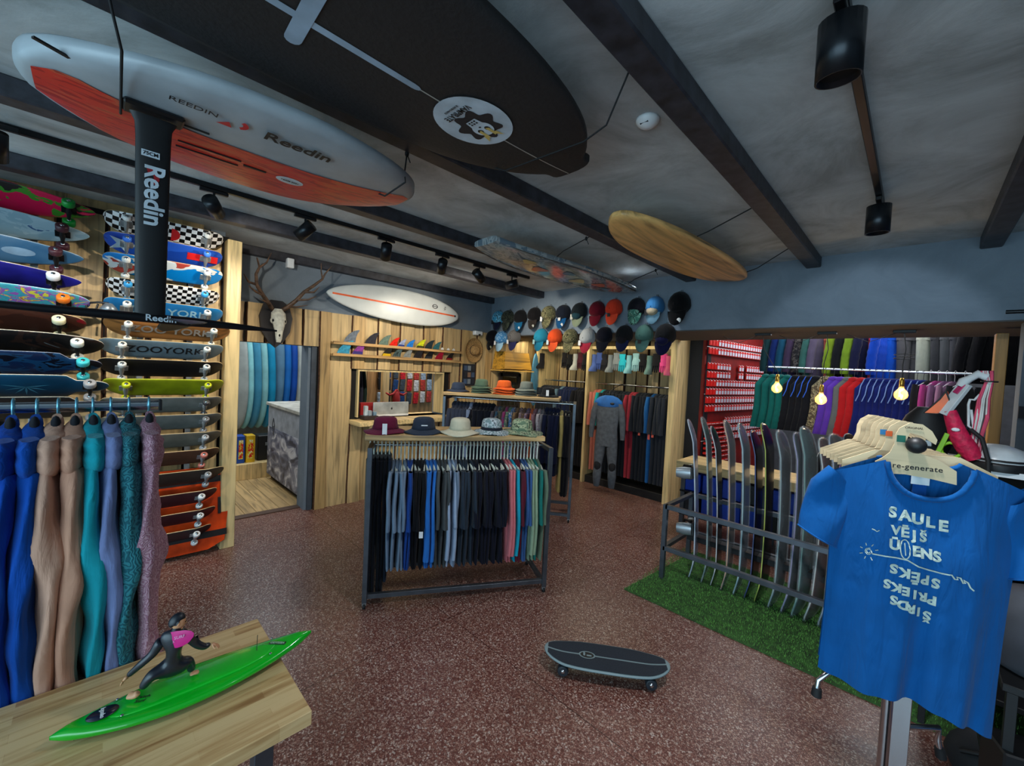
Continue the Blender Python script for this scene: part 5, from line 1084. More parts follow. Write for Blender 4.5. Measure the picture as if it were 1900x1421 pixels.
obj('hull', board(AL, kw_, .030, lambda t: .012*abs(2*t-1)**3, None, 44, 8, .75), M_green, ts)
ks = lambda t: .040*max(0, 1-abs((t-.45)/.40)**3)**.7+.0005
rg = []
for i in range(33):
    t_ = .14+.68*i/32; x = (t_-.5)*AL; w_ = max(.001, .046*max(0, 1-abs((t_-.48)/.335)**4)**.6)
    rg.append([V((x, w_*math.copysign(abs(math.cos(a))**.6, math.cos(a)), .013+.006*max(0, math.sin(a))**.4 if math.sin(a) > 0 else .010)) for a in [2*PI*(k+.5)/16 for k in range(16)]])
obj('raised_deck', B().loft(rg), plain((6, 186, 36), .2, var=.02, coat=.6), ts)
fn = B().prism([(-.02, 0), (.01, 0), (.0, -.03), (-.02, -.028)], .004); obj('fin', fn, M_black, ts, T(-.40*AL, 0, -.002))
for x, y in ((-.17, -.036), (.19, .036), (.17, -.036), (-.18, .036)): obj('screw', B().lathe([(.001, 0), (.004, 0), (.003, .002), (.001, .002)], 10), M_chrome, ts, T(x*AL/.6, y, .0185))
aw = B().tube([(0, 0, 0), (.003, -.002, .05)], .0009, 5); obj('antenna', aw, M_black, ts, T(.14*AL/.6, .005, .018))
d1 = B().lathe([(.001, 0), (.030, 0), (.030, .0006), (.001, .0006)], 30, 0, (0, 0, 0), None, .75); obj('round_sticker', d1, plain((14, 20, 40), .3), ts, T(-.345*AL, 0, .0215))
letter('kyosho', .013, M_white, ts, T(-.345*AL, 0, .0225) @ Rz(-PI/2), .015)
obj('sticker_band', B().box((0, 0, 0), (.05, .013, .001), ch=.0003), M_black, ts, T(.33*AL, .0, .0195) @ Rz(-.75)); letter('ODYSSEA', .0105, plain((160, 200, 160), .5), ts, T(.33*AL, .0, .0205) @ Rz(-.75), .02)
letter('Catch\nSurf', .014, M_black, ts, T(-.22*AL, -.004, .0205) @ Rz(-.5), .0)
# the surfer
def skin(name, J, E, mat, parent, sub=2, root=0):
    me = bpy.data.meshes.new(name); me.from_pydata([tuple(j[0]) for j in J], E, []); o = bpy.data.objects.new(name, me); COL.objects.link(o)
    o.modifiers.new('skin', 'SKIN'); me.skin_vertices.new() if not me.skin_vertices else None
    sv = me.skin_vertices[0].data
    for i, j in enumerate(J): sv[i].radius = (j[1]*1.18, (j[2] if len(j) > 2 else j[1])*1.18); sv[i].use_root = (i == root)
    o.modifiers['skin'].use_smooth_shade = True; s = o.modifiers.new('sub', 'SUBSURF'); s.levels = sub; s.render_levels = sub
    me.materials.append(mat); bpy.context.view_layer.update()
    m2 = bpy.data.meshes.new_from_object(o.evaluated_get(bpy.context.evaluated_depsgraph_get())); bpy.data.objects.remove(o)
    for p in m2.polygons: p.use_smooth = True
    m2.name = name; return obj(name, m2, None, parent)
suit = plain((24, 28, 38), .35, var=.2, scale=40, coat=.15); skn = plain((206, 150, 110), .45, var=.05)
ft1 = on_z(252, 1292, .998); ft2 = on_z(366, 1254, .998)
D1 = (RM.transposed() @ (ft1-CAM)).z*-1; D2 = (RM.transposed() @ (ft2-CAM)).z*-1; Dm = (D1+D2)/2
F0 = thing('surfer_figurine', 'crouching surfer figurine in a black wetsuit with a pink back panel on the green board', 'figurine', (0, 0, 0)) 
base = (ft1+ft2)/2; F0.location = base
def J(px_, py_, d, r, r2=None): p = at(px_, py_, d)-base; return (p, r, r2 or r)
hipc = J(318, 1238, Dm, .020, .017)
pelv = [hipc, J(320, 1222, Dm, .019, .014), J(324, 1200, Dm, .022, .014), J(326, 1182, Dm-.004, .021, .014), J(326, 1166, Dm-.006, .010), 
        J(300, 1186, Dm-.012, .013), J(285, 1212, Dm-.02, .0095), J(262, 1232, Dm-.03, .0085), J(237, 1254, Dm-.035, .006),
        J(350, 1180, Dm+.012, .012), J(366, 1196, Dm+.025, .009), J(380, 1200, Dm+.04, .008), J(392, 1194, Dm+.05, .0055),
        J(298, 1246, Dm-.012, .017), J(281, 1252, D1+.005, .013), J(262, 1278, D1, .008), 
        J(340, 1236, Dm+.015, .016), J(352, 1222, D2-.01, .0125), J(356, 1246, D2-.002, .008)]
E_ = [(0, 1), (1, 2), (2, 3), (3, 4), (3, 5), (5, 6), (6, 7), (7, 8), (3, 9), (9, 10), (10, 11), (11, 12), (0, 13), (13, 14), (14, 15), (0, 16), (16, 17), (17, 18)]
# knees push forward, away from the viewer
fwd = (at(1000, 1100, 1)-at(900, 1130, 1)).normalized()
skin('body', pelv, E_, suit, F0)
def chain(name, pts, mat): return skin(name, pts, [(i, i+1) for i in range(len(pts)-1)], mat, F0, 1)
# feet
for nm_, a, b_c, c3 in (('foot', (258, 1282, D1), (252, 1296, D1-.004), (236, 1290, D1-.004)), ('foot', (357, 1250, D2), (356, 1262, D2), (370, 1246, D2+.012))):
    pa, pb, pc = at(*a)-base, at(*b_c)-base, at(*c3)-base; zf_ = .006; pb.z = max(pb.z, zf_); pc.z = zf_-.001
    skin('foot', [(pa, .0075, .0075), (pb, .0085, .0065), ((pb+pc)/2, .0085, .005), (pc, .009, .004)], [(0, 1), (1, 2), (2, 3)], skn, F0, 2)
# hands: palm, four fingers and a thumb each
for wpt, dirp, dd in (((237, 1254, Dm-.035), (222, 1271), Dm-.038), ((392, 1194, Dm+.05), (402, 1197), Dm+.056)):
    wv = at(*wpt)-base; tip = at(dirp[0], dirp[1], dd)-base; dv = (tip-wv).normalized(); sd_ = dv.cross(V((0, 0, 1))).normalized(); up_ = sd_.cross(dv)
    Jn = [(wv, .005, .004), (wv+dv*.008, .0062, .0035), (wv+dv*.015, .0066, .003)]; En = [(0, 1), (1, 2)]
    hn = skin('hand', Jn, En, skn, F0, 1); fb_ = B()
    for q, (o_, l_) in enumerate(((-.0058, .011), (-.002, .013), (.002, .0125), (.0058, .010))): fb_.tube([wv+dv*.013+sd_*o_, wv+dv*(.013+l_*.55)+sd_*o_*1.15-up_*.0008, wv+dv*(.012+l_)+sd_*o_*1.2-up_*.003], [.0019, .0017, .0013], 6)
    fb_.tube([wv+dv*.005+sd_*.005, wv+dv*.010+sd_*.0095-up_*.002, wv+dv*.015+sd_*.010-up_*.004], [.0022, .0019, .0014], 6); obj('fingers', fb_, skn, F0)
# head: skull shape with face, turned to the right
hc = at(331, 1153, Dm-.006)-base; fx = (at(352, 1152, Dm+.012)-at(331, 1153, Dm-.006)).normalized(); fz = V((0, 0, 1)); fy = fz.cross(fx).normalized(); fz = fx.cross(fy)
HM_ = basis(fx, fy, fz, hc)
hb = B(); rg = []
for i in range(13):
    a = -PI/2+PI*(i+.01)/12.02; z = .0205*math.sin(a); rr_ = math.cos(a)
    rg.append([V((rr_*(.0165 if math.cos(t) < 0 else .0155)*math.cos(t)*(1 if z > -.006 else 1)+(.003 if z < -.004 else 0), rr_*.0135*math.sin(t)*(1 if z > -.01 else .85), z)) for t in [2*PI*k/16 for k in range(16)]])
hb.loft(rg); hb.tube([(.0145, 0, .003), (.0185, 0, -.003), (.0150, 0, -.0045)], [.0018, .003, .0022], 6); hb.ell((.0148, 0, -.0105), (.003, .0045, .0016), 8, 5); hb.ell((.012, 0, -.0165), (.005, .006, .004), 8, 5)
for s in (-1, 1): hb.ell((-.001, s*.0138, -.002), (.0035, .0015, .005), 8, 5)
obj('head', hb, skn, F0, HM_)
eb = B(); [eb.ell((.0150, s*.0052, .0022), (.0014, .0022, .0013), 8, 5) for s in (-1, 1)]; [eb.box((.0153, s*.0052, .0055), (.001, .006, .0012)) for s in (-1, 1)]; obj('eyes', eb, M_dark, F0, HM_)
hr = B(); rg = []
for i in range(11):
    a = -.25+(PI/2+.25)*i/10.05; z = .0228*math.sin(a)+.001
    rg.append([V((math.cos(a)*(.0195 if math.cos(t) < 0 else .0165)*math.cos(t)-.0022-(.006 if math.cos(t) > .1 and z < .008 else 0), math.cos(a)*.0152*math.sin(t)*(1+.03*math.sin(9*t)), z)) for t in [2*PI*k/20 for k in range(20)]])
hr.loft(rg); hr.ell((-.013, 0, -.004), (.007, .011, .010), 12, 8); obj('hair', hr, plain((14, 20, 30), .4), F0, HM_)
obj('collar', B().tube([at(327, 1172, Dm-.006)-base, at(329, 1162, Dm-.006)-base], [.0115, .0100], 12), suit, F0)
# pink back panel lying on the shoulders
nrm = (CAM-(base+at(326, 1186, Dm)-base)).normalized(); 
pp = [(296, 1184), (299, 1179), (312, 1174), (326, 1171), (344, 1169), (354, 1170), (360, 1174), (359, 1181), (350, 1192), (338, 1199), (328, 1202), (312, 1202), (301, 1195)]
vs = [at(x, y, Dm-.019+.00035*abs(x-327))-base for x, y in pp]; cc = at(327, 1186, Dm-.0215)-base; bk_ = [v-nrm*.008 for v in vs]; n = len(vs)
b = B().add([cc]+vs, [(0, 1+i, 1+(i+1) % n) for i in range(n)], 0, True); b.add(vs+bk_, [(i, n+i, n+(i+1) % n, (i+1) % n) for i in range(n)]); obj('back_panel', b, plain((200, 14, 120), .4, var=.05), F0)
px3 = (at(345, 1178, Dm)-at(315, 1186, Dm)).normalized(); pz3 = nrm; py3 = pz3.cross(px3).normalized(); px3 = py3.cross(pz3)
letter('SURF', .010, plain((226, 170, 206), .5), F0, basis(px3, py3, pz3, at(333, 1182, Dm-.0235)-base), .01); letter('X', .007, plain((226, 170, 206), .5), F0, basis(px3, py3, pz3, at(322, 1191, Dm-.023)-base), 0)
# ================================================================ SKATEBOARD ON THE FLOOR
S0 = on_z(1010, 1205, .10); S1 = on_z(1243, 1240, .10); sx_ = (S1-S0); SL = sx_.length; sx_.normalize(); 
bm_ = plain((120, 140, 144), .5, var=.04); gt = plain((28, 36, 46), .8, var=.12, scale=120, bump=.2)
fs = skateboard(basis(sx_, V((0, 0, 1)).cross(sx_), (0, 0, 1), ((S0+S1)/2).xy.to_3d()+V((0, 0, .098))), 'dark surf skateboard with pale edging standing on the terrazzo floor', SL, .27, 'cruise', M_black, bm_, plain((34, 42, 50), .5), .034, None, bm_, M_bmetal, name='skateboard', tp=.34*SL)
wf2 = lambda t: .135*max(0, 1-abs(2*t-1)**3.4)**.5
zt_ = lambda x, y: .02*(max(0, (abs(2*x/SL)-.66)/.34)**1.4)+.0086
b = B()
for s in (-1, 1):
    row = []
    for i in range(25):
        t_ = .03+.94*i/24; x = (t_-.5)*SL; row.append((x, s*.006)); row.append((x, s*max(.007, wf2(t_)-.014)))
    b.add([(x, y, zt_(x, y)) for x, y in row], [(2*i, 2*i+1, 2*i+3, 2*i+2) if s > 0 else (2*i+2, 2*i+3, 2*i+1, 2*i) for i in range(24)])
obj('grip_tape', b, gt, fs)
lg = B(); patch(lg, oval(-.15*SL, 0, .052, .034, 24), zt_, 0, .0008); patch(lg, oval(-.15*SL, 0, .043, .027, 24), zt_, 1, .0014); lg.box((-.15*SL-.018, .006, .0107), (.012, .03, .001), 0).box((-.15*SL+.012, -.006, .0107), (.03, .012, .001), 0)
obj('logo', lg, [bm_, M_black], fs)
# ================================================================ TURF, SNOWBOARD RACK
tf = thing('artificial_turf', 'green artificial grass mat under the snowboard rack', 'turf', (.2, 4.05, 0))
TX0, TX1, TY0, TY1 = -1.73, 1.9, 3.30, 4.62
tpts = [on_z(1162, 1096, 0), on_z(1245, 1040, 0)]
obj('mat_base', B().add([(TX0-.2, TY0-4.05, .002), (TX1-.2, TY0-4.05, .002), (TX1-.2, TY1-4.05, .002), (-1.62-.2, TY1-4.05, .002), (TX0-.2, TY0-4.05, .012), (TX1-.2, TY0-4.05, .012), (TX1-.2, TY1-4.05, .012), (-1.62-.2, TY1-4.05, .012)], [(3, 2, 1, 0), (4, 5, 6, 7), (0, 1, 5, 4), (1, 2, 6, 5), (2, 3, 7, 6), (3, 0, 4, 7)]), plain((48, 82, 36), .95, var=.3, scale=16), tf)
rr = random.Random(2); vs = []; fs = []
for i in range(24000):
    x = rr.uniform(TX0, TX1 if rr.random() < .3 else .4)-.2; y = rr.uniform(TY0, TY1)-4.05; a = rr.uniform(0, 2*PI); h = rr.uniform(.008, .02); dx, dy = .0025*math.cos(a), .0025*math.sin(a)
    o = len(vs); vs += [(x-dx, y-dy, .012), (x+dx, y+dy, .012), (x+rr.uniform(-.006, .006), y+rr.uniform(-.006, .006), .012+h)]; fs.append((o, o+1, o+2))
o = obj('grass_blades', B().add(vs, fs), plain((84, 132, 60), .8, var=.4, scale=40), tf); o['kind'] = 'stuff'
sr = thing('snowboard_rack', 'grey steel floor rack holding the upright snowboards', 'rack', (-1.60, 3.76, 0))
H1, H2, DP, LR = .71, .30, .62, 2.1
for x in (0, LR):
    for y in (0, DP): obj('post', B().bar((x, y, 0.012), (x, y, H1), .04, .04, up=(0, 1, 0)), M_steel, sr)
    for z in (H1-.02, H2): obj('end_bar', B().bar((x, 0, z), (x, DP, z), .04, .035), M_steel, sr)
for z in (H1-.02, H2):
    for y in (0, DP): obj('long_bar', B().bar((0, y, z), (LR, y, z), .04, .04), M_steel, sr)
tag(obj('foam_bar', B().bar((-1.5, 4.10, .36), (.4, 4.10, .36), .10, .05), M_black), 'black padded bar lying across the inside of the snowboard rack', 'padded bar')
SNM = {}
def snow(i, x, face, edge, lab, wrap, lean, L=1.52, yaw=0):
    wf = lambda t: .14*(.80+.20*abs(2*t-1)**1.5)*max(0, 1-abs(2*t-1)**14)**.5
    rk = lambda t: .02-.02*(1-(2*t-1)**2)+.05*max(0, (abs(2*t-1)-.70)/.30)**1.4
    up = V((-lean, .05, 1)).normalized(); a = yaw; yl = V((math.sin(a), math.cos(a), 0)); zl = up.cross(yl).normalized(); yl = zl.cross(up).normalized()
    c = V((x, 4.02, .012))+up*L/2
    t = thing('snowboard', lab, 'snowboard', basis(up, yl, zl, c))
    mf = lambda a_, k: 0 if 8 <= k <= 14 or 1 <= k <= 6 else 1
    obj('deck', board(L, wf, .017, rk, mf, 24, 8, .4), [plain(face, .18, var=.3, scale=5), plain(edge, .3, var=.1)], t)
    if wrap:
        w2 = lambda t: .152*max(0, 1-abs(2*t-1)**18)**.5
        obj('plastic_sleeve', board(L+.02, w2, .022, rk, None, 20, 6, .5), glass(alpha=.16), t)
    return t, up, yl, zl, c
sn = [(-1.37, (120, 130, 150), (190, 196, 204), 'pale grey snowboard with bindings, leftmost in the rack', 0, .09), (-1.255, (40, 46, 50), (120, 140, 130), 'dark green edged snowboard, second in the rack', 1, .08), (-1.17, (30, 30, 34), (190, 190, 190), 'black snowboard with a white lettered edge, third in the rack', 0, .08), (-1.08, (50, 50, 50), (206, 150, 110), 'snowboard with a wooden orange edge, fourth in the rack', 1, .06),
      (-.975, (60, 80, 96), (160, 190, 196), 'pale blue edged snowboard, fifth in the rack', 1, .05), (-.885, (20, 20, 24), (80, 90, 130), 'black snowboard, sixth in the rack', 0, .04), (-.805, (24, 22, 26), (170, 180, 90), 'yellow green edged snowboard, seventh in the rack', 0, .04), (-.70, (70, 76, 80), (150, 170, 170), 'clear-wrapped grey snowboard, eighth in the rack', 1, .03), (-.605, (50, 54, 62), (150, 140, 180), 'clear-wrapped violet edged snowboard, ninth in the rack', 1, .01),
      (-.53, (60, 90, 90), (110, 150, 140), 'sea green edged snowboard, tenth in the rack', 1, .03), (-.445, (84, 44, 40), (206, 206, 200), 'white edged snowboard with red art near the blue t-shirt', 1, .00), (-.35, (56, 56, 60), (170, 172, 190), 'grey snowboard next to the blue t-shirt', 1, .02), (-.26, (30, 30, 34), (120, 120, 130), 'dark snowboard partly behind the blue t-shirt', 0, .02)]
for i, (x, f, e, lab, wr_, ln) in enumerate(sn):
    t, up, yl, zl, c = snow(i, x, f, e, lab, wr_, ln, 1.50+.04*math.sin(i*2.3), -math.atan2(-x, 4.0)+(.10+.022*i))
    if i == 0:
        for zz in (-.28, .24):
            bd = thing('binding', '%s chrome and black binding on the leftmost snowboard' % ('lower' if zz < 0 else 'upper'), 'binding', basis(up, yl, zl, c+up*zz+zl*.012))
            obj('base_plate', B().box((0, 0, .012), (.11, .24, .02), ch=.004), M_black, bd)
            obj('highback', B().loft([[V((.05*math.cos(a)*q, -.10-.02*q, z+.0)) if False else V((.055*q*math.cos(a), -.11+.035*q*math.sin(a), z)) for a in [PI+PI*k/10 for k in range(11)]] for z, q in ((.02, 1), (.08, 1.05), (.15, .8))], 0, False, True, False), plain((150, 156, 160), .3, .5), bd)
            obj('ankle_strap', B().tube([(-.055, -.04, .03), (-.06, -.01, .09), (0, .0, .12), (.06, -.01, .09), (.055, -.04, .03)], .014, 8), M_bmetal, bd)
            obj('toe_strap', B().tube([(-.055, .08, .03), (-.05, .09, .065), (0, .09, .08), (.05, .09, .065), (.055, .08, .03)], .012, 8), plain((190, 194, 196), .3, .5), bd)
for i, (px_, py_, w_, lab) in enumerate(((1548, 860, .2, 'round-ended black board with a white rim behind the snowboards'), (1575, 850, .22, 'second round-ended board with a white rim behind the snowboards'))):
    p = on_y(px_, py_, 4.75); wf = lambda t: .2*max(0, 1-abs(2*t-1)**3)**.5
    t = thing('wakeboard', lab, 'wakeboard', basis((0, .1, 1), (.85, .5, 0), V((0, .1, 1)).cross(V((.85, .5, 0))).normalized(), (p.x, 4.8, .7))); obj('deck', board(1.36, wf, .025, None, lambda a_, k: 0 if 8 <= k <= 14 or 1 <= k <= 6 else 1, 20, 8, .4), [M_black, M_white], t)
# bench behind
bn = thing('plywood_bench', 'thick pale wood bench top behind the snowboards', 'bench', (-1.1, 5.38, 0))
obj('bench_top', B().box((0, 0, .82), (1.95, .56, .10), ch=.004), M_light, bn)
for x in (-.9, 0, .9): obj('leg', B().bar((x, -.2, 0), (x, -.2, .78), .05, .05, up=(0, 1, 0)), M_steel, bn); obj('leg', B().bar((x, .2, 0), (x, .2, .78), .05, .05, up=(0, 1, 0)), M_steel, bn)
obj('lower_shelf', B().box((0, 0, .22), (1.85, .5, .03)), M_bmetal, bn); obj('middle_shelf', B().box((0, 0, .50), (1.85, .5, .02)), M_bmetal, bn)
GBX = mats(B().box((0, 0, .11), (.20, .4, .22), 0, None, .006).box((0, -.203, .15), (.06, .006, .03), 0).mesh('storage_bin'), [None])
k = 0
for z, nm_ in ((.237, 'lower'), (.511, 'upper')):
    for j in range(8):
        o = inst('storage_bin', GBX, plain((10, 60, 176) if (j+k) % 4 else (20, 22, 28), .4), None, T(-1.9+.225*j, 5.38, z)); tag(o, ('royal blue' if (j+k) % 4 else 'black')+' storage bin on the %s shelf under the bench, %s from the left' % (nm_, ORD[j]), 'bin', 'bins under the bench')
    k += 1
# ---------------------------------------------------------------- dark divider and red packet wall
Q0 = on_y(1262, 800, 6.4); struct('wall_divider', B().box((-2.42, 6.75, 1.4), (.30, .5, 2.8)), plain((16, 18, 26), .5))
tag(obj('red_strip', B().box((-2.585, 6.46, 1.25), (.025, .03, 2.4)), plain((170, 26, 20), .5)), 'narrow red strip beside the broad wardrobe upright', 'strip')
RS = on_y(1303, 760, 6.45); RE = on_y(1421, 740, 8.75); rd = V((RE.x-RS.x, RE.y-RS.y, 0)); RL = rd.length; rd.normalize(); rn = V((rd.y, -rd.x, 0))
rw = thing('packet_wall', 'red panel wall carrying rows of small red packets', 'display wall', basis(rd, -rn, (0, 0, 1), (RS.x, RS.y, 0)))
obj('panel', B().box((RL/2, .03, 1.45), (RL, .04, 2.7)), plain((120, 20, 18), .5), rw)
for k in range(3): obj('wire_bar', B().bar((0, -.012, .95+.72*k), (RL, -.012, .95+.72*k), .008, .008), M_white, rw)
b = B().box((0, 0, 0), (.082, .012, .098), 0).box((0, -.008, -.012), (.062, .005, .058), 1).box((0, -.008, .04), (.03, .006, .012), 2).tube([(0, .0, .052), (0, .02, .056)], .003, 5, 2)
CM = mats(b.mesh('hanging_packet'), [None, None, None]); mr, mw = plain((206, 26, 20), .4, var=.05), plain((190, 196, 210), .5, var=.05)
zs2 = [2.46, 2.33, 2.10, 1.97, 1.84, 1.71, 1.58, 1.45, 1.24, 1.11, .98]
for j, z in enumerate(zs2):
    for i in range(24):
        if (j in (2, 3) and i in (8, 9, 10, 13)) or (j >= 8 and i < 7): continue
        Mx = basis(rd, -rn, (0, 0, 1), V((RS.x, RS.y, 0))+rd*(.06+RL*(i+.0)/24.6)+rn*.03+V((0, 0, z)))
        o = inst('hanging_packet', CM, [mr, mw if i > 2 else mr, M_white], None, Mx)
        tag(o, 'small red packet on the red wall, %s row from the top, %s from the left' % (ORD[j], ORD[i]), 'packet', 'red packets hanging on the red wall')
b = B().box((0, 0, 0), (.10, .05, .03), 0).box((0, -.027, 0), (.10, .004, .006), 1); CB = mats(b.mesh('red_box'), [None, None])
for j in range(9):
    for i in range(6):
        o = inst('small_red_box', CB, [mr, M_white], None, basis(rd, -rn, (0, 0, 1), V((RS.x, RS.y, 0))+rd*(.1+.125*i)+rn*.05+V((0, 0, .62+.075*j)))); tag(o, 'flat red box low on the red wall, %s stack from the left, %s from below' % (ORD[i], ORD[j]), 'box', 'flat red boxes low on the red wall')
# ---------------------------------------------------------------- vest rail and upper jackets
tag(obj('hanging_rail', B().tube([(-1.42, 6.3, 2.10), (.45, 6.3, 2.085)], .012, 10), M_chrome), 'long steel rail carrying the padded vests', 'rail')
tag(obj('hanging_rail', B().tube([(-1.6, 7.2, 2.80), (.8, 7.2, 2.80)], .014, 10), M_chrome), 'high steel rail carrying the ski jackets and trousers', 'rail')
def trim_vest(P, mat, lab, grp, yaw, trimc=None, L=.62):
    M = basis((1, 0, 0), (0, 1, 0), (0, 0, 1), P) @ Rz(yaw)
    t = thing('padded_vest', lab, 'vest', M, grp); inst('body', gm('vest', 0, th=.03, L=L, W=.21, drop=.12), mat, t)
    if trimc: 
        mt = plain(trimc, .5); obj('armhole_trim', B().tube([(.012, -.075, -.10), (.03, -.13, -.18), (.035, -.15, -.28), (.035, -.185, -.36)], .006, 5), mt, t)
    obj('hook', B().tube([(0, -.012, -.004), (0, -.016, .012), (0, 0, .02), (0, .012, .01), (0, 0, -.03), (0, 0, -.11)], .003, 5), M_black, t)
vests = [((10, 88, 84), None, 'bottle green padded vest', 4), ((16, 18, 24), (14, 84, 196), 'black padded vest with bright blue armholes', 4), ((80, 70, 56), None, 'camouflage padded vest', 1), ((84, 50, 160), None, 'purple padded vest', 2), ((90, 94, 96), None, 'grey padded vest', 1), ((166, 24, 30), None, 'red padded vest', 2), ((16, 28, 96), (100, 130, 190), 'navy padded vest with a pale trim', 9)]
x = -1.44; pos = [-1.44, -1.36, -1.27, -1.20, -1.10, -1.02, -.95, -.89, -.80, -.72, -.65, -.585, -.53, -.46, -.39, -.335, -.28, -.225, -.17, -.115, -.06, -.0, .05]; k = 0
for c, tr, lab, n in vests:
    for j in range(n):
        m = cloth(c) if lab[0] != 'c' else cloth((80, 70, 56), (150, 140, 110), 'camo', 24)
        trim_vest((pos[k], 6.3, 2.09), m, lab+' on the long rail'+('' if n == 1 else ', %s of its kind' % ORD[j]), lab+'s' if n > 1 else None, -.75+(.25 if k < 4 else 0), tr, .66); k += 1
for i, (x, c, lab) in enumerate(((.16, (170, 60, 130), 'bright pink top on the right part of the vest rail'), (.22, (130, 90, 130), 'mauve top on the right part of the vest rail'), (.28, (150, 110, 140), 'pale mauve top on the right part of the vest rail'), (.10, (30, 30, 34), 'black vest between the navy and the pink garments'), (.35, (34, 34, 40), 'black top at the right end of the vest rail'))):
    hang((x, 6.3, 2.09), (1, 0, 0), (0, -1, 0), 'long', cloth(c), lab, None, 'wire', M_white, 'hangers at the right end of the vest rail', 'white hanger at the right end of the vest rail, with the '+' '.join(lab.split(' ')[:2]), yaw=-.5, L=.8)
up_ = [(-1.50, (24, 60, 66), 'jacket', 'dark petrol jacket, leftmost on the high rail'), (-1.40, (18, 44, 110), 'jacket', 'navy blue jacket on the high rail'), (-1.31, (22, 80, 110), 'jacket', 'teal blue jacket on the high rail'), (-1.21, (70, 56, 84), 'jacket', 'plum grey jacket on the high rail'), (-1.11, None, 'jacket', 'dark camouflage jacket on the high rail'), (-1.02, (60, 110, 104), 'jacket', 'sea green jacket on the high rail'), (-.94, (100, 90, 116), 'jacket', 'grey violet jacket on the high rail'), (-.86, (196, 100, 84), 'pants', 'coral ski trousers on the high rail'), (-.75, (130, 160, 40), 'jacket', 'lime and black jacket on the high rail, left of two'), (-.66, (22, 24, 30), 'jacket', 'black jacket between the two lime ones'),
      (-.56, (126, 160, 44), 'jacket', 'lime jacket with dark panels on the high rail'), (-.47, (26, 30, 64), 'jacket', 'dark navy jacket right of the lime one'), (-.39, (210, 60, 90), 'pants', 'hot pink trousers on the high rail'), (-.30, (16, 70, 190), 'jacket', 'bright blue jacket on the high rail'), (-.19, (18, 84, 200), 'pants', 'bright blue trousers on the high rail'), (-.08, (86, 86, 90), 'pants', 'grey ski trousers on the high rail'), (.10, (176, 182, 166), 'pants', 'off-white long trousers on the high rail'), (.22, (60, 62, 66), 'pants', 'dark grey shiny trousers on the high rail'), (.30, (80, 84, 88), 'pants', 'grey shiny trousers wrapped in film on the high rail'), (.38, (64, 66, 72), 'pants', 'charcoal shiny trousers on the high rail'), (.54, (14, 15, 20), 'jacket', 'big black jacket at the right end of the high rail'), (.66, (10, 11, 16), 'jacket', 'black coat hidden at the right end of the high rail')]
for i, (x, c, kd, lab) in enumerate(up_):
    m = cloth(c) if c else cloth((40, 40, 44), (90, 86, 84), 'camo', 18)
    hang((x, 7.2, 2.79), (1, 0, 0), (0, -1, 0), kd, m, lab, None, 'wire' if kd != 'pants' else 'clip', M_black, 'hangers on the high rail', 'black hanger on the high rail, %s from the left' % ORD[i], yaw=-.5 if i < 14 else -.9, L=.68 if i != 16 else 1.05, th=.04)
# pendants
for i, (cx_, bx, bz) in enumerate(((-1.27, -1.10, 1.86), (-.69, -.70, 1.77), (-.11, -.10, 1.87))):
    t = thing('pendant_lamp', 'hanging bare filament bulb in a brass socket, %s of three' % ('left', 'middle', 'right')[i], 'lamp', (bx, 5.3, bz), 'filament pendant lamps')
    obj('ceiling_bar', B().box((cx_-bx, 0, 2.435-bz), (.16, .05, .03), ch=.004), M_black, t)
    z1 = 2.42-bz; obj('cord', B().tube([(cx_-bx, 0, z1), (cx_-bx+.02, 0, z1-.15), ((cx_-bx)*.4, 0, z1-.3), (0, 0, .16), (0, 0, .12)], .004, 6).tube([(cx_-bx-.06, 0, z1), (cx_-bx-.25, 0, z1-.08), (cx_-bx-.42, 0, z1+.0)], .003, 5), M_black, t)
    if i == 2: obj('cord_bundle', B().tube([(.07*math.sin(a*2), .015*math.cos(a*3), .33+.025*math.sin(a)) for a in [2*PI*k/40 for k in range(100)]], .003, 5), M_black, t)
    obj('socket', B().lathe([(.001, .13), (.014, .13), (.02, .10), (.02, .055), (.024, .05), (.001, .05)], 14), plain((200, 160, 70), .25, .9), t)
    obj('bulb', B().lathe([(.018, .05), (.022, .03), (.045, .0), (.052, -.025), (.045, -.055), (.02, -.075), (.001, -.078)], 18), glass((255, 200, 120), .03, .28), t)
    obj('filament', B().tube([(.012*math.cos(a), .012*math.sin(a), .03-.012*a) for a in [k*.6 for k in range(14)]], .003, 5), emit((255, 196, 96), 60), t)
    l = bpy.data.lights.new('bulb', 'POINT'); l.energy = 5; l.color = (1, .72, .4); l.shadow_soft_size = .02; lo = bpy.data.objects.new('bulb', l); COL.objects.link(lo); lo.location = (bx, 5.3, bz-.01)
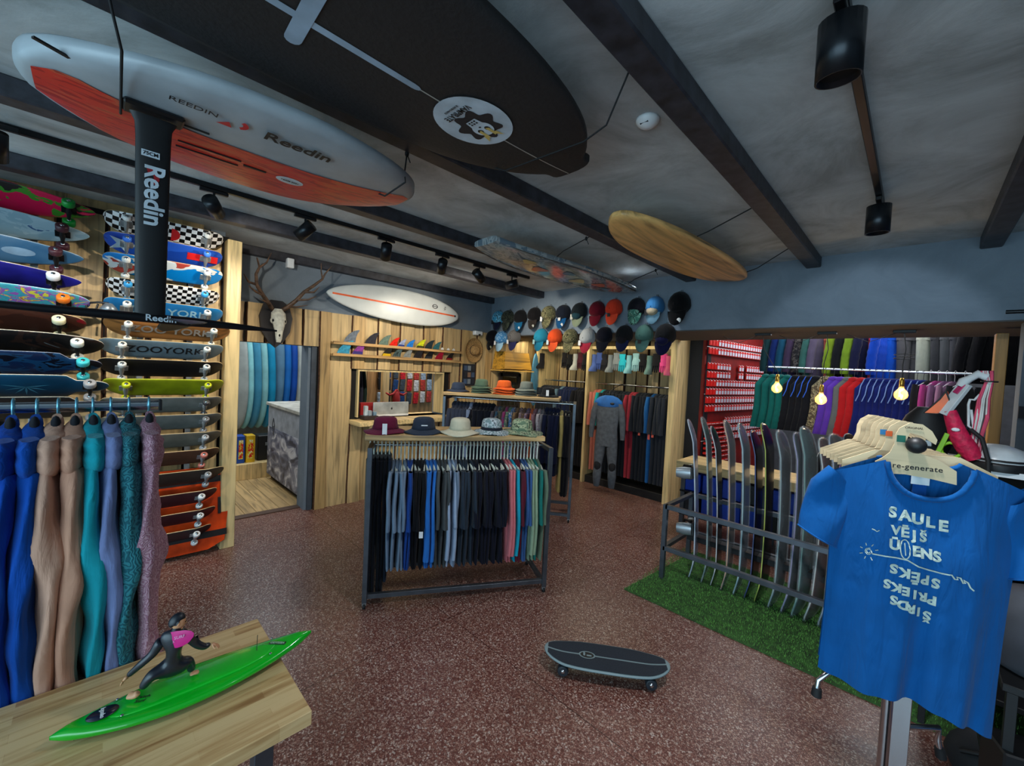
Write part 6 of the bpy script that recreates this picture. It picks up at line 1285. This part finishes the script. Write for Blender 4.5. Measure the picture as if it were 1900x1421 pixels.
# ================================================================ RIGHT FOREGROUND
K = 1.2
Ls, Rs = at(1545, 868, 1.19*K), at(1908, 905, 1.03*K); tx = (Rs-Ls); TW = V((tx.x, tx.y, 0)).length; tx = V((tx.x, tx.y, 0)).normalized(); ty = V((-tx.y, tx.x, 0)); 
TZ = (Ls.z+Rs.z)/2; TC = (Ls+Rs)/2; TC.z = TZ+.05
TM = basis(tx, ty, (0, 0, 1), TC)         # local -Y faces the camera
M_tee = cloth((8, 82, 146)); M_teed = cloth((10, 70, 140))
hemL, hemR = at(1520, 1240, 1.19*K).z-TC.z+.02, at(1812, 1392, 1.0*K).z-TC.z
te = thing('blue_t_shirt', 'bright blue t-shirt with pale lettering hung in the right foreground', 'shirt', TM)
def tee_side(s, m=0):
    vs = []; NX, NZ = 44, 30; hw = TW/2
    for j in range(NZ+1):
        f = j/NZ
        for i in range(NX+1):
            u = -1+2*i/NX; ax_ = abs(u); w_ = hw*(1-.03*math.sin(f*PI)-(.13*f if u > 0 else 0)); x = u*w_
            xn = ax_*hw; zt = 0
            if xn < .105: zt = (-.105 if s < 0 else -.03)*(1-(xn/.105)**2.4)**.6*1 + .0
            else: zt = -.062*(xn-.105)/(hw-.105)
            hem = (hemL+(hemR-hemL)*(u+1)/2)+(.02*math.sin(u*3+1.0) if s < 0 else .02)-.01
            z = zt+(hem-zt)*f
            d = .012+.045*math.sqrt(max(0, 1-u*u))*min(1, .35+f*2)*(1 if s < 0 else .8)
            fold = (.020*math.sin(u*8+.5+f*1.2)+.010*math.sin(u*17+2*f))*f**1.5*(1-ax_**4)+.006*math.sin(u*4-f*9+2)*(1-f)*min(1, f*5)*(1-ax_)
            y = s*(d*(1-ax_**6)+.004)+fold
            vs.append((x, y, z))
    fs = []
    for j in range(NZ):
        for i in range(NX):
            a = j*(NX+1)+i; q = (a, a+NX+1, a+NX+2, a+1); fs.append(q if s < 0 else q[::-1])
    return vs, fs
b = B()
for s in (-1, 1): vs, fs = tee_side(s); b.add(vs, fs, 0, True)
obj('body', b, M_tee, te)
vsF, _ = tee_side(-1)
def ty_at(x, z):
    best = min(vsF, key=lambda p: (p[0]-x)**2+(p[2]-z)**2); return best[1]
nk = B(); 
def nring(r_, dz): return [V((r_*math.cos(a), .0, 0)) for a in (0,)]
pts = []
for i in range(25):
    x = .105*math.cos(PI*i/24); z = -.105*(max(0, 1-(abs(x)/.105)**2.4))**.6; pts.append(V((x, ty_at(x, z-.012)-.002, z-.008)))
obj('collar', B().tube(pts, .0085, 8), M_tee, te)
pts = [V((.105*math.cos(PI*i/16), .035, -.03*(max(0, 1-abs(math.cos(PI*i/16))**2.4))**.6)) for i in range(17)]; obj('collar', B().tube(pts, .008, 8), M_tee, te)
for s in (-1, 1):
    rings = []
    for i in range(13):
        f = i/12; cx = s*(TW/2-.018+.045*math.sin(f*1.5)); z = -.075-.225*f; 
        rings.append([V((cx+(.062-.0*f)*math.cos(a)*(.5+.5*min(1, f*4))-(0 if True else 0), (.028+.012*math.sin(2*a+f*5))*math.sin(a)-.004, z-s*.0-.03*math.cos(a)*s*-1)) for a in [2*PI*k/24 for k in range(24)]])
    obj('sleeve', B().loft(rings, 0, False), M_tee, te)
    obj('sleeve_hem', B().tube([rings[-1][k]*1 for k in range(24)]+[rings[-1][0]], .0028, 5, 0, False), M_tee, te)
prn = plain((176, 190, 180), .8, var=.1, scale=80)
pc = TC; W0 = .35
def tl(px_, py_):   # point on the front plane of the shirt under a pixel
    d = ray(px_, py_); n_ = ty; t_ = ((TC-ty*.055)-CAM).dot(n_)/d.dot(n_); q = TM.inverted() @ (CAM+d*t_); return q.x, q.z
def print_letter(ch, x, z, sz, rot=0, sx=1.0):
    me = text_mesh(ch, sz*1.06, .05, .0, sx)
    for v in me.vertices:
        p = Matrix.Rotation(rot, 3, 'Z') @ v.co; xx, zz = x+p.x, z+p.y; v.co = V((xx, ty_at(xx, zz)-.0035, zz))
    me.materials.clear(); me.materials.append(prn); return obj('lettering', me, None, te)
rows = [('SAULE', 1648, 946, 1756, 976, .042), ('VĒJŠ', 1652, 978, 1716, 994, .036), ('Ū ENS', 1648, 1004, 1740, 1030, .038)]
for wd, xa, ya, xb, yb, sz in rows:
    for i, ch in enumerate(wd):
        if ch == ' ': continue
        f = i/(len(wd)-1); x, z = tl(xa+10+(xb-xa-12)*f, ya+6+(yb-ya)*f*.9); print_letter(ch, x, z, sz)
for wd, xa, ya, xb, yb, sz in (('SKĒPS', 1652, 1050, 1730, 1078, .038), ('SKEIRP', 1640, 1078, 1724, 1110, .036), ('SDRIŠ', 1652, 1108, 1716, 1140, .036)):
    for i, ch in enumerate(wd):
        f = i/(len(wd)-1); x, z = tl(xa+4+(xb-xa)*f, ya+2+(yb-ya)*f); print_letter(ch, x, z, sz, PI, 1)
def ribbon(name, P, wd):
    b = B(); Q = [tl(*p) for p in P]; poly3 = []
    for i, (x, z) in enumerate(Q):
        a, c = Q[max(0, i-1)], Q[min(len(Q)-1, i+1)]; dx, dz = c[0]-a[0], c[1]-a[1]; l = math.hypot(dx, dz) or 1; nx, nz_ = -dz/l*wd/2, dx/l*wd/2
        for s in (1, -1): poly3.append((x+s*nx, ty_at(x, z)-.0045, z+s*nz_))
    b.add(poly3, [(2*i, 2*i+1, 2*i+3, 2*i+2) for i in range(len(Q)-1)]); obj(name, b, prn, te)
ribbon('surfboard_outline', [(1677+9*math.sin(a), 1017-17*math.cos(a)) for a in [2*PI*k/20 for k in range(21)]], .003); ribbon('surfboard_outline', [(1677, 1006), (1677, 1028)], .0025)
ribbon('horizon_line', [(1618, 1027), (1640, 1030), (1660, 1032), (1680, 1036), (1700, 1048), (1720, 1055), (1745, 1062), (1758, 1064), (1762, 1064), (1768, 1072), (1774, 1073), (1772, 1068), (1779, 1070), (1784, 1080), (1788, 1080), (1785, 1074), (1793, 1079), (1797, 1088), (1804, 1094)], .0042)
ribbon('sun', [(1613+(2+5*a/12)*math.cos(a), 1024+(2+5*a/12)*math.sin(a)) for a in [k*.6 for k in range(20)]], .0025)
for k in range(7):
    a = PI*.4+k*PI*1.5/6; ribbon('sun_ray', [(1613+11*math.cos(a), 1024+11*math.sin(a)), (1613+16*math.cos(a), 1024+16*math.sin(a))], .0025)
ribbon('bird', [(1619, 982), (1623, 983), (1627, 986), (1631, 983)], .003)
nl = B().box((.0, .018, -.062), (.046, .002, .034)); obj('neck_label', nl, plain((190, 196, 200), .7), te)
obj('neck_tape', B().box((0, .020, -.10), (.036, .002, .05)), M_teed, te)
# flat card hangers
hout = [tl(*p) for p in ((1634, 860), (1648, 853), (1662, 843), (1670, 828), (1672, 811), (1680, 797), (1700, 787), (1725, 790), (1743, 803), (1753, 820), (1750, 829), (1738, 822), (1722, 812), (1700, 806), (1692, 824), (1700, 842), (1722, 846), (1755, 858), (1790, 880), (1790, 906), (1740, 894), (1690, 885), (1640, 882))]
h_ref = [(x, z) for x, z in hout]
cardm = wood((206, 184, 146), 'X', .6, amt=.08)
def card_hanger(off, label, col=None, grp=None, first=False, wdt=1.0, tilt=0):
    t = thing('card_hanger', label, 'hanger', TM @ T(0, off, 0) @ Ry(tilt), grp)
    obj('panel', B().prism([(x*wdt+.0, z-.0) for x, z in hout], .004), cardm, t)
    if not first: obj('arm', B().prism([(-.2, -.055), (-.2, -.03), (-.11, .018), (.11, .018), (.2, -.03), (.2, -.055), (0, -.03)], .004), cardm, t)
    return t
ch0 = card_hanger(-.012, 'pale card hanger with black lettering inside the blue t-shirt', first=True)
lt_ = tl(1709, 872)
letter('re-generate', .024, M_black, ch0, T(lt_[0]+.006, -.0035, lt_[1]) @ Rx(PI/2) @ Rz(0), .012, spacing=1.1)
lt_ = tl(1708, 797)
letter('ORIGINAL', .010, M_black, ch0, T(lt_[0], -.0035, lt_[1]) @ Rx(PI/2), 0); obj('green_sticker', B().box((tl(1683, 817)[0], -.003, tl(1683, 817)[1]), (.022, .001, .022)), plain((20, 100, 80), .5), ch0)
greens = [((120, 140, 96), 'sage green t-shirt right behind the blue one'), ((136, 146, 112), 'pale olive t-shirt, second behind the blue one'), ((60, 56, 60), 'charcoal t-shirt, third behind the blue one'), ((150, 150, 136), 'stone t-shirt, fourth behind the blue one'), ((40, 38, 44), 'near black t-shirt, fifth behind the blue one'), ((30, 28, 34), 'black t-shirt, sixth behind the blue one'), ((150, 70, 140), 'magenta t-shirt, last behind the blue one')]
for i, (c, lab) in enumerate(greens):
    off = .055+.045*i
    ch = card_hanger(off, 'pale card hanger behind the lettered one, '+lab.split(',')[0].split(' t-shirt')[0]+' shirt on it', first=False)
    if i < 2: obj('sticker', B().box((tl(1677, 812)[0], -.003, tl(1677, 812)[1]), (.018, .001, .018)), plain([(210, 90, 40), (50, 120, 170)][i], .5), ch)
    t = thing('t_shirt', lab, 'shirt', TM @ T(0, off, 0)); b = B(); rings = []
    hw = TW/2-.05-.012*i
    vs = []; fs = []
    for s in (-1, 1):
        o = len(vs)
        for j in range(9):
            f = j/8
            for q in range(17):
                u = -1+q/8; x = u*hw; xn = abs(x); zt = -.02*(1-(xn/.1)**2) if xn < .1 else -.075*(xn-.1)/(hw-.1); zt -= .008
                vs.append((x, s*(.012*math.sqrt(max(0, 1-u*u))+.002)+.004*math.sin(7*u+i), zt+(-.66-zt)*f))
        for j in range(8):
            for q in range(16): a = o+j*17+q; f_ = (a, a+17, a+18, a+1); fs.append(f_ if s < 0 else f_[::-1])
    obj('body', B().add(vs, fs, 0, True), cloth(c), t)
    for s in (-1, 1): obj('sleeve', B().loft([[V((s*(hw-.03+.02*f)+.04*math.cos(a), .016*math.sin(a), -.08-.13*f)) for a in [2*PI*k/12 for k in range(12)]] for f in (0, .3, .7, 1)]), cloth(c), t)
# display stand: post, arm with ball end, lower arms with rubber tips
std = thing('display_stand', 'chrome garment stand with a black ball ended arm behind the blue t-shirt', 'garment stand', (0, 0, 0))
kp_ = tl(1706, 828); kp = TM @ V((kp_[0], -.035, kp_[1])); bp = TM @ V((kp_[0], .42, kp_[1])); std.location = (bp.x, bp.y, 0); so = std.location
obj('ball_end', B().ell(kp-so, (.026, .026, .026), 18, 12), M_black, std); obj('arm', B().tube([kp-so, bp-so], .010, 10), M_chrome, std)
p1 = at(1640, 1380, 1.45); p2 = at(1668, 1380, 1.38)
obj('post', B().tube([V((p1.x, p1.y, 0))-so, V((p1.x, p1.y, bp.z-.02))-so], .016, 14), M_chrome, std)
obj('post', B().bar(V((p2.x, p2.y, 0))-so, V((p2.x, p2.y, bp.z-.3))-so, .045, .03, up=(0, 1, 0)), M_chrome, std)
q1 = V((p1.x, p1.y, 0)); 
for a_, b_c, c3 in (((1515, 1285), (1518, 1262), (1545, 1242)), ((1745, 1398), (1740, 1372), (1742, 1350))):
    dd = 1.45; P_ = [at(a_[0], a_[1], dd)-so, at(b_c[0], b_c[1], dd)-so, at(c3[0], c3[1], dd)-so, V((p1.x, p1.y, at(c3[0], c3[1], dd).z))-so]
    obj('lower_arm', B().tube(P_, .009, 10), M_chrome, std); obj('rubber_tip', B().tube([P_[0]+(P_[1]-P_[0])*.4, P_[0]-(P_[1]-P_[0])*.25], [.014, .016], 10), M_rub, std)
# ---------------------------------------------------------------- black shelving at the right with its goods
shf = thing('shelf_unit', 'black shelving unit with a white-edged top at the right edge', 'shelf unit', (.75, 3.6, 0))
for z in (.30, .80, 1.10, 1.48): obj('shelf', B().box((0, 0, z), (1.26, .6, .03), ch=.003), M_black, shf)
obj('top_edge', B().box((0, -.305, 1.485), (1.26, .012, .03)), M_white, shf)
for x in (-.62, .62):
    for y in (-.28, .28): obj('upright', B().bar((x, y, 0), (x, y, 1.48), .03, .03, up=(0, 1, 0)), M_black, shf)
obj('back_panel', B().box((0, .29, .74), (1.24, .01, 1.46)), M_dark, shf)
hl = thing('helmet', 'white and black helmet on the white-edged shelf', 'helmet', (.33, 3.42, 1.495)); obj('shell', B().lathe([(.12, 0), (.125, .03), (.12, .07), (.09, .11), (.04, .13), (.001, .132)], 18, 0, (0, 0, 0), None, 1.2), [plain((190, 196, 198), .3)], hl); obj('lower_rim', B().lathe([(.128, 0), (.132, .03), (.127, .045), (.12, .045)], 18, 0, (0, 0, 0), None, 1.2, False), M_black, hl); obj('visor_line', B().lathe([(.126, .052), (.124, .062), (.120, .062)], 18, 0, (0, 0, 0), None, 1.2, False), M_black, hl)
bgk = thing('black_backpack', 'black backpack on the shelf behind the helmet', 'backpack', (.62, 3.62, 1.495)); obj('bag_body', B().loft([[V((w_*math.cos(a), d_*math.sin(a), z)) for a in [2*PI*k/16 for k in range(16)]] for z, w_, d_ in ((0, .14, .1), (.04, .17, .12), (.18, .17, .12), (.26, .12, .09), (.30, .05, .04))]), M_black, bgk); obj('pocket', B().box((0, -.12, .1), (.2, .04, .12), ch=.01), plain((34, 34, 38), .7), bgk); obj('teal_patch', B().box((-.07, -.145, .12), (.05, .004, .04)), plain((60, 150, 150), .5), bgk)
hs = thing('black_hose', 'black curved hose standing beside the helmet', 'hose', (.24, 3.2, 1.2)); obj('tube', B().tube([(-.02, .1, .50), (.02, .06, .46), (.045, .03, .35), (.05, .0, .2), (.05, -.02, .0), (.05, -.02, -.2)], .010, 8), M_rub, hs)
# kite bar bundle
Y3 = 3.32
def kp3(a, b_c, y=Y3): return on_y(a, b_c, y)
kb = thing('control_bar_bundle', 'pink and white lines bundled on a kite bar hanging at the right', 'kite bar', kp3(1830, 700)); o_ = kp3(1830, 700); b = B(); b2 = B(); rr = random.Random(4)
for i in range(26):
    dx = rr.uniform(-13, 13); P_ = [kp3(1832+dx*.9, 688, Y3+rr.uniform(-.02, .02))-o_, kp3(1836+dx*.55, 708)-o_, kp3(1826+dx*.9, 740, Y3+rr.uniform(-.02, .02))-o_, kp3(1822+dx*1.1, 775, Y3+rr.uniform(-.02, .02))-o_, kp3(1812+dx*.8, 815)-o_, kp3(1806+dx, 850)-o_]
    (b if i % 2 else b2).tube(P_, .0045, 5)
obj('lines', b, plain((206, 206, 200), .7), kb); obj('lines', b2, plain((206, 70, 100), .7), kb); obj('tie', B().lathe([(.03, -.004), (.033, 0), (.03, .004)], 12, cap=False), M_black, kb, T(kp3(1836, 708)-o_))
obj('top_knot', B().tube([kp3(1832, 700)-o_, kp3(1815, 694)-o_, kp3(1800, 702)-o_, kp3(1788, 708)-o_, kp3(1780, 716)-o_], [.02, .022, .018, .024, .016], 8), plain((196, 200, 200), .8), kb)
wh = thing('white_bar', 'white plastic control bar with magenta marks slanting at the right', 'bar', kp3(1765, 740)); o_ = kp3(1765, 740); a1, a2 = kp3(1792, 712)-o_, kp3(1748, 768)-o_; obj('bar_body', B().bar(a1, a2, .02, .062, up=(.7, -.7, 0)), plain((186, 194, 196), .4), wh); obj('magenta_mark', B().bar(a1*.95, a1*.35, .023, .03, up=(.7, -.7, 0)), plain((170, 40, 90), .5), wh); obj('loop', B().tube([kp3(1765, 775)-o_, kp3(1775, 800)-o_, kp3(1790, 820)-o_, kp3(1800, 845)-o_], .005, 6), M_white, wh)
mg = thing('magenta_webbing', 'magenta padded strap folded beside the kite bar', 'strap', kp3(1790, 810)); o_ = kp3(1790, 810); obj('strap', B().tube([kp3(1762, 762)-o_, kp3(1770, 785)-o_, kp3(1780, 810)-o_, kp3(1795, 832)-o_, kp3(1808, 852)-o_], [.028, .034, .042, .046, .035], 10), plain((200, 20, 70), .6, var=.15, scale=40, bump=.6), mg); obj('white_mark', B().ell(kp3(1773, 797, Y3-.045)-o_, (.018, .003, .01), 8, 5), M_white, mg)
tr_ = thing('orange_fin', 'orange sail-shaped panel above the magenta strap', 'panel', kp3(1740, 745)); o_ = kp3(1740, 745); P_ = [(1755, 726), (1768, 758), (1758, 764), (1738, 768), (1714, 766), (1730, 752), (1744, 740)]; v1 = [kp3(x, y)-o_ for x, y in P_]; v2 = [p+V((.01, .03, 0)) for p in v1]; n = len(v1); obj('panel', B().add(v1+v2, [tuple(range(n)), tuple(range(2*n-1, n-1, -1))]+[(i, n+i, n+(i+1) % n, (i+1) % n) for i in range(n)]), plain((226, 100, 34), .4), tr_); obj('edge', B().tube(v1+[v1[0]], .004, 5), M_black, tr_)
wl = thing('looped_lashing', 'white cord looped between the bar and the pink lines', 'cord', kp3(1800, 770)); o_ = kp3(1800, 770); obj('cord', B().tube([kp3(*p)-o_ for p in ((1818, 732), (1812, 738), (1808, 742), (1800, 741), (1797, 750), (1797, 790), (1803, 796), (1806, 790), (1802, 760))], .006, 6), plain((200, 206, 206), .7), wl)
lm = thing('lime_pump', 'lime green fitting beside the magenta strap', 'fitting', kp3(1765, 835)); o_ = kp3(1765, 835); obj('ring', B().tube([V((.04*math.cos(a), .0, .04*math.sin(a))) for a in [2*PI*k/14 for k in range(15)]], .009, 6), plain((130, 190, 20), .4), lm); obj('handle', B().bar((-.05, 0, -.02), (-.02, 0, .09), .02, .03, up=(0, 1, 0)), plain((130, 190, 20), .4), lm)
hp = thing('black_harness', 'black harness with cords behind the orange panel', 'harness', (.06, 3.75, 1.55)); obj('pad', B().loft([[V((w_*math.cos(a), .07*math.sin(a), z)) for a in [2*PI*k/16 for k in range(16)]] for z, w_ in ((-.1, .08), (0, .12), (.1, .13), (.18, .10), (.24, .05))]), M_black, hp); obj('strap', B().tube([(-.16, -.06, .1), (-.05, -.1, .0), (.1, -.09, .04), (.18, -.05, .15)], .014, 6), plain((40, 40, 44), .5), hp); obj('buckle', B().box((0, -.11, .02), (.06, .015, .04), ch=.004), M_alu, hp)
# jackets at the right edge
tag(obj('hanging_rail', B().tube([(.36, 3.9, 2.40), (1.6, 3.9, 2.40)], .012, 10), M_bmetal), 'black rail with hanging jackets at the right edge', 'rail')
for ih, (x, m, lab, L) in enumerate(((.78, cloth((10, 66, 176)), 'bright blue jacket hanging at the right edge', .5), (.84, cloth((186, 182, 176)), 'white padded jacket with a pink part at the right edge', .60), (.98, cloth((190, 80, 100)), 'pink jacket behind the white one at the right edge', .6))):
    hang((x, 3.9, 2.385), (1, 0, 0), (0, -1, 0), 'jacket', m, lab, None, 'wood', M_black, 'black hangers at the right edge', 'black glossy hanger at the right edge, %s from the left' % ORD[ih], yaw=.9, L=L, th=.05)
# bags and shoes low at the right
gb = thing('grey_bag', 'dark grey travel bag on the right-hand shelves below the t-shirt sleeve', 'bag', (.62, 2.65, .80)); obj('bag_body', B().loft([[V((w_*math.cos(a)*1.0, d_*math.sin(a), z)) for a in [2*PI*k/20 for k in range(20)]] for z, w_, d_ in ((0, .33, .16), (.03, .36, .19), (.2, .37, .2), (.30, .34, .17), (.34, .2, .1))]), plain((64, 68, 76), .7), gb); obj('zip_band', B().box((-.0, -.195, .16), (.5, .012, .012)), M_black, gb); obj('label', B().box((-.16, -.2, .2), (.12, .006, .03)), plain((176, 180, 182), .5), gb)
sb2 = thing('low_shelf', 'low black shelf under the grey bag at the right edge', 'shelf', (.75, 2.7, 0)); obj('shelf', B().box((0, 0, .78), (.9, .5, .03), ch=.003), M_black, sb2); [obj('upright', B().bar((x, y, 0), (x, y, .77), .03, .03, up=(0, 1, 0)), M_black, sb2) for x in (-.42, .42) for y in (-.22, .22)]; obj('shelf', B().box((0, 0, .30), (.9, .5, .03), ch=.003), M_black, sb2)
sx2 = thing('shoe_box', 'black box with a white printed band on the low shelf', 'box', (.42, 2.55, .318)); obj('box_body', B().box((0, 0, .11), (.26, .16, .22), ch=.006), M_black, sx2, Rz(.3)); obj('white_band', B().box((0, -.082, .14), (.24, .004, .06)), plain((186, 200, 190), .5), sx2, Rz(.3))
sc_ = thing('blue_black_bag', 'blue and black bag at the bottom right corner', 'bag', (.66, 2.3, .318)); obj('bag_body', B().ell((0, 0, .16), (.16, .13, .2), 16, 10), graphic([(20, 24, 34), (40, 100, 170), (20, 22, 28), (110, 140, 170)], 5, 1), sc_); obj('handle', B().tube([(-.06, -.02, .33), (-.04, -.03, .4), (.04, -.03, .4), (.06, -.02, .33)], .008, 6), M_black, sc_)
dbg = thing('duffel_bag', 'black duffel bag behind the t-shirt hem at the right', 'bag', (.40, 3.0, .0)); obj('bag_body', B().ell((0, 0, .14), (.2, .16, .14), 16, 10), plain((30, 32, 36), .7), dbg); obj('strap', B().tube([(-.15, -.1, .2), (0, -.15, .29), (.15, -.1, .2)], .01, 6), M_black, dbg)
